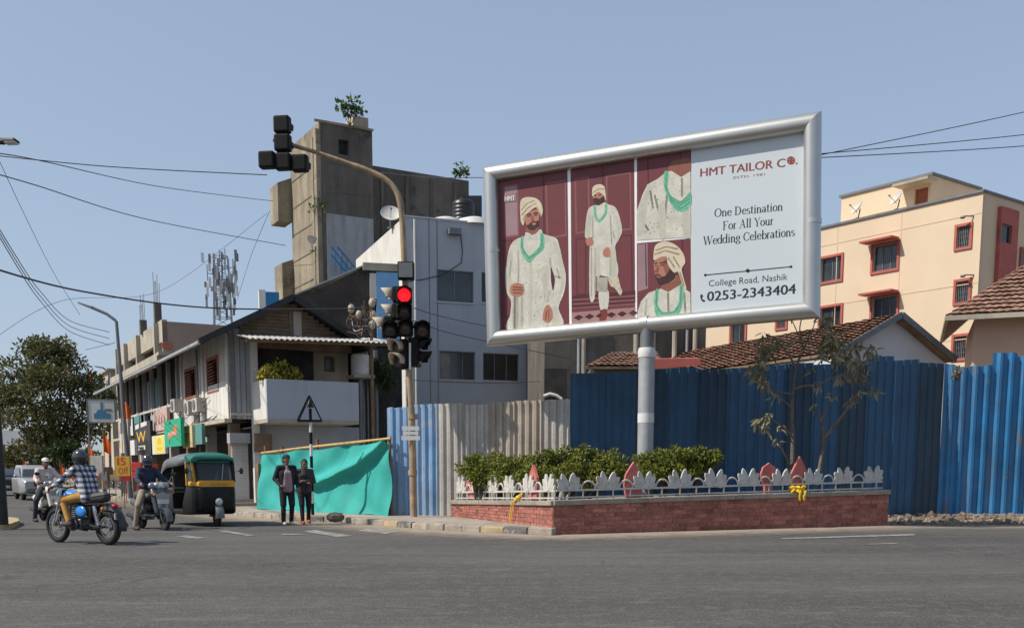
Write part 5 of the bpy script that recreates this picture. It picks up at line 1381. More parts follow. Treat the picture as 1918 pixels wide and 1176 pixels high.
# boarded lower panels
for k in range(6):
    y0 = .3 + (hf.side(386, 740)[0] - .4)*k/6; m = MB(); m.box(-.02, -.003, y0, y0 + (hf.side(386, 740)[0]-.4)/6 - .02, zf + .05, zf + 1.3); m.build('wall_board', 'white_and_lit', OH, smooth=0)
m = MB(); m.box(-.25, 0, -.1, LEN, zf - .12, zf - .002); m.build('floor_beam', 'beige_wall', OH, smooth=0)
for px, py in ((372, 770), (356, 776), (330, 770)):                   # air conditioners and hanging wires on the street wall
    a = hf.side(px, py, -.3); m = MB(); m.box(-.36, -.005, a[0], a[0] + .8, a[1], a[1] + .5); ac = m.build('air_conditioner', 'old_white', OH, smooth=0)
    m = MB(); m.lathe([(.001, 0), (.2, 0), (.2, .02), (.001, .02)], 14, (-.385, a[0] + .45, a[1] + .25), 'x'); m.build('fan_grille', 'frame_grey', ac)
wr = random.Random(8)
for k in range(7):
    y0 = wr.uniform(.5, 5); y1 = y0 + wr.uniform(3, 9); z0 = zf + wr.uniform(-.1, 1.0); z1 = zf + wr.uniform(-.1, .8)
    m = MB(); m.tube(spline([(-.1, y0, z0), (-.22, (y0+y1)/2, min(z0, z1) - wr.uniform(.1, .4)), (-.1, y1, z1)], 6, False), .014, 5); m.build('wall_cable', 'cable', OH)
for y in (4.4,): m = MB(); m.cyl((-.1, y, .2), (-.1, y, ze - .2), .045, n=8); m.build('drain_pipe', 'wood_pole' if y < 2 else 'frame_grey', OH)
# open gallery further along: posts, rail, hung cloth panels
for k in range(9):
    y = ysp + 1.0 + (LEN - ysp - 1.0)*k/8.5; m = MB(); m.box(-.02, .14, y, y + .16, zf, ze - .1); m.build('gallery_post', 'old_white' if k % 2 else 'old_grey', OH, smooth=0)
m = MB(); m.box(-.05, .1, ysp, LEN, zf + .95, zf + 1.05); m.build('gallery_rail', 'old_white', OH, smooth=0)
for k, (a, b, mt, h) in enumerate(((.2, 2.2, 'old_white', .95), (2.4, 4.6, 'sign_pink', .9), (5.0, 7.0, 'old_grey', .8), (9.5, 11.5, 'sign_teal', 1.0), (12.0, 14.5, 'sign_white', .9))):
    m = MB(); m.box(-.04, -.01, ysp + a, ysp + b, zf + .02, zf + h); m.build('gallery_panel', mt, OH, smooth=0)
for k, (a, mt) in enumerate(((1.2, 'frame_grey'), (3.2, 'wood_brown'), (6.2, 'sign_teal'), (8.2, 'old_grey'), (10.5, 'frame_grey'))):
    m = MB(); m.box(.16, .19, ysp + a, ysp + a + .9, zf + .9, ze - .5); m.build('gallery_door', mt, OH, smooth=0)
# ground floor: recessed shops, pillars, roller shutter at the corner
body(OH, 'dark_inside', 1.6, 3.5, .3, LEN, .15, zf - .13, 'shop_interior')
for k in range(8):
    y = .4 + (LEN-1)*k/7.0; m = MB(); m.box(.05, .4, y, y + .35, .15, zf - .125); m.build('shop_pillar', 'old_grey' if k % 2 else 'wood_brown', OH, smooth=0)
# roller shutter facing the crossing
shf = Frame(hf.w(0.1, .35), (1.0, 0.05)); s0 = hf.front(470, 870, 0)
ax = (shf.x.dot(hf.x), shf.x.dot(hf.y))
shx1 = 1.15
sm = MB(); nsl = 24; zs0, zs1 = .38, hf.front(450, 830)[1]
for k in range(nsl):
    z0, z1 = zs0 + (zs1-zs0)*k/nsl, zs0 + (zs1-zs0)*(k+1)/nsl
    sm.hexa([(0.05, .30, z0), (xp - .1, .30, z0), (xp - .1, .36, z0), (.05, .36, z0), (.05, .335, z1-.006), (xp - .1, .335, z1-.006), (xp - .1, .36, z1-.006), (.05, .36, z1-.006)])
sm.build('roller_shutter', 'white_and_lit', OH, smooth=0)
m = MB(); m.box(-.05, xp - .08, .05, .45, zs1 + .004, zs1 + .35); m.build('shutter_box', 'old_grey', OH, smooth=0)
m = MB(); m.box(-.1, xp, .1, .8, .15, .37); m.build('door_step', 'coping', OH, smooth=0)
m = MB(); m.box(-.4, xp + .2, -.35, .099, .15, .26); m.build('door_step', 'coping', OH, smooth=0)
# balcony
m = MB(); zb0_, zb1_ = hf.front(590, 786, yb)[1], hf.front(590, 713, yb)[1]
m.box(xp, xb1, yb, yb + .12, zb0_, zb1_); m.build('balcony_front', 'grey_plaster', OH, smooth=0)
m = MB(); m.box(xp - .003, xp + .12, yb + .122, -.02, zb0_, zb1_ - .002); m.build('balcony_side', 'white_and_lit', OH, smooth=0)  # painted as sunlit, while front and right side stay grey
m = MB(); m.box(xb1 - .12, xb1 + .003, yb + .122, -.02, zb0_, zb1_ - .002); m.build('balcony_side', 'grey_plaster', OH, smooth=0)
m = MB(); m.box(xp + .003, xb1 - .003, yb + .004, .05, zb0_ - .12, zb0_ - .002); m.build('balcony_floor', 'concrete_mid', OH, smooth=0)
m = MB(); m.box(xp - .02, xp + .20, -.16, .04, .15, zgt); m.build('corner_post', 'white_and_lit', OH, smooth=0)
u = hf.front(583, 700, .9)[0]
# wall behind the balcony
hwin = hf.rect(607, 667, 627, 696, .6)
x575 = hf.front(574, 690, .6)[0]; x650 = hf.front(652, 690, .6)[0]
facade(OH, 'balcony_wall', 'beige_wall', mapper('front', .6), x575, x650, zf, zgt, [hwin], .15)
window(OH, mapper('front', .6), hwin, 1, fm='wood_brown', gm='glass_dark', depth=.1, t=.08)
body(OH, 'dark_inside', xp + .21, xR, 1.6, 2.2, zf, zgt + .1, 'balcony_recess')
x488 = hf.front(490, 690, .5)[0]; m = MB(); m.box(xp + .21, x488 + .05, .5, .6, zf, zgt); m.build('balcony_jamb', 'beige_wall', OH, smooth=0)
# corrugated canopy over the balcony
yc_ = yb - .1; ca = hf.front(463, 633, yc_); cb2 = hf.front(738, 642, yc_)
m = MB(); n_ = 54
for i in range(n_+1):
    x = ca[0] + (cb2[0]-ca[0])*i/n_; dz = .03*math.cos(math.pi*i)
    z = ca[1] + (cb2[1]-ca[1])*i/n_
    for y_, zz_ in ((yc_, z + dz), (.0, z + .35 + dz)): m.v.append((x, y_, zz_))
for i in range(n_): m.f.append((2*i, 2*i+2, 2*i+3, 2*i+1))
o = m.build('canopy_sheet', 'tin', OH, smooth=0, fix=False); o.modifiers.new('gauge', 'SOLIDIFY').thickness = .012
m = MB(); m.bar((ca[0], yc_ + .15, ca[1] - .06), (cb2[0], yc_ + .15, cb2[1] - .06), .05, .08); m.build('canopy_beam', 'wood_brown', OH, smooth=0)
# lower front wall under the balcony and the dark passage
x680 = hf.front(682, 820, .2)[0]
body(OH, 'grey_plaster', xp + .21, x680, .2, .4, .15, zb0_ - .125, 'lower_wall')
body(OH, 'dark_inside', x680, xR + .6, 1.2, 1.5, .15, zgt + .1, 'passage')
for px, r in ((682, .06), (690, .04), (706, .08)):
    u = hf.front(px, 820, .3)[0]; m = MB(); m.cyl((u, .3, .15), (u, .3, zgt - .1), r, n=8); m.build('drain_pipe', 'frame_grey', OH)
a = hf.rect(476, 812, 509, 846, -.2); m = MB(); m.box(a[0], (a[0]+a[1])/2 - .01, -.25, -.2, a[2], a[3]); m.box((a[0]+a[1])/2 + .01, a[1], -.25, -.2, a[2], a[3]); m.bar(((a[0]+a[1])/2, -.22, .15), ((a[0]+a[1])/2, -.22, a[3]), .05)
o = m.build('notice_board', 'wood_brown', loc=hf.w(0, 0), rot=(0, 0, hf.rot), smooth=0); tag(o, 'small brown board on a post behind the green net', 'board')
# higher dark roof and shed behind the gable
bk = Frame(U(560, 545, 42.0), (1, .25)); BS = fthing('rear_shed', 'dark sheet-roofed rear building rising behind the gable of the corner house', 'building', bk)
p0, p1, p2 = bk.front(552, 553), bk.front(692, 494), bk.front(752, 497)
body(BS, 'dark_inside', p0[0] + .4, p2[0], .3, 3, 0, p0[1] - .05)
m = MB(); m.hexa([(p0[0], 0, p0[1]), (p1[0], 0, p1[1]), (p1[0], 4, p1[1]), (p0[0], 4, p0[1]), (p0[0], 0, p0[1]+.06), (p1[0], 0, p1[1]+.06), (p1[0], 4, p1[1]+.06), (p0[0], 4, p0[1]+.06)]); m.build('roof_sheet', 'tin', BS, smooth=0)
q0 = bk.front(705, 585)
m = MB(); m.prism([(p0[0]+.2, p0[1]-.1), (q0[0], q0[1]-2), (q0[0], q0[1]), (p1[0]+.1, p1[1]-.9), (p1[0], p1[1]-.02)], .1, .25); m.build('side_sheet', 'roof_sheet', BS, smooth=0)
a = bk.rect(680, 493, 752, 507, -.1); m = MB(); m.box(a[0], a[1], -.1, 3, a[2], a[3]); m.build('lintel', 'concrete_mid', BS, smooth=0)
a = bk.rect(706, 510, 748, 645, -.05); m = MB(); m.box(a[0], a[1], -.06, .29, a[2], a[3]); m.build('blue_wall', 'pale_blue', BS, smooth=0)
a = bk.rect(693, 512, 705, 560, -.04); m = MB(); m.box(a[0], a[1], -.05, .29, a[2], a[3]); m.build('white_jamb', 'white_and_lit', BS, smooth=0)
# clutter of conduits and meters by the signal
cl = Frame(U(690, 620, 36.0), (1, 0)); CL = fthing('cable_clutter', 'tangle of service cables, bracket and insulators on the house side', 'cables', cl)
for k in range(26):
    a = cl.front(650 + rnd.random()*50, 560 + rnd.random()*70); b = cl.front(655 + rnd.random()*50, 560 + rnd.random()*75)
    mid = ((a[0]+b[0])/2 + rnd.uniform(-.15, .15), (a[1]+b[1])/2 - rnd.uniform(0, .25))
    m = MB(); m.tube(spline([(a[0], rnd.uniform(-.2, .2), a[1]), (mid[0], 0, mid[1]), (b[0], rnd.uniform(-.2, .2), b[1])], 4, False), .016, 5); m.build('service_cable', rnd.choice(['cable', 'wood_pole', 'frame_grey']), CL)
for px, py in ((697, 567), (699, 590), (697, 608), (658, 578), (672, 590)):
    a = cl.front(px, py); m = MB(); m.ell((a[0], 0, a[1]), (.12, .12, .16), 8, 6); m.build('insulator', 'pale_and_lit', CL)
a = cl.front(694, 560); b = cl.front(694, 640); m = MB(); m.bar((a[0], .1, 0.15), (a[0], .1, a[1]), .1); m.build('bracket_post', 'wood_pole', CL, smooth=0)

tk = hf.front(676, 703, -.2); tank('white ribbed water tank beside the balcony under the canopy', hf.w(tk[0], -.15, tk[1]), .32, .78, 'tank_white', ribs=8, lid=False)
st = MB(); st.box(-.4, .4, -.4, .4, -.1, -.003); o = st.build('tank_shelf', 'concrete_mid', loc=hf.w(tk[0], -.15, tk[1]), rot=(0, 0, hf.rot), smooth=0); tag(o, 'concrete shelf carrying the white water tank', 'shelf')
m = MB(); m.box(-.06, .06, -.06, .06, 0.15 - tk[1], -.1); m.build('shelf_post', 'frame_grey', o, smooth=0)

# ---------------------------------------------------------------- shop signs along the street
def sign(name, label, px0, py0, px1, py1, mt, off=-.45, th=.12, marks=None, cat='sign', stand=False):
    a = hf.srect(px0, py0, px1, py1, off)
    t = fthing(name, label, cat, hf, 0, 0, 0)
    m = MB(); m.box(off, off + th, a[0], a[1], a[2], a[3]); m.build('board', mt, t, smooth=0)
    m = MB()
    for y in (a[0] + .1, a[1] - .1): m.bar((off + th, y, (a[2]+a[3])/2), (.06, y, (a[2]+a[3])/2), .04)
    m.build('bracket', 'frame_grey', t, smooth=0)
    if marks: marks(t, off, a)
    return t
def stext(t, off, a, txt, mt, fx0, fx1, fz0, fz1, bold=1):
    v, f = text_mesh(txt); b = MB(); y1, y0 = a[1], a[0]                # reads left to right from the street: y runs away, so start far
    for k in range(bold+1):
        b.add([(off - .006 - .0008*k, y1 + (y0-y1)*(fx0 + (fx1-fx0)*u) + .01*k, a[2] + (a[3]-a[2])*(fz0 + (fz1-fz0)*w)) for u, w in v], f)
    b.build('lettering', mt, t, smooth=0, fix=False)
def spoly(t, off, a, pts, mt, k=0, name='sign_mark'):
    b = MB(); b.add([(off - .005 - .002*k, a[1] + (a[0]-a[1])*u, a[2] + (a[3]-a[2])*w) for u, w in pts], [tuple(range(len(pts)))]); b.build(name, mt, t, smooth=0, fix=False)
def mk_green(t, off, a):
    spoly(t, off, a, [(.2, .45), (.6, .62), (.66, .78), (.8, .8), (.76, .6), (.8, .42), (.62, .4), (.25, .3)], 'sign_orange')
    for k in range(4): spoly(t, off, a, [(.28+.12*k, .42), (.33+.12*k, .43), (.33+.12*k, .56), (.28+.12*k, .54)], 'sign_white', 1)
    spoly(t, off, a, [(.3, .82), (.42, .85), (.40, .95), (.33, .93)], 'sign_black'); spoly(t, off, a, [(.28, .12), (.32, .12), (.32, .26), (.28, .26)], 'sign_black')
sign('shop_sign', 'bright green shop sign with red-orange lettering mark above the rickshaw', 308, 785, 339, 836, 'sign_green', -.9, marks=mk_green)
sign('shop_sign', 'yellow and white shop sign below the green sign', 285, 815, 309, 850, 'sign_white', -.8, marks=lambda t, off, a: (spoly(t, off, a, [(.2, .05), (.95, .05), (.95, .95), (.2, .95)], 'sign_yellow'), spoly(t, off, a, [(.4, .55), (.75, .5), (.7, .8), (.5, .85)], 'sign_gold', 1), spoly(t, off, a, [(.4, .2), (.8, .2), (.8, .35), (.4, .35)], 'sign_gold', 1)))
sign('shop_sign', 'plain beige shop sign between the green and teal signs', 342, 797, 360, 838, 'sign_beige', -.6)
sign('shop_sign', 'faded teal shop sign beside the white boarded wall', 361, 794, 378, 832, 'sign_teal', -.5)
sign('shop_sign', 'long pinkish board with faded painting under the gallery', 288, 765, 313, 806, 'sign_pink', -.3, marks=lambda t, off, a: [spoly(t, off, a, [(.15+.2*k, .3), (.25+.2*k, .25+.05*k), (.22+.2*k, .75)], 'wood_red') for k in range(4)])
def mk_w(t, off, a):
    stext(t, off, a, 'W', 'sign_gold', .12, .72, .38, .72, 3)
    spoly(t, off, a, [(.05, .80), (.3, .84), (.3, .98), (.05, .95)], 'sign_white'); spoly(t, off, a, [(.42, .84), (.8, .88), (.8, 1.0), (.42, .98)], 'sign_white'); spoly(t, off, a, [(.2, .15), (.65, .15), (.65, .28), (.2, .28)], 'sign_white')
sign('shop_sign', 'black shop front sign with a golden letter W', 253, 790, 282, 851, 'sign_black', -.5, marks=mk_w)
sign('shop_sign', 'narrow white hanging sign beside the black W sign', 244, 824, 252, 852, 'sign_white', -.9)
sign('shop_sign', 'grey and cream stacked sign boards behind the lamp post', 224, 786, 240, 848, 'old_white', -.7, marks=lambda t, off, a: (spoly(t, off, a, [(.1, .6), (.6, .6), (.6, .95), (.1, .95)], 'frame_grey'), spoly(t, off, a, [(.1, .1), (.9, .1), (.9, .3), (.1, .3)], 'sign_beige')))
# white projecting sign with blue mark
ws = Frame(U(163, 770, 58), (1, .15)); T = fthing('hanging_sign', 'white rectangular sign with blue emblem projecting over the street', 'sign', ws)
a = ws.rect(164, 749, 216, 790); m = MB(); m.box(a[0], a[1], 0, .15, a[2], a[3]); m.build('board', 'sign_white', T, smooth=0)
m = MB()
for x in (a[0], a[1]): m.box(x - .05, x + .05, -.02, .17, a[2] - .05, a[3] + .05)
m.box(a[0]+.05, a[1]-.05, -.02, .17, a[3], a[3]+.06); m.box(a[0]+.05, a[1]-.05, -.02, .17, a[2]-.06, a[2]); m.build('edge_frame', 'frame_grey', T, smooth=0)
m = MB(); w_, h_ = a[1]-a[0], a[3]-a[2]
m.prism([(a[0]+w_*u, a[2]+h_*v) for u, v in ((.22, .15), (.82, .15), (.82, .38), (.66, .42), (.62, .52), (.56, .52), (.56, .9), (.47, .9), (.47, .58), (.36, .55), (.3, .4), (.22, .38))], -.012, -.003); m.build('emblem', 'sign_blue', T, smooth=0)
m = MB(); m.box(a[0]+w_*.62, a[0]+w_*.86, -.012, -.003, a[2]+h_*.5, a[2]+h_*.6); m.build('emblem_bar', 'frame_grey', T, smooth=0)
m = MB(); m.cyl((a[0], .08, 0), (a[0], .08, a[3]), .05, n=8); m.build('post', 'frame_grey', T)
# yellow 15 Off placard
po = Frame(U(216, 875, 37), (1, .1)); T = fthing('sale_placard', 'yellow placard with red 15 Off lettering by the lamp post', 'placard', po)
a = po.rect(216, 854, 243, 891); m = MB(); m.box(a[0], a[1], 0, .03, a[2], a[3]); m.build('board', 'sign_yellow' if 0 else 'sign_gold', T, smooth=0)
w_, h_ = a[1]-a[0], a[3]-a[2]
for ch, u0, u1, v0, v1 in (('1', .14, .26, .55, .92), ('5', .36, .72, .55, .92), ('O', .2, .52, .1, .42), ('f', .57, .70, .1, .46), ('f', .73, .86, .1, .46)):
    letter(ch, a[0]+w_*u0, a[0]+w_*u1, a[2]+h_*v0, a[2]+h_*v1, -.004, 'sign_red', T)
m = MB(); m.bar(((a[0]+a[1])/2, .045, 0), ((a[0]+a[1])/2, .045, a[3]-.05), .03); m.build('stand', 'frame_grey', T, smooth=0)
# red letter box / lamp and small boards in the shops
m = MB(); q = U(257, 874, 33); m.box(-.16, .16, -.1, .1, -.14, .14); m.cyl((0, 0, -q.z), (0, 0, -.14), .025, n=8); o = m.build('red_box', 'sign_red', loc=q); bevel(o, .03); tag(o, 'small red box on a post behind the grey scooter rider', 'box')
m = MB(); q = U(182, 866, 44); m.box(-.25, .25, -.1, .1, -.45, .3); m.box(-.2, -.16, -.02, .02, -q.z, -.45); m.box(.16, .2, -.02, .02, -q.z, -.45); o = m.build('street_board', 'old_white', loc=q); tag(o, 'cream street board standing beside the orange flag', 'board')
# crowd of stall goods and stacked boards against the shops
gr = random.Random(3)
for k in range(18):
    px, py = gr.uniform(188, 300), gr.uniform(866, 908); Yq = gr.uniform(42, 50)
    q = U(px, py, Yq); w_ = gr.uniform(.2, .5); h_ = gr.uniform(.2, .6); m = MB(); m.box(-w_/2, w_/2, -.06, .06, -h_/2, h_/2); m.bar((0, .08, -q.z), (0, .08, h_/2), .03)
    o = m.build('stall_board', gr.choice(['sign_red', 'sign_beige', 'sign_white', 'wood_red', 'frame_grey', 'sign_pink', 'wood_brown', 'cloth_grey']), loc=q, rot=(0, 0, gr.uniform(-.3, .5)), smooth=0)
    mn = o.data.materials[0].name.replace('sign_', '').replace('frame_grey', 'slate').replace('_', ' ').replace('cloth ', ''); tag(o, ('tall ' if h_ > w_ else 'wide ') + mn + ' coloured display board among the street stalls by the shops', 'board', 'display boards along the shops')
# saffron flags
def flag(px, py, Y, s, label):
    q = U(px, py, Y); t = thing('saffron_flag', label, 'flag', (q.x, q.y, 0), rnd.uniform(-.5, .5), 'saffron flags along the street')
    m = MB(); m.cyl((0, 0, 0), (0, 0, q.z + s*.7), .02, n=6); m.build('pole', 'wood_pole', t)
    m = MB(); n = 8
    for i in range(n+1):
        f = i/n
        for v in (1, -1): m.v.append((.02 + f*s*.34, .10*s*math.sin(6*f + (v > 0)), q.z + (s*.5 - f*s*.42 if v > 0 else -s*.5 - f*s*.1) - f*.1))
    for i in range(n): m.f.append((2*i, 2*i+1, 2*i+3, 2*i+2))
    m.build('cloth', 'saffron', t, smooth=60, fix=False)
for a in ((226, 764, 50, 1.3, 'large saffron flag draped by the lamp post'), (194, 828, 50, .9, 'saffron flag over the market stalls'), (166, 845, 55, .9, 'narrow saffron flag left of the stalls'),
          (113, 880, 62, .9, 'small saffron flag behind the motorcycle rider arm'), (130, 884, 62, .7, 'smallest saffron flag near the motorcycle rider'), (44, 872, 75, .9, 'far saffron flag above the silver car'), (164, 703, 88, 1.2, 'saffron flag high on a roof beside the big tree')): flag(*a)

# ================================================================ green shade net with bamboo rail
na, nb = G(492, 953, .15), G(733, 965, .15)
nf = Frame(na, nb - na); NL = (nb-na).length
NT = fthing('shade_net', 'turquoise green construction net draped between bamboo rail and pavement', 'net', nf)
zl, zr = nf.front(494, 850)[1], nf.front(720, 824)[1]
nx, nz_ = 90, 40; m = MB()
def fold(u, f):
    x = u*NL
    d = .05*math.sin(9*u + 2*f) + .035*math.sin(23*u + 3*math.sin(4*f)) + .018*math.sin(47*u - 5*f)
    d -= .16*math.exp(-((u-.03)/.06)**2) * math.sin(math.pi*f)          # belly at the left edge
    c = .42 + .55*max(0, (u-.42)/.56)**1.5                              # sagging fold rising to the right
    if u > .40:
        k = min(1, (u-.40)/.08)
        t = f - c
        d -= k*(.30*math.exp(-(t/.10)**2) if t > 0 else .30*math.exp(-(t/.035)**2))*(1-.5*(u-.4))
    d -= .22*(1-f)**3
    return d
for j in range(nz_+1):
    f = j/nz_
    for i in range(nx+1):
        u = i/nx; zt_ = zl + (zr-zl)*u - .06*abs(math.sin(u*math.pi*3))
        w = 0.10*(1-f)*(u-.2)
        m.v.append((u*NL + w*1.8, fold(u, f), .152 + (zt_-.152)*f + .02*math.sin(31*u)*(f == 0)))
for j in range(nz_):
    for i in range(nx): m.f.append((j*(nx+1)+i, j*(nx+1)+i+1, (j+1)*(nx+1)+i+1, (j+1)*(nx+1)+i))
m.build('net_cloth', 'net', NT, smooth=80, fix=False)
m = MB(); m.tube([(.0, .02, zl + .03), (NL*.35, .03, zl + (zr-zl)*.35 + .05), (NL, .02, zr + .04)], .035, 8); m.build('bamboo_rail', 'bamboo', NT)
for u, h in ((.02, .25), (.17, .18), (.46, .25), (.98, .1)):
    m = MB(); m.cyl((u*NL, .08, .15), (u*NL, .08, zl + (zr-zl)*u + h), .045, n=8); m.build('bamboo_post', 'wood_pole', NT)
m = MB(); m.box(-.16, -.02, -.1, .0, .15, nf.front(488, 868)[1]); m.box(-.3, -.2, .0, .1, .15, nf.front(488, 868)[1]); m.build('plank', 'wood_brown', NT, smooth=0)

# ================================================================ striped post with open triangle
tp = Frame(U(585, 950, 27.6), (1, 0)); T = fthing('triangle_sign', 'open triangular road sign on a black and white banded post', 'road sign', tp)
zt_ = tp.front(582, 742)[1]; n_ = 10; zlo = .15
for k in range(n_):
    z0, z1 = zlo + (zt_-zlo)*k/n_, zlo + (zt_-zlo)*(k+1)/n_
    m = MB(); m.cyl((0, .04, z0), (0, .04, z1 - .001), .042, n=12); m.build('post_band', 'sign_white' if k % 2 else 'signal_black', T)
tr = [tp.front(*p) for p in ((558, 788), (603, 788), (580, 741))]
for i in range(3):
    a, b = tr[i], tr[(i+1) % 3]; m = MB(); m.bar((a[0], -.01 - .003*i, a[1]), (b[0], -.01 - .003*i, b[1]), .03, .065); m.build('frame_bar', 'signal_black', T, smooth=0)
a = tp.front(582, 756); m = MB(); m.prism([(a[0]-.09, a[1]-.1), (a[0]+.09, a[1]-.1), (a[0], a[1]+.12)], -.03, -.02); m.build('top_gusset', 'signal_black', T, smooth=0)

# ================================================================ traffic signal mast
SYm = 26.5
sf_ = Frame(U(766, 960, SYm), (1, 0.0)); TS = fthing('traffic_signal', 'rusty cantilever traffic signal mast with red light showing', 'traffic signal', sf_)
s_ = lambda px, py, off=0.0: (lambda q: Vector((q[0], off, q[1])))(sf_.front(px, py, off))
m = MB(); m.tube([s_(775, 968), s_(773, 860), s_(770, 762)], .095, 14); m.build('pole', 'mast', TS)
m = MB(); m.tube([s_(771, 768), s_(766, 700), s_(760, 560), s_(754, 420)], .075, 14); m.build('pole', 'mast', TS)
m = MB(); m.tube([Vector(p) for p in spline([tuple(s_(*p)) for p in ((754, 422), (751, 390), (743, 360), (722, 336), (680, 316), (600, 288), (512, 262))], 6, False)], [.075]*12 + [.065]*14 + [.05]*11, 12); m.build('arm', 'mast', TS)
m = MB(); m.tube([s_(773, 785), s_(773, 775)], .13, 14); m.build('pole_collar', 'mast', TS)
m = MB(); m.tube([s_(773, 890), s_(773, 880)], .115, 14); m.build('pole_collar', 'mast', TS)
# papers pasted on the pole
for py0, py1, w in ((798, 806, .22), (808, 814, .2), (816, 824, .24)):
    a, b = s_(769, py1, -.12), s_(769, py0, -.12); m = MB(); m.box(a.x - w, a.x + w, -.125, -.12, a.z, b.z); m.build('direction_plate', 'sign_white', TS, smooth=0)
def head(c, yaw, lens='lens_dark', vis='signal_black', r=.165, body_=True, back=False):
    """one lamp section: housing, lens and visor, facing -y turned by yaw"""
    o = MB(); o.box(-.2, .2, -.02, .24, -.2, .2); h = bevel(o.build('signal_head', 'signal_black', TS, loc=c, rot=(0, 0, yaw), smooth=0), .05, 3)
    l_ = MB(); l_.lathe([(.001, -.075), (r*.6, -.065), (r, -.03), (r, -.01), (.001, -.01)], 20, (0, 0, 0), 'y'); l_.build('lens', lens, h, smooth=60)
    v = MB(); n = 16; vs = []
    for k, yy in enumerate((-.02, -.34)):
        for i in range(n+1):
            t = R(-25 + 230*i/n); vs.append(((r+.025)*math.cos(t), yy*(1 if k == 0 else (.55 + .45*max(0, math.sin(t)))), (r+.025)*math.sin(t)))
    v.add(vs, [(i, i+1, n+2+i, n+1+i) for i in range(n)]); vo = v.build('visor', vis, h, smooth=60, fix=False); vo.modifiers.new('gauge', 'SOLIDIFY').thickness = .008
    return h
yo = -.22
head(s_(757, 553, yo), R(8), 'lens_red'); head(s_(757, 583, yo), R(8)); head(s_(759, 614, yo), R(8))
head(s_(730, 617, yo), R(8)); head(s_(791, 617, yo), R(8)); 
# heads for the cross streets
for py in (553, 584): head(s_(738, py, .05), R(-95), vis='pale_and_lit')  # left-facing visors carry the sunlight in their colour
for py in (648, 672): head(s_(785, py, .05), R(80))
head(s_(747, 650, -.05), R(-40), vis='pale_and_lit'); head(s_(750, 676, -.05), R(-40), vis='pale_and_lit'); head(s_(722, 608, .1), R(-95), vis='pale_and_lit')
m = MB(); a, b = s_(745, 523, yo), s_(775, 490, yo); m.box(a.x, b.x, yo - .05, yo + .2, a.z, b.z); o = m.build('countdown_timer', 'signal_black', TS, smooth=0); bevel(o, .02)
m = MB(); m.box(a.x + .03, b.x - .03, yo - .06, yo - .051, a.z + .04, b.z - .03); m.build('timer_face', 'frame_grey', o, smooth=0)
for py in (520, 553, 584, 616, 650, 676): m = MB(); m.bar(s_(757, py, -.02), s_(759, py, .12), .08); m.build('bracket', 'signal_black', TS, smooth=0)
m = MB(); m.bar(s_(714, 612, -.0), s_(800, 612, -.0), .06); m.build('bracket', 'signal_black', TS, smooth=0)
m = MB(); m.bar(s_(768, 642, -.12), s_(768, 692, -.12), .05); m.build('conduit', 'sign_white', TS, smooth=0)
# signal heads on the arm, seen from behind
for px, py in ((532, 237), (533, 271), (504, 303), (534, 306), (565, 309)):
    head(s_(px, py, -.1), R(172), r=.15)
m = MB(); m.bar(s_(533, 230, -.18), s_(533, 318, -.18), .05); m.build('bracket', 'signal_black', TS, smooth=0)
m = MB(); m.bar(s_(495, 304, -.18), s_(575, 309, -.18), .05); m.build('bracket', 'signal_black', TS, smooth=0)

# ================================================================ street lamps
def street_lamp(label, base, top, pts, hd, r=.06, mt='frame_grey'):
    t = thing('street_lamp', label, 'street lamp', (base.x, base.y, 0), 0, 'street lamps')
    b0 = Vector((base.x, base.y, 0)); loc = lambda p: Vector(p) - b0
    m = MB(); m.tube([Vector((0, 0, base.z)), loc(top)], [r*1.35, r*.8], 12); m.build('pole', mt, t)
    m = MB(); m.tube([loc(p) for p in pts], [r*.75]*len(pts), 10); m.build('arm', mt, t)
    a, b = loc(hd[0]), loc(hd[1]); d = (b-a); n_ = Vector((0, 1, 0)); u = Vector((0, 0, 1))
    m = MB(); w = .16; m.hexa([a - n_*w*.6 - u*.04, a + n_*w*.6 - u*.04, b + n_*w - u*.02, b - n_*w - u*.02, a - n_*w*.5 + u*.06, a + n_*w*.5 + u*.06, b + n_*w*.8 + u*.03, b - n_*w*.8 + u*.03]); o = m.build('lamp_head', mt, t, smooth=0); bevel(o, .02)
    m = MB(); c1_ = a + d*.3; c2_ = a + d*.95; m.hexa([c1_ - n_*w*.6 - u*.06, c1_ + n_*w*.6 - u*.06, c2_ + n_*w*.8 - u*.05, c2_ - n_*w*.8 - u*.05, c1_ - n_*w*.6 - u*.03, c1_ + n_*w*.6 - u*.03, c2_ + n_*w*.8 - u*.03, c2_ - n_*w*.8 - u*.03]); m.build('lamp_glass', 'lamp_clear', o, smooth=0)
    return t
LY = 45.0
street_lamp('grey street lamp with long raised arm in front of the shops', Vector((U(243, 900, LY).x, LY, .15)), U(218, 602, LY), [U(219, 606, LY), U(216, 600, LY), U(200, 588, LY), U(170, 575, LY)], (U(174, 577, LY), U(147, 567, LY)), .085)
LY2 = 80.0
street_lamp('distant slender street lamp against the cream block', Vector((U(206, 890, LY2).x, LY2, .15)), U(204, 700, LY2), [U(204, 702, LY2), U(202, 695, LY2), U(192, 688, LY2)], (U(194, 689, LY2), U(178, 686, LY2)), .08)
bs = G(4, 982, .12); LY3 = bs.y
street_lamp('tall black lamp post on the painted median island', bs, U(-42, 262, LY3), [U(-42, 264, LY3), U(-35, 262, LY3), U(8, 265, LY3)], (U(2, 265, LY3), U(32, 264, LY3)), .10, 'black_iron')
isl = MB(); p = [G(x, y, 0) for x, y in ((-60, 992), (20, 991), (37, 984), (34, 979), (20, 977), (-60, 977))]; n_ = len(p)
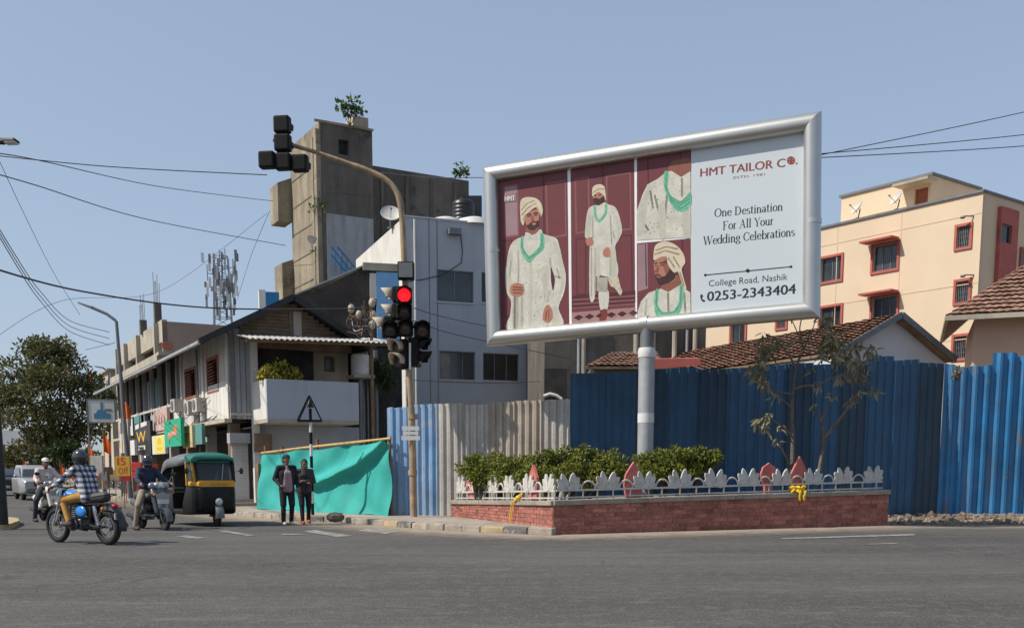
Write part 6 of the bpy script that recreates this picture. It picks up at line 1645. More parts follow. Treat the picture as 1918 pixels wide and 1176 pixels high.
isl.add([(q.x, q.y, 0.002) for q in p] + [(q.x, q.y, .13) for q in p], [tuple(range(n_, 2*n_))] + [(i, (i+1) % n_, n_+(i+1) % n_, n_+i) for i in range(n_)])
struct(isl.build('median_island', 'kerb_yellow', smooth=0))

# ================================================================ overhead cables
def cable(label, pts, r, grp, n=14):
    m = MB(); P = [U(*p) for p in pts]; m.tube([Vector(q) for q in spline([tuple(p) for p in P], n, False)], r, 5)
    tag(m.build('overhead_cable', 'cable'), label, 'cable', grp)
g1 = 'cables crossing the sky'
cable('thin cable from the tall lamp to the arm-end signal heads', [(-60, 286, 27), (200, 312, 27), (500, 328, 26.6)], .012, g1)
cable('thin cable from the tall lamp down to the tower ledge', [(-60, 283, 27), (60, 298, 32), (300, 350, 48), (512, 377, 62)], .016, g1)
cable('long sagging cable below the arm heads to the tower flank', [(-60, 312, 27), (60, 345, 34), (280, 412, 48), (535, 460, 62)], .018, g1)
cable('thick dark cable from the street edge to the gable and mast', [(-60, 488, 22), (150, 545, 28), (400, 577, 33), (700, 578, 36)], .024, g1)
for k in range(3): cable(('uppermost', 'middle', 'lowest')[k] + ' strand of the steep service cables falling to the lamp', [(-60, 330 + 6*k, 24), (30, 480 + 8*k, 30), (75, 545 + 9*k, 36), (130, 600 + 10*k, 44), (205, 622 + 12*k, 46)], .013, 'steep service cables')
cable('fine cable sloping past the lamp to the mast', [(-20, 260, 27), (40, 390, 34), (100, 510, 42), (150, 590, 46)], .009, 'steep service cables')
cable('low cable rising from the tree to the tower ledge', [(-60, 670, 50), (110, 565, 60), (300, 545, 70), (500, 400, 62)], .012, g1)
cable('short cable from the telecom mast to the tower ledge', [(445, 560, 80), (470, 480, 72), (505, 395, 62)], .014, g1)
cable('cable between the big tree and the lamp', [(160, 655, 60), (190, 648, 52), (215, 642, 46)], .014, g1)
for k, (a, b) in enumerate((((1530, 292), (2300, 118)), ((1530, 289), (2300, 205)), ((1530, 296), (2300, 240)))):
    cable(('steepest', 'middle', 'lowest')[k] + ' of three cables running from the billboard frame over the cream block', [(a[0], a[1], 30), ((a[0]+b[0])/2, (a[1]+b[1])/2 + 6, 33), (b[0], b[1], 36)], .013, 'cables right of the billboard')
cable('twin cable across the grey office wall to the billboard back, upper', [(775, 577, 28), (850, 598, 38), (1050, 640, 44)], .014, 'cables across the office wall')
cable('twin cable across the grey office wall to the billboard back, lower', [(775, 600, 28), (860, 628, 38), (1070, 672, 44)], .014, 'cables across the office wall')
cable('level cable low across the office wall', [(775, 712, 30), (900, 717, 40), (1020, 714, 48)], .012, 'cables across the office wall')
cable('cable behind the tower wing to the billboard corner', [(700, 322, 58), (800, 332, 50), (910, 333, 30)], .013, g1)

# ================================================================ vegetation
def rvec(r=rnd):
    while True:
        v = Vector((r.uniform(-1, 1), r.uniform(-1, 1), r.uniform(-1, 1)))
        if .05 < v.length < 1: return v.normalized()
def leaf(m, p, d, n, l, w):
    s = d.cross(n); s = s.normalized() if s.length > 1e-4 else d.orthogonal().normalized()
    m.add([p, p + d*l*.5 + s*w*.5, p + d*l, p + d*l*.5 - s*w*.5], [(0, 1, 2, 3)])
def clump(m, c, rad, cnt, l, w, r=rnd, shell=.55):
    for _ in range(cnt):
        v = rvec(r); q = Vector(c) + Vector((v.x*rad[0], v.y*rad[1], v.z*rad[2]))*(shell + (1-shell)*r.random())
        d = (v + rvec(r)*.9); d.z -= .15; leaf(m, q, d.normalized(), rvec(r), l*r.uniform(.6, 1.3), w*r.uniform(.7, 1.2))
def tree(name, label, base, trunk_h, clumps, lsize, cnt, mt, grp=None, bark='bark', r0=.25, seed=1):
    rr = random.Random(seed); t = thing(name, label, 'tree', base, 0, grp)
    m = MB(); top = Vector((.1, 0, trunk_h)); m.tube([(0, 0, 0), (.05, .03, trunk_h*.5), top], [r0, r0*.8, r0*.65], 10)
    for c, rad in clumps:
        c = Vector(c); mid = top + (c-top)*.5 + Vector((0, 0, -.1*(c-top).length)); m.tube([top, mid, c], [r0*.45, r0*.28, r0*.08], 6)
        for k in range(3):
            e = c + rvec(rr)*rad[0]*.8; m.tube([mid + (c-mid)*.4, c + (e-c)*.4, e], [r0*.15, r0*.1, r0*.03], 5)
    m.build('trunk', bark, t, fix=False)
    m = MB(); tot = sum(r_[0]*r_[2] for _, r_ in clumps)
    for c, rad in clumps:
        k = int(cnt*rad[0]*rad[2]/tot); sub = 9
        for s in range(sub):
            v = rvec(rr); cc_ = Vector(c) + Vector((v.x*rad[0], v.y*rad[1], v.z*rad[2]))*.62
            clump(m, cc_, (rad[0]*.48, rad[1]*.48, rad[2]*.42), k//sub, lsize, lsize*.55, rr, .45)
    m.build('crown', mt, t, smooth=0, fix=False); return t
TY = 78.0
def TP(px, py, Y, base): q = U(px, py, Y) - base; return (q.x, q.y, q.z)
b0 = Vector((U(108, 884, TY).x, TY, 0))
cl_ = [(TP(px, py, TY + dy, b0), (r_, r_, r_*.85)) for px, py, r_, dy in ((85, 672, 2.0, 0), (40, 715, 2.2, -1), (140, 705, 2.0, 1), (95, 735, 2.5, -1.5), (10, 760, 2.0, 0), (170, 735, 1.5, 1), (60, 790, 2.2, -1.5), (125, 790, 2.2, -1), (165, 800, 1.5, 0), (110, 838, 1.6, -.5), (-20, 740, 2.0, 1), (60, 655, 1.3, 0), (115, 655, 1.3, 1))]
tree('street_tree', 'large rounded street tree at the far left end of the street', b0, 3.0, cl_, .30, 19000, 'leaf_tree', seed=5, r0=.32)
b0 = Vector((U(140, 884, 70).x, 70, 0))
cl_ = [(TP(px, py, 70 + dy, b0), (r_, r_, r_*.8)) for px, py, r_, dy in ((130, 850, 1.3, 0), (165, 868, 1.1, 0), (95, 862, 1.1, 1), (190, 745, 1.0, 0), (200, 760, .8, 0))]
tree('street_tree', 'dark low tree under the large crown behind the riders', b0, 1.2, cl_, .26, 5000, 'leaf_fern', seed=9, r0=.15)
b0 = Vector((U(60, 884, 110).x, 110, 0))
cl_ = [(TP(px, py, 110, b0), (2.2, 2.0, 1.8)) for px, py in ((55, 850), (85, 862), (25, 872), (-10, 860))]
tree('street_tree', 'distant roadside tree in front of the far pale building', b0, 2.0, cl_, .4, 3500, 'leaf_tree_warm', seed=11, r0=.2)

# hedges in the planter
def hedge(label, parts, seed):
    rr = random.Random(seed); c0 = U(parts[0][0], parts[0][1], parts[0][3]); base = Vector((c0.x, c0.y, zB - .1))
    t = thing('hedge_bush', label, 'bush', base, 0, 'clipped bushes in the planter')
    m = MB(); st = MB()
    for px, py, r_, Y in parts:
        c = U(px, py, Y) - base
        for k in range(8):
            e = c + rvec(rr)*r_*.6; st.tube([(c.x*.6, c.y*.6, 0), c*.5 + e*.5 - Vector((0, 0, .1)), e], [.025, .018, .006], 5)
        for k in range(26):
            v = rvec(rr); q = c + Vector((v.x*r_*1.05, v.y*r_*.8, v.z*r_*.62))*rr.uniform(.5, 1)
            clump(m, q, (.13, .13, .10), 60, .085, .045, rr, .3)
    st.build('stem', 'bark', t, fix=False); m.build('foliage', 'leaf_hedge', t, smooth=0, fix=False)
hedge('long green hedge bush at the fence end of the planter', [(890, 872, .42, 25.2), (925, 870, .45, 25.0), (965, 868, .45, 24.6), (905, 893, .35, 24.9), (950, 893, .4, 24.4), (1000, 890, .35, 23.9)], 21)
hedge('tallest rounded hedge bush left of the billboard pole', [(1022, 865, .42, 24.2), (1055, 858, .45, 24.0), (1095, 862, .48, 23.9), (1135, 866, .45, 23.9), (1070, 888, .42, 23.6), (1115, 892, .42, 23.6), (1150, 882, .35, 23.8)], 22)
hedge('flat-topped hedge bush right of the billboard pole', [(1222, 862, .38, 23.9), (1260, 858, .40, 23.9), (1300, 858, .38, 24.0), (1328, 858, .26, 24.1), (1245, 880, .36, 23.7), (1290, 878, .34, 23.9), (1215, 882, .3, 23.5)], 23)

# sparse tree with drooping leaves in the planter
rr = random.Random(31); fY = 24.3
fb0 = U(1492, 890, fY); fbz = zB + .02; base = Vector((fb0.x, fY, fbz))
FT = thing('small_tree', 'sparse crooked small tree with drooping dull leaves in the planter', 'tree', base)
def br_(pts, r0, r1, dy=0.0, m=None):
    n = len(pts); P = [U(x, y, fY + dy*i/(n-1)) - base for i, (x, y) in enumerate(pts)]
    P = [Vector(p) for p in spline([tuple(p) for p in P], 4, False)]; k = len(P)
    m.tube(P, [r0 + (r1-r0)*i/(k-1) for i in range(k)], 8)
m = MB()
br_([(1486, 900), (1484, 872), (1485, 819), (1484, 769), (1487, 729), (1492, 686), (1505, 655), (1519, 620)], .062, .018, .3, m)
br_([(1485, 819), (1469, 801), (1439, 782)], .03, .012, -.4, m); br_([(1484, 765), (1470, 752), (1452, 742)], .025, .01, -.3, m)
br_([(1487, 738), (1462, 734), (1438, 724)], .025, .01, .3, m); br_([(1487, 729), (1510, 722), (1530, 722), (1558, 708), (1606, 698)], .032, .01, -.5, m)
br_([(1492, 690), (1474, 660), (1450, 634), (1436, 626)], .03, .01, -.3, m); br_([(1484, 880), (1472, 855), (1455, 825)], .03, .012, -.2, m)
br_([(1532, 900), (1536, 872), (1543, 822), (1536, 776), (1525, 760)], .058, .018, .2, m); br_([(1543, 822), (1572, 786), (1592, 758), (1606, 736)], .045, .014, -.4, m)
br_([(1536, 790), (1552, 760), (1560, 745)], .025, .01, .3, m); br_([(1592, 758), (1618, 738), (1642, 728)], .022, .008, .3, m)
br_([(1505, 655), (1498, 615), (1506, 580), (1502, 566)], .02, .006, .2, m); br_([(1505, 650), (1488, 610), (1478, 592)], .016, .006, -.3, m)
br_([(1510, 640), (1540, 615), (1552, 598)], .02, .007, -.3, m); br_([(1519, 625), (1528, 600), (1536, 588)], .014, .005, .2, m); br_([(1558, 708), (1585, 670), (1605, 645)], .024, .008, .3, m); br_([(1558, 708), (1568, 668), (1570, 640)], .02, .008, -.3, m); br_([(1605, 650), (1632, 652)], .012, .006, 0, m)
m.build('trunk', 'bark_pale', FT, fix=False)
m = MB()
tips = [(1439, 782, 12, .8), (1425, 795, 12, 1), (1452, 742, 7, .7), (1438, 724, 9, .8), (1600, 700, 16, .9), (1580, 705, 10, .8), (1436, 630, 12, .9), (1425, 660, 18, 1.3), (1420, 690, 18, 1.3), (1445, 650, 12, 1), (1606, 736, 12, .7), (1592, 752, 8, .6), (1640, 730, 9, .8), (1525, 760, 8, .7), (1560, 742, 8, .7), (1502, 570, 5, .6), (1478, 594, 5, .6), (1536, 590, 5, .6),
        (1552, 605, 18, 1), (1560, 625, 16, 1), (1545, 640, 14, 1), (1570, 645, 20, 1.1), (1585, 660, 18, 1), (1605, 645, 16, 1), (1632, 655, 14, .9), (1600, 675, 16, 1), (1565, 672, 14, 1), (1540, 665, 12, .9), (1512, 650, 10, .8), (1480, 640, 8, .8), (1455, 640, 10, .9), (1620, 685, 10, .8), (1455, 828, 8, .7), (1530, 722, 8, .7), (1430, 712, 10, 1), (1520, 690, 7, .7), (1615, 705, 9, .8), (1463, 800, 6, .6), (1640, 672, 7, .7)]
for px, py, n, sz in tips:
    c = U(px, py, fY + rr.uniform(-.45, .45)) - base
    for k in range(int(n*1.5)):
        d = rvec(rr); d.z = -abs(d.z)*1.2 + rr.uniform(-.2, .65); d.normalize(); l = .25*sz*rr.uniform(.6, 1.2); nn = rvec(rr)
        q = c + rvec(rr)*.13*sz; s = d.cross(nn).normalized()*.035*sz; dr = Vector((0, 0, -l*.25))
        m.add([q, q + d*l*.35 + s, q + d*l*.35 - s, q + d*l*.75 + s*.8 + dr*.5, q + d*l*.75 - s*.8 + dr*.5, q + d*l + dr], [(0, 1, 2), (1, 3, 4, 2), (3, 5, 4)])
m.build('crown', 'leaf_dry', FT, smooth=0, fix=False)

def plant(name, label, base, parts, mt, l, w, cnt, seed, down=False, grp=None):
    rr = random.Random(seed); t = thing(name, label, 'plant', base, 0, grp); m = MB(); s = MB()
    for (c, rad) in parts:
        c = Vector(c); s.tube([(0, 0, 0), c*.5 + Vector((rr.uniform(-.05, .05), 0, 0)), c], [.03, .02, .008], 5)
        for k in range(5): s.tube([c*.6, c + rvec(rr)*rad*.8], [.012, .004], 4)
        for k in range(cnt):
            v = rvec(rr); q = c + v*rad*rr.random()**.5; d = (v*.6 + rvec(rr)); d.z += -1.6 if down else .1; leaf(m, q, d.normalized(), rvec(rr), l*rr.uniform(.6, 1.3), w*rr.uniform(.7, 1.2))
    s.build('stem', 'bark', t, fix=False); m.build('foliage', mt, t, smooth=0, fix=False); return t
hl = lambda px, py, off: hf.w(hf.front(px, py, off)[0], off, hf.front(px, py, off)[1])
pb = hl(530, 712, yb + .5); parts = [(hl(px, py, yb + .45) - pb, r_) for px, py, r_ in ((492, 700, .25), (510, 695, .32), (530, 690, .32), (548, 698, .28), (520, 706, .3), (500, 708, .25), (556, 706, .2))]
plant('balcony_plant', 'yellow-green potted foliage spilling over the balcony edge', pb - Vector((0, 0, .35)), [(Vector(c) + Vector((0, 0, .35)), r_) for c, r_ in parts], 'leaf_yellow', .13, .08, 90, 41)
pb = hl(712, 690, -.1); parts = [(hl(px, py, -.1) - pb, r_) for px, py, r_ in ((700, 675, .3), (715, 680, .35), (728, 690, .3), (718, 705, .3), (702, 695, .25), (725, 712, .2))]
plant('hanging_fern', 'dark hanging fern beside the white tank under the canopy', pb, parts, 'leaf_fern', .38, .05, 90, 42, True)
pb = U(655, 220, 62.5); plant('rooftop_plant', 'scraggly green plant growing from the top of the concrete tower', Vector((pb.x, pb.y, tz - .05)), [(U(px, py, 62.5) - Vector((pb.x, pb.y, tz)), r_) for px, py, r_ in ((640, 200, .35), (660, 190, .4), (672, 205, .4), (652, 205, .3))], 'leaf_fresh', .3, .2, 45, 43)
pb = U(862, 330, 64); plant('rooftop_plant', 'small green sapling on the corner of the tower wing', pb, [((0, 0, .45), .38), ((.25, 0, .2), .28), ((-.2, 0, .2), .25)], 'leaf_fresh', .24, .16, 45, 44)
y_, z_ = tb.side(592, 385); pb = tb.w(-.2, .3, z_ - .4); plant('wall_weed', 'thin weed sprouting from the tower wall corner', pb, [((.2, 0, .5), .4), ((.5, -.2, .2), .4), ((-.1, 0, .1), .35)], 'leaf_fresh', .25, .12, 28, 45)
pb = U(1800, 690, 27.6); plant('dry_vine', 'dry brown vine on the fence top near the peach house', Vector((pb.x, pb.y+.15, pb.z - .3)), [((0, 0, .28), .12), ((-.1, 0, .15), .10)], 'leaf_dry', .07, .04, 70, 46)

# ================================================================ people
def blob(name, mt, parent, caps=(), ells=(), voxel=.011, it=4):
    m = MB()
    for c in caps:
        a, b, r0, r1 = Vector(c[0]), Vector(c[1]), c[2], c[3]
        if (b-a).length < 1e-4: b = a + Vector((0, 0, .001))
        d = (b-a).normalized(); n = 5; pts, rs = [], []
        for i in range(n): t = math.pi/2*(1 - i/n); pts.append(a - d*r0*math.sin(t)); rs.append(max(.0015, r0*math.cos(t)))
        pts += [a, b]; rs += [r0, r1]
        for i in range(1, n+1): t = math.pi/2*i/n; pts.append(b + d*r1*math.sin(t)); rs.append(max(.0015, r1*math.cos(t)))
        m.tube(pts, rs, 14)
    for e in ells: m.ell(e[0], e[1], 16, 12, e[2] if len(e) > 2 else None)
    me = m.mesh(name, mt, 0, fix=False); o = bpy.data.objects.new(name, me); C.objects.link(o)
    r_ = o.modifiers.new('r', 'REMESH'); r_.mode = 'VOXEL'; r_.voxel_size = voxel
    s = o.modifiers.new('s', 'SMOOTH'); s.iterations = it; s.factor = .5
    dg = bpy.context.evaluated_depsgraph_get(); dg.update()
    nm = bpy.data.meshes.new_from_object(o.evaluated_get(dg)); bpy.data.objects.remove(o)
    nm.materials.clear(); nm.materials.append(M(mt)); nm.shade_smooth()
    return link(name, nm, parent)
def person(label, loc, rz, J, top, trousers, shoes, head='hair', hat=None, inner=None, scale=1.0, sleeves=1.0, scarf=None):
    t = thing('person', label, 'person', loc, rz); t.scale = (scale,)*3
    V = {k: Vector(v) for k, v in J.items() if not isinstance(v, (int, float))}
    hy = Matrix.Rotation(J.get('yaw', 0), 3, 'Z') @ Matrix.Rotation(J.get('nod', 0), 3, 'Y'); h = V['hea']
    H = lambda x, y, z: h + hy @ Vector((x, y, z))
    yv = Vector((0, .075, 0))
    torso = [(V['pel'] + yv, V['che'] + yv*1.15, .105, .112), (V['pel'] - yv, V['che'] - yv*1.15, .105, .112), (V['sL'], V['sR'], .07, .07), (V['che'], V['nec'], .1, .06)]
    arms, legs, hands = [], [], []
    for s in 'LR':
        sh, el, wr = V['s'+s], V['e'+s], V['w'+s]; arms += [(sh, el, .058, .046), (el, wr, .044, .032)]
        hp, kn, an = V['h'+s], V['k'+s], V['a'+s]; legs += [(hp, kn, .088, .06), (kn, an, .058, .042)]
        d = V.get('g'+s, (wr-el).normalized()); d = d.normalized(); sd = d.cross(Vector((0, 0, 1))); sd = sd.normalized() if sd.length > .1 else Vector((1, 0, 0))
        up = sd.cross(d).normalized(); pm = wr + d*.05
        hands.append((wr, wr + d*.075, .03, .036))
        for i, (o_, ln) in enumerate(((-.03, .06), (-.01, .075), (.011, .07), (.031, .052))):
            b = wr + d*.085 + sd*o_; c_ = b + d*ln*.55 - up*ln*.2; e = c_ + d*ln*.2 - up*ln*.45; hands += [(b, c_, .0105, .010), (c_, e, .010, .008)]
        b = wr + d*.03 + sd*.03; hands += [(b, b + d*.035 + sd*.03 - up*.01, .013, .011), (b + d*.035 + sd*.03 - up*.01, b + d*.065 + sd*.03 - up*.03, .011, .009)]
    hd_e = [(H(0, 0, .02), (.098, .076, .115), hy), (H(.028, 0, -.055), (.062, .055, .055), hy), (H(0, .078, -.01), (.02, .012, .032), hy), (H(0, -.078, -.01), (.02, .012, .032), hy)]
    hd_c = [(V['nec'] - Vector((0, 0, .03)), h - Vector((0, 0, .06)), .055, .052), (H(.09, 0, .012), H(.108, 0, -.018), .010, .016)]
    feet = []
    for s in 'LR':
        an = V['a'+s]; f = V.get('f'+s, Vector((1, 0, 0))).normalized(); feet.append((an + Vector((0, 0, -.045)) - f*.03, an + Vector((0, 0, -.055)) + f*.14, .04, .034))
    blob('body', 'skin', t, [(a, b, r0*.9, r1*.9) for a, b, r0, r1 in torso + arms + legs] + hd_c + hands + feet, hd_e, .0095, 3)
    k = 1.12
    tc = [(a, b, r0*k, r1*k) for a, b, r0, r1 in torso]
    for i, (a, b, r0, r1) in enumerate(arms):
        if i % 2 == 1: b = a + (b-a)*(.96*sleeves if sleeves > .5 else .02)
        tc.append((a, b, r0*1.22, r1*1.3))
    tc.append((V['pel'] + yv*1.05 - Vector((0, 0, .05)), V['pel'] - yv*1.05 - Vector((0, 0, .05)), .118, .118))
    blob('shirt' if inner is None else 'jacket', top, t, tc, (), .012, 3)
    if inner:
        fx = Vector((.055, 0, 0)); blob('tee_shirt', inner, t, [(V['pel'] + fx + Vector((0, .045, -.06)), V['che'] + fx + Vector((0, .035, 0)), .095, .09), (V['pel'] + fx + Vector((0, -.045, -.06)), V['che'] + fx + Vector((0, -.035, 0)), .095, .09), (V['che'] + fx*.8, V['nec'] + fx*.3, .08, .055)], (), .012, 3)
    blob('trousers', trousers, t, [(a, b, r0*1.13, r1*1.3) for a, b, r0, r1 in legs] + [(V['pel'] + yv*.9 - Vector((0, 0, .03)), V['pel'] - yv*.9 - Vector((0, 0, .03)), .113, .113)], (), .012, 3)
    for (a, b, r0, r1) in feet:
        f = (b-a).normalized(); o = blob('shoe', shoes, t, [(a - f*.02, b + f*.015, r0*1.25, r1*1.2), (a + Vector((0, 0, .03)), a + Vector((0, 0, .06)), r0*1.15, r0*1.1)], (), .010, 2)
    for s in (1, -1):
        m = MB(); m.ell(H(.085, s*.032, .018), (.014, .016, .010), 8, 6); m.build('eye', 'sign_white', t, smooth=80)
        m = MB(); m.ell(H(.094, s*.032, .018), (.007, .008, .008), 8, 6); m.build('pupil', 'hair', t, smooth=80)
        m = MB(); m.tube([H(.091, s*.018, .038), H(.092, s*.034, .043), H(.082, s*.052, .038)], .006, 5); m.build('eyebrow', 'hair', t)
    m = MB(); m.tube([H(.086, .026, -.052), H(.096, 0, -.050), H(.086, -.026, -.052)], .007, 6); m.build('mouth', 'shoe_red', t)
    if head == 'hair':
        blob('hair', 'hair', t, (), [(H(-.018, 0, .05), (.100, .086, .098), hy), (H(-.05, 0, .0), (.065, .08, .09), hy)], .010, 3)
    if hat == 'cap_dark' or hat == 'cap_white':
        mt = 'cloth_navy' if hat == 'cap_dark' else 'cap_white'
        blob('cap', mt, t, (), [(H(-.005, 0, .085), (.108, .092, .07), hy), (H(.085, 0, .062), (.075, .07, .012), hy)], .009, 2)
    if scarf:
        blob('headscarf', scarf, t, [(h - Vector((.02, 0, .12)), V['che'] + Vector((.02, 0, .06)), .095, .13)], [(H(-.03, 0, .04), (.105, .098, .125), hy), (H(-.03, 0, -.06), (.085, .095, .09), hy)], .012, 3)
    if hat == 'helmet':
        hm = blob('helmet', 'helmet', t, (), [(H(-.012, 0, .03), (.145, .125, .145), hy), (H(.01, 0, -.06), (.12, .105, .075), hy)], .010, 3)
        m = MB(); vs = []
        for i in range(7):
            z = -.03 + .1*i/6
            for j in range(13):
                an = R(-70 + 140*j/12); vs.append(H(-.012 + .152*math.cos(an)*math.sqrt(max(.1, 1-((z-.03)/.15)**2)), .132*math.sin(an)*math.sqrt(max(.1, 1-((z-.03)/.15)**2)), z))
        m.add(vs, [(i*13+j, i*13+j+1, (i+1)*13+j+1, (i+1)*13+j) for i in range(6) for j in range(12)]); m.build('visor', 'visor', hm, smooth=80, fix=False)
    return t

std = dict(pel=(0, 0, .95), che=(.01, 0, 1.26), nec=(.0, 0, 1.45), hea=(.02, 0, 1.59), sL=(0, .185, 1.40), sR=(0, -.185, 1.40), eL=(-.03, .25, 1.13), eR=(-.03, -.25, 1.13), wL=(.08, .25, .90), wR=(.08, -.25, .90),
           hL=(0, .095, .90), hR=(0, -.095, .90), kL=(.03, .11, .5), kR=(.03, -.11, .5), aL=(-.01, .12, .10), aR=(-.01, -.12, .10))
to_cam = lambda p: math.atan2(-p.y, -p.x)
p1 = G(539, 983); J = dict(std); J.update(eR=(-.02, -.29, 1.14), wR=(.2, -.2, .97), gR=(.8, .6, -.2), eL=(-.05, .27, 1.13), wL=(.12, .24, .92), kR=(.06, -.11, .5), aR=(.08, -.12, .10), kL=(.08, .1, .51), aL=(-.06, .11, .10), yaw=.25, nod=.05)
person('person in dark cap, open black jacket and mauve tee walking by the net', p1, to_cam(p1) + .25, J, 'cloth_black', 'cloth_black', 'shoe_white', hat='cap_dark', inner='cloth_mauve', scale=1.0)
p2 = G(572, 981); J = dict(std); J.update(eR=(.0, -.26, 1.13), wR=(.22, .0, 1.10), gR=(.1, 1, 0), eL=(.0, .26, 1.13), wL=(.23, -.02, 1.15), gL=(.1, -1, 0), hea=(.05, 0, 1.575), kR=(.1, -.1, .52), aR=(.14, -.1, .10), aL=(-.12, .11, .12), kL=(.03, .1, .5), nod=.3, yaw=-.15)
person('person with dark headscarf, folded arms and black trousers beside the banded post', p2, to_cam(p2) + .2, J, 'cloth_grey', 'cloth_black', 'shoe_red', scarf='cloth_grey', scale=.94)

# ================================================================ two-wheelers
def torus(m, c, R0, r, n=28, k=8, sy=1.0):
    vs = []
    for i in range(n):
        a = 2*math.pi*i/n
        for j in range(k):
            b = 2*math.pi*j/k; q = R0 + r*math.cos(b); vs.append((c[0] + q*math.cos(a), c[1] + r*sy*math.sin(b), c[2] + q*math.sin(a)))
    return m.add(vs, [(i*k+j, ((i+1) % n)*k+j, ((i+1) % n)*k+(j+1) % k, i*k+(j+1) % k) for i in range(n) for j in range(k)])
def wheel(t, x, y, r, w, spokes=14, disc=True, name='wheel', alloy=False):
    m = MB(); torus(m, (0, 0, 0), r - w*.5, w*.5, 30, 10, 1.0); o = m.build(name, 'rubber', t, loc=(x, y, r), smooth=60)
    m = MB(); torus(m, (0, 0, 0), r - w - .008, .016, 28, 6, 1.6); m.lathe([(.001, -.05), (.05, -.05), (.05, .05), (.001, .05)], 12, (0, 0, 0), 'y')
    for i in range(spokes):
        a = 2*math.pi*i/spokes; s = .03*(-1)**i; m.tube([(.045*math.cos(a+.3), s, .045*math.sin(a+.3)), ((r-w)*math.cos(a), 0, (r-w)*math.sin(a))], .004 if not alloy else .016, 5)
    m.build('rim', 'chrome' if not alloy else 'engine', o)
    if disc: m = MB(); m.lathe([(.05, .055), (.11, .055), (.11, .062), (.05, .062)], 20, (0, 0, 0), 'y'); m.build('brake_disc', 'chrome', o)
    return o
def motorcycle(label, loc, rz, tankm='bike_blue', grp=None, lean=0.0):
    t = thing('motorcycle', label, 'motorcycle', loc, rz, grp); t.rotation_euler = (lean, 0, rz)
    wheel(t, .70, 0, .325, .10, 20); wheel(t, -.69, 0, .32, .125, 20)
    for s in (1, -1):
        m = MB(); m.tube([(.70, s*.09, .32), (.52, s*.09, .75), (.44, s*.085, .98)], [.028, .026, .022], 10); m.build('fork', 'chrome', t)
    m = MB(); vs = [(.70 + .37*math.cos(R(a)), 0, .325 + .37*math.sin(R(a))) for a in range(15, 165, 12)]; m.tube(vs, .07, 8, flat=.25); m.build('mudguard', 'bike_black', t)
    m = MB(); m.tube([(-.69 + .40*math.cos(R(a)), 0, .33 + .40*math.sin(R(a))) for a in range(10, 200, 12)], .085, 8, flat=.25); m.build('mudguard', 'bike_black', t)
    blob('tank', tankm, t, [((.30, 0, .86), (-.02, 0, .83), .13, .10), ((.32, 0, .80), (.0, 0, .79), .12, .09)], (), .014, 4)
    blob('seat', 'seat_black', t, [((-.06, 0, .80), (-.30, 0, .79), .10, .12), ((-.36, 0, .83), (-.66, 0, .86), .11, .095)], (), .014, 4)
    for s in (1, -1):
        m = MB(); m.ell((-.16, s*.15, .60), (.15, .035, .10), 14, 10); m.build('side_panel', tankm, t, smooth=80)
    m = MB(); m.box(-.1, .22, -.12, .12, .27, .46); m.ell((.08, .15, .36), (.15, .05, .12), 14, 8); m.ell((.08, -.15, .36), (.15, .05, .12), 14, 8); bevel(m.build('crankcase', 'engine', t, smooth=30), .02)
    m = MB()
    for k in range(7): m.box(.06 - .105, .06 + .115, -.12, .12, .47 + .04*k, .47 + .04*k + .018)
    m.cyl((.06, 0, .46), (.07, 0, .76), .08, n=12); m.build('cylinder_fins', 'engine', t, smooth=0)
    m = MB(); m.tube([(.44, 0, .95), (.30, 0, .78), (.36, 0, .30), (-.1, 0, .25), (-.30, 0, .40), (-.25, 0, .72), (.3, 0, .80)], .022, 8)
    for s in (1, -1): m.tube([(-.25, s*.12, .73), (-.69, s*.13, .74), (-.80, s*.09, .74)], .016, 6); m.tube([(-.28, s*.12, .36), (-.69, s*.12, .32)], .022, 8)
    m.build('chassis', 'bike_black', t)
    for s in (1, -1):
        m = MB(); m.tube([(-.62, s*.15, .36), (-.52, s*.145, .70)], .03, 8)
        for k in range(8): m.lathe([(.03, 0), (.042, .005), (.042, .012), (.03, .017)], 10, (-.61 + .01*k, s*.15, .40 + .03*k))
        m.build('shock_absorber', 'chrome', t)
    m = MB(); m.tube([(.16, -.13, .55), (.22, -.15, .32), (.0, -.17, .26), (-.35, -.17, .27)], .022, 8); m.tube([(-.33, -.17, .27), (-.38, -.17, .275), (-.95, -.19, .36)], [.03, .05, .045], 12); m.build('exhaust', 'bike_black', t)
    m = MB(); m.lathe([(.001, .14), (.07, .12), (.095, .06), (.095, 0), (.001, 0)], 20, (.46, 0, .90), 'x'); hl_ = m.build('headlamp', 'bike_black', t); m = MB(); m.ell((.585, 0, .90), (.025, .085, .085), 12, 10); m.build('headlamp_glass', 'lamp_clear', hl_, smooth=80)
    m = MB(); m.tube([(.26, .38, 1.03), (.32, .30, 1.06), (.41, .12, 1.03), (.42, 0, 1.01), (.41, -.12, 1.03), (.32, -.30, 1.06), (.26, -.38, 1.03)], .014, 8); m.build('handlebar', 'bike_black', t)
    for s in (1, -1):
        m = MB(); m.tube([(.33, s*.28, 1.05), (.33, s*.36, 1.20)], .006, 6); m.ell((.33, s*.40, 1.24), (.02, .075, .06), 12, 8); m.build('mirror', 'chrome', t)
        m = MB(); m.tube([(-.78, s*.08, .66), (-.79, s*.16, .66)], .008, 6); m.ell((-.80, s*.19, .66), (.035, .03, .03), 10, 8); m.build('indicator', 'amber', t)
        m = MB(); m.tube([(.0, s*.14, .30), (.0, s*.26, .30)], .016, 8); m.tube([(-.34, s*.14, .36), (-.36, s*.24, .37)], .014, 8); m.build('footpeg', 'rubber', t)
    m = MB(); m.ell((-.90, 0, .70), (.05, .06, .05), 12, 8); m.build('tail_lamp', 'red_lamp', t, smooth=80)
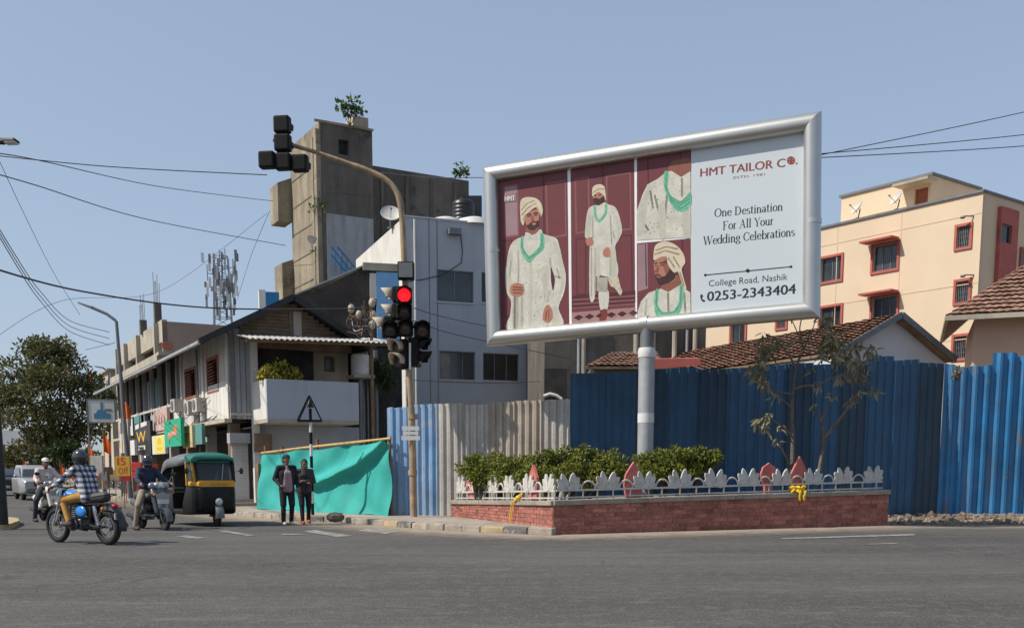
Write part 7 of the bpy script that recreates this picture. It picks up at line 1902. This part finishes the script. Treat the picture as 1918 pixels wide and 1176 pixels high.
    m = MB(); m.box(-1.02, -1.01, -.11, .11, .47, .58); m.build('number_plate', 'sign_white', t, smooth=0)
    m = MB(); m.tube([(-.35, .14, .84), (-.8, .13, .90), (-.86, 0, .92), (-.8, -.13, .90), (-.35, -.14, .84)], .011, 6); m.build('grab_rail', 'bike_black', t)
    m = MB(); m.tube([(.38, .16, .30), (.42, .24, .42), (.38, .20, .62)], .014, 6); m.tube([(.38, -.16, .30), (.42, -.24, .42), (.38, -.20, .62)], .014, 6); m.tube([(.38, .20, .62), (.38, -.20, .62)], .014, 6); m.build('crash_bar', 'chrome', t)
    return t
a_, b_ = G(203, 1021), G(110, 1015.5)
hd = R(150); mloc = (G(157, 1018)); 
motorcycle('blue and black motorcycle with checked-shirt rider turning away from the crossing', mloc, hd)
J = dict(pel=(-.24, 0, .90), che=(-.14, 0, 1.21), nec=(-.08, 0, 1.39), hea=(-.02, 0, 1.54), sL=(-.10, .185, 1.35), sR=(-.10, -.185, 1.35), eL=(.12, .30, 1.16), eR=(.12, -.30, 1.16), wL=(.27, .36, 1.06), wR=(.27, -.36, 1.06), gL=(.7, .3, -.4), gR=(.7, -.3, -.4),
         hL=(-.2, .10, .87), hR=(-.2, -.10, .87), kL=(.22, .22, .80), kR=(.22, -.22, .80), aL=(.06, .24, .42), aR=(.06, -.24, .42), nod=.1)
person('person in black and white checked shirt and mustard trousers riding the blue motorcycle', mloc, hd, J, 'check_shirt', 'cloth_mustard', 'shoe_dark', head=None, hat='helmet', scale=1.0)

def scooter(label, loc, rz, cm, cm2, steer=0.0):
    t = thing('scooter', label, 'scooter', loc, rz, None)
    wheel(t, .62, 0, .225, .095, 6, False, alloy=True); wheel(t, -.60, 0, .22, .10, 6, False, alloy=True)
    m = MB(); m.tube([(.62 + .265*math.cos(R(a)), 0, .235 + .265*math.sin(R(a))) for a in range(-5, 185, 14)], .075, 10, flat=.35); m.build('front_mudguard', cm, t, smooth=60)
    blob('front_apron', cm, t, [((.50, .12, .42), (.40, .15, .88), .055, .07), ((.50, -.12, .42), (.40, -.15, .88), .055, .07), ((.53, 0, .42), (.45, 0, .90), .08, .09), ((.46, .17, .82), (.46, -.17, .82), .06, .06), ((.50, .08, .38), (.50, -.08, .38), .05, .05)], (), .014, 4)
    m = MB(); m.prism([(-.10, .50), (.10, .50), (.16, .80), (.0, .86), (-.16, .80)], .555, .57, 'yz'); m.build('apron_trim', cm2, t, smooth=0)
    blob('handlebar_cover', cm2, t, [((.36, .17, 1.0), (.36, -.17, 1.0), .075, .075), ((.42, .06, 1.0), (.42, -.06, 1.0), .085, .085)], (), .012, 4)
    m = MB(); m.ell((.475, 0, .995), (.035, .11, .06), 14, 10); m.build('headlamp_glass', 'lamp_clear', t, smooth=80)
    m = MB(); m.tube([(.30, .36, 1.02), (.35, .2, 1.02), (.35, -.2, 1.02), (.30, -.36, 1.02)], .017, 8); m.build('handlebar', 'rubber', t)
    for s in (1, -1):
        m = MB(); m.tube([(.34, s*.24, 1.04), (.34, s*.34, 1.22)], .006, 6); m.ell((.34, s*.38, 1.26), (.02, .07, .05), 12, 8); m.build('mirror', 'bike_black', t)
        m = MB(); m.ell((.515, s*.16, .80), (.03, .05, .035), 10, 8); m.build('indicator', 'amber', t, smooth=80)
        m = MB(); m.tube([(.62, s*.07, .225), (.52, s*.06, .55)], .02, 8); m.build('fork', 'engine', t)
        blob('side_panel', cm, t, [((-.10, s*.10, .50), (-.72, s*.12, .62), .11, .09), ((-.25, s*.13, .40), (-.6, s*.13, .48), .07, .07)], (), .016, 4)
    m = MB(); m.box(-.12, .46, -.17, .17, .30, .36); bevel(m.build('floorboard', 'bike_black', t, smooth=0), .02)
    blob('seat', 'seat_black', t, [((-.05, 0, .74), (-.75, 0, .78), .11, .10), ((-.05, .05, .74), (-.7, .05, .77), .1, .09), ((-.05, -.05, .74), (-.7, -.05, .77), .1, .09)], (), .016, 4)
    m = MB(); m.box(-.45, -.15, -.12, .12, .22, .42); m.box(-.75, -.35, -.2, -.12, .18, .32); bevel(m.build('engine_block', 'engine', t, smooth=0), .02)
    m = MB(); m.tube([(-.3, -.2, .25), (-.85, -.22, .33)], .05, 12); m.build('exhaust', 'bike_black', t)
    m = MB(); m.ell((-.84, 0, .66), (.04, .09, .05), 10, 8); m.build('tail_lamp', 'red_lamp', t, smooth=80)
    m = MB(); m.box(.585, .592, -.13, .13, .60, .70); m.build('number_plate', 'sign_white', t, smooth=0)
    return t
sit = dict(pel=(-.30, 0, .88), che=(-.24, 0, 1.20), nec=(-.20, 0, 1.38), hea=(-.15, 0, 1.53), sL=(-.22, .185, 1.34), sR=(-.22, -.185, 1.34), eL=(-.02, .32, 1.12), eR=(-.02, -.32, 1.12), wL=(.24, .35, 1.05), wR=(.24, -.35, 1.05), gL=(.9, .1, -.3), gR=(.9, -.1, -.3),
           hL=(-.24, .11, .84), hR=(-.24, -.11, .84), kL=(.12, .25, .66), kR=(.10, -.38, .55), aL=(.10, .16, .42), aR=(.05, -.44, .10))
g1_ = G(284, 994); r1 = to_cam(g1_) + .42
scooter('dark grey scooter with silver front trim facing the crossing beside the rickshaw', g1_ + Vector((-.17, .6, 0)), r1, 'scooter_grey', 'scooter_silver')
J = dict(sit); person('person in navy jacket and dark helmet on the grey scooter with foot down', g1_ + Vector((-.17, .6, 0)), r1, J, 'cloth_navy', 'cloth_khaki', 'shoe_dark', head=None, hat='helmet')
g2_ = G(86, 978); r2 = to_cam(g2_) + .30
scooter('cream white scooter facing the crossing behind the blue motorcycle', g2_ + Vector((-.1, .5, 0)), r2, 'scooter_white', 'scooter_silver')
J = dict(sit); J.update(kR=(.08, -.36, .56), aR=(.02, -.40, .10)); person('person in white cap and pale pink shirt on the cream scooter', g2_ + Vector((-.1, .5, 0)), r2, J, 'cloth_pink', 'cloth_dark', 'shoe_dark', hat='cap_white', scale=1.0)
for px, py, tm, a, tx in ((213, 918, 'bike_black', 1.2, 'black motorcycle parked nose out among the stalls'), (232, 921, 'scooter_silver', 1.0, 'silver tanked motorcycle parked by the sale placard'), (250, 924, 'red_lamp', 1.1, 'red tanked motorcycle parked behind the grey scooter')):
    motorcycle(tx, G(px, py), -a, tm, 'motorcycles parked by the shops')

# ================================================================ auto rickshaw
ar = G(379, 986); rz = to_cam(ar) + .30
AR = thing('auto_rickshaw', 'black auto rickshaw with yellow windscreen band and green roof front', 'auto rickshaw', ar + Vector((-.25, .9, 0)), rz)
def loft(m, secs):
    """secs: rings of equal length"""
    n = len(secs[0])
    for s in secs: m.v += [tuple(p) for p in s]
    for i in range(len(secs)-1):
        for j in range(n): m.f.append((i*n+j, i*n+(j+1) % n, (i+1)*n+(j+1) % n, (i+1)*n+j))
    m.f.append(tuple(range(n-1, -1, -1))); m.f.append(tuple((len(secs)-1)*n+j for j in range(n)))
def rring(x, hw, z0, z1, c=.06, sl=0.0):
    o = []
    for (sy, sz, a0) in ((1, 1, 0), (-1, 1, 90), (-1, -1, 180), (1, -1, 270)):
        for k in range(4):
            a = R(a0 + 30*k); cy = sy*(hw-c); cz = (z1-c) if sz > 0 else (z0+c); y = cy + c*math.cos(a); z = cz + c*math.sin(a); o.append((x + sl*(z-z0), y, z))
    return o
m = MB(); loft(m, [rring(1.22, .30, .42, .92, .10), rring(1.16, .42, .34, .97, .1), rring(1.0, .50, .30, .99, .08), rring(.62, .58, .28, .98, .06), rring(.45, .62, .28, .60, .05)]); m.build('front_cowl', 'auto_black', AR, smooth=50)
m = MB(); loft(m, [rring(.46, .62, .28, .42, .04), rring(-.2, .66, .28, .42, .04), rring(-.25, .66, .28, .80, .05), rring(-1.15, .66, .30, .90, .08), rring(-1.28, .60, .38, .86, .1)]); m.build('rear_tub', 'auto_black', AR, smooth=50)
m = MB(); loft(m, [rring(1.175, .435, .955, 1.07, .03), rring(1.0, .515, .965, 1.08, .03), rring(.80, .575, .965, 1.08, .03)]); m.build('windscreen_band', 'auto_yellow', AR, smooth=40)
letter('AUTO TAXI', -.16, .28, .985, 1.035, 0, 'wood_brown', AR).matrix_local = Matrix.Translation((1.182, 0, 0)) @ Matrix.Rotation(R(90), 4, 'Z')
WS = [Vector(p) for p in ((1.10, .44, 1.08), (1.10, -.44, 1.08), (.92, -.43, 1.55), (.92, .43, 1.55))]
for i, mt in ((0, 'auto_yellow'), (1, 'auto_black'), (2, 'auto_green'), (3, 'auto_black')):
    m = MB(); m.bar(WS[i], WS[(i+1) % 4], .05, .05); m.build('windscreen_frame', mt, AR, smooth=0)
m = MB(); m.add([p + Vector((-.01, 0, 0)) for p in WS] + [p + Vector((-.018, 0, 0)) for p in WS], [(0, 1, 2, 3), (7, 6, 5, 4)]); 
gm = bpy.data.materials.new('screen_glass'); gm.use_nodes = True; b = gm.node_tree.nodes['Principled BSDF']; b.inputs['Transmission Weight'].default_value = .75; b.inputs['Roughness'].default_value = .03; b.inputs['Base Color'].default_value = (.22, .25, .26, 1); b.inputs['IOR'].default_value = 1.1; MATS['screen_glass'] = gm
m.build('windscreen', 'screen_glass', AR, smooth=0, fix=False)
m = MB(); m.bar((1.115, .14, 1.09), (.95, .24, 1.5), .012); m.build('wiper', 'chrome', AR, smooth=0)
for s in (1, -1):
    m = MB(); m.bar((1.02, s*.475, 1.06), (.88, s*.5, 1.55), .05); m.build('pillar', 'auto_yellow' if s < 0 else 'auto_black', AR, smooth=0)
    m = MB(); m.add([(1.0, s*.485, 1.08), (.72, s*.56, 1.08), (.72, s*.56, 1.5), (.88, s*.5, 1.52)], [(0, 1, 2, 3)]); m.build('quarter_glass', 'screen_glass', AR, smooth=0, fix=False)
    m = MB(); m.bar((.70, s*.57, .98), (.68, s*.57, 1.55), .045); m.build('pillar', 'auto_yellow' if s < 0 else 'auto_black', AR, smooth=0)
    m = MB(); m.bar((-.25, s*.62, .78), (-.25, s*.62, 1.55), .03); m.build('pillar', 'frame_grey', AR, smooth=0)
    m = MB(); m.tube([(1.0, s*.52, 1.3), (1.02, s*.62, 1.34)], .008, 6); m.ell((1.02, s*.66, 1.33), (.02, .05, .08), 10, 8); m.build('mirror', 'bike_black', AR)
# hood: green front peak, canvas over ribs
def hood(x, hw, z, lo): return [(x, hw*math.cos(R(a))*(1 if 0 else 1), lo + (z-lo)*math.sin(R(a))**.45 if 0 < a < 180 else lo) for a in range(0, 181, 12)]
def shell(m, secs, close=False):
    n = len(secs[0])
    for s in secs: m.v += [tuple(p) for p in s]
    for i in range(len(secs)-1):
        for j in range(n-1): m.f.append((i*n+j, i*n+j+1, (i+1)*n+j+1, (i+1)*n+j))
m = MB(); shell(m, [hood(1.04, .44, 1.60, 1.53), hood(.92, .50, 1.70, 1.52), hood(.60, .58, 1.76, 1.50)]); o = m.build('hood_front', 'auto_green', AR, smooth=60, fix=False); o.modifiers.new('gauge', 'SOLIDIFY').thickness = .02
m = MB(); shell(m, [hood(.60, .585, 1.765, 1.48), hood(.2, .64, 1.73, 1.44), hood(-.2, .66, 1.76, 1.42), hood(-.6, .67, 1.72, 1.40), hood(-.95, .67, 1.70, 1.30), hood(-1.2, .66, 1.52, 1.0), hood(-1.28, .64, 1.15, .88)]); o = m.build('canvas_hood', 'auto_canvas', AR, smooth=60, fix=False); o.modifiers.new('gauge', 'SOLIDIFY').thickness = .015
m = MB(); m.box(-1.15, -1.05, -.6, .6, .85, 1.5); m.box(-1.1, -.55, -.58, .58, .80, .92); bevel(m.build('rear_seat', 'seat_black', AR, smooth=0), .03)
m = MB(); m.box(.05, .35, -.25, .25, .55, .75); m.box(.02, .10, -.25, .25, .75, 1.15); bevel(m.build('driver_seat', 'seat_black', AR, smooth=0), .03)
m = MB(); m.tube([(.78, .3, 1.1), (.85, .1, 1.06), (.85, -.1, 1.06), (.78, -.3, 1.1)], .018, 8); m.tube([(.85, 0, 1.05), (1.0, 0, .5)], .025, 8); m.build('handlebar', 'rubber', AR)
wheel(AR, 1.10, 0, .22, .10, 6, False, alloy=True)
for s in (1, -1): wheel(AR, -.72, s*.58, .22, .10, 6, False, alloy=True)
m = MB(); m.tube([(1.10 + .27*math.cos(R(a)), 0, .26 + .27*math.sin(R(a))) for a in range(-10, 190, 14)], .10, 10, flat=.35); m.build('front_mudguard', 'frame_grey', AR, smooth=60)
m = MB(); m.lathe([(.001, 0), (.085, 0), (.09, .05), (.001, .06)], 18, (1.23, 0, .60), 'x'); o = m.build('headlamp', 'chrome', AR); m = MB(); m.ell((1.295, 0, .60), (.02, .075, .075), 12, 8); m.build('headlamp_glass', 'lamp_clear', o, smooth=80)
m = MB(); m.tube([(1.2, .05, .5), (1.2, .05, .2)], .025, 8); m.tube([(1.2, -.05, .5), (1.2, -.05, .2)], .025, 8); m.build('fork', 'pale_and_lit', AR)
for s in (1, -1):
    m = MB(); m.tube([(-.72 + .30*math.cos(R(a)), s*.62, .24 + .30*math.sin(R(a))) for a in range(0, 181, 14)], .07, 8, flat=.4); m.build('rear_mudguard', 'auto_black', AR, smooth=60)
    m = MB(); m.ell((1.13, s*.33, .82), (.03, .045, .03), 10, 8); m.build('indicator', 'amber', AR, smooth=80)

# ================================================================ cars down the street
def car(label, loc, rz, paint_, H=1.78, L=4.3, Wd=1.8):
    t = thing('car', label, 'car', loc, rz, 'cars down the street')
    h2 = Wd/2
    m = MB(); loft(m, [rring(L/2, h2*.86, .38, .88, .1), rring(L/2-.15, h2*.96, .30, .98, .12), rring(L/2-1.1, h2, .28, 1.06, .1), rring(-L/2+.15, h2, .28, 1.05, .1), rring(-L/2, h2*.9, .4, .95, .1)]); m.build('car_body', paint_, t, smooth=50)
    m = MB(); loft(m, [rring(L/2-1.15, h2*.88, 1.04, 1.10, .02), rring(L/2-1.75, h2*.80, 1.04, H-.03, .08), rring(-L/2+.5, h2*.80, 1.04, H, .08), rring(-L/2+.1, h2*.84, 1.04, H-.25, .08)]); m.build('cabin', paint_, t, smooth=50)
    m = MB(); m.add([(L/2-1.16, h2*.80, 1.10), (L/2-1.16, -h2*.80, 1.10), (L/2-1.70, -h2*.68, H-.12), (L/2-1.70, h2*.68, H-.12)], [(0, 1, 2, 3)]); o = m.build('windscreen', 'glass', t, loc=(.02, 0, .02), smooth=0, fix=False)
    for s in (1, -1):
        m = MB(); m.add([(L/2-1.6, s*h2*.86, 1.12), (-L/2+.6, s*h2*.86, 1.12), (-L/2+.7, s*h2*.815, H-.14), (L/2-1.95, s*h2*.815, H-.14)], [(0, 1, 2, 3)]); m.build('side_window', 'glass', t, loc=(0, s*.02, 0), smooth=0, fix=False)
        m = MB(); m.ell((L/2-.06, s*h2*.66, .80), (.06, .18, .10), 12, 8); m.build('headlight', 'lamp_clear', t, smooth=80)
        m = MB(); m.ell((L/2-1.35, s*(h2+.1), 1.12), (.06, .10, .08), 10, 8); m.build('mirror', paint_, t, smooth=80)
        for x in (L/2-.85, -L/2+.85): wheel(t, x, s*(h2-.12), .34, .2, 8, False, alloy=True)
    m = MB(); m.box(L/2-.02, L/2+.02, -h2*.42, h2*.42, .66, .88); m.build('grille', 'bike_black', t, smooth=0)
    m = MB(); m.box(L/2-.05, L/2+.06, -h2*.84, h2*.84, .38, .56); bevel(m.build('bumper', 'frame_grey', t, smooth=0), .03)
    m = MB(); m.box(L/2+.06, L/2+.07, -.25, .25, .48, .58); m.build('number_plate', 'sign_white', t, smooth=0)
    return t
q = G(60, 937); car('silver off-road car approaching down the street', q + Vector((-.6, 1.8, 0)), to_cam(q) + .12, 'car_silver', 1.65, 4.2, 1.7)
q = G(2, 929); car('dark car approaching at the far left kerb', q + Vector((-.8, 1.8, 0)), to_cam(q) + .05, 'car_dark', 1.5, 4.0, 1.65)
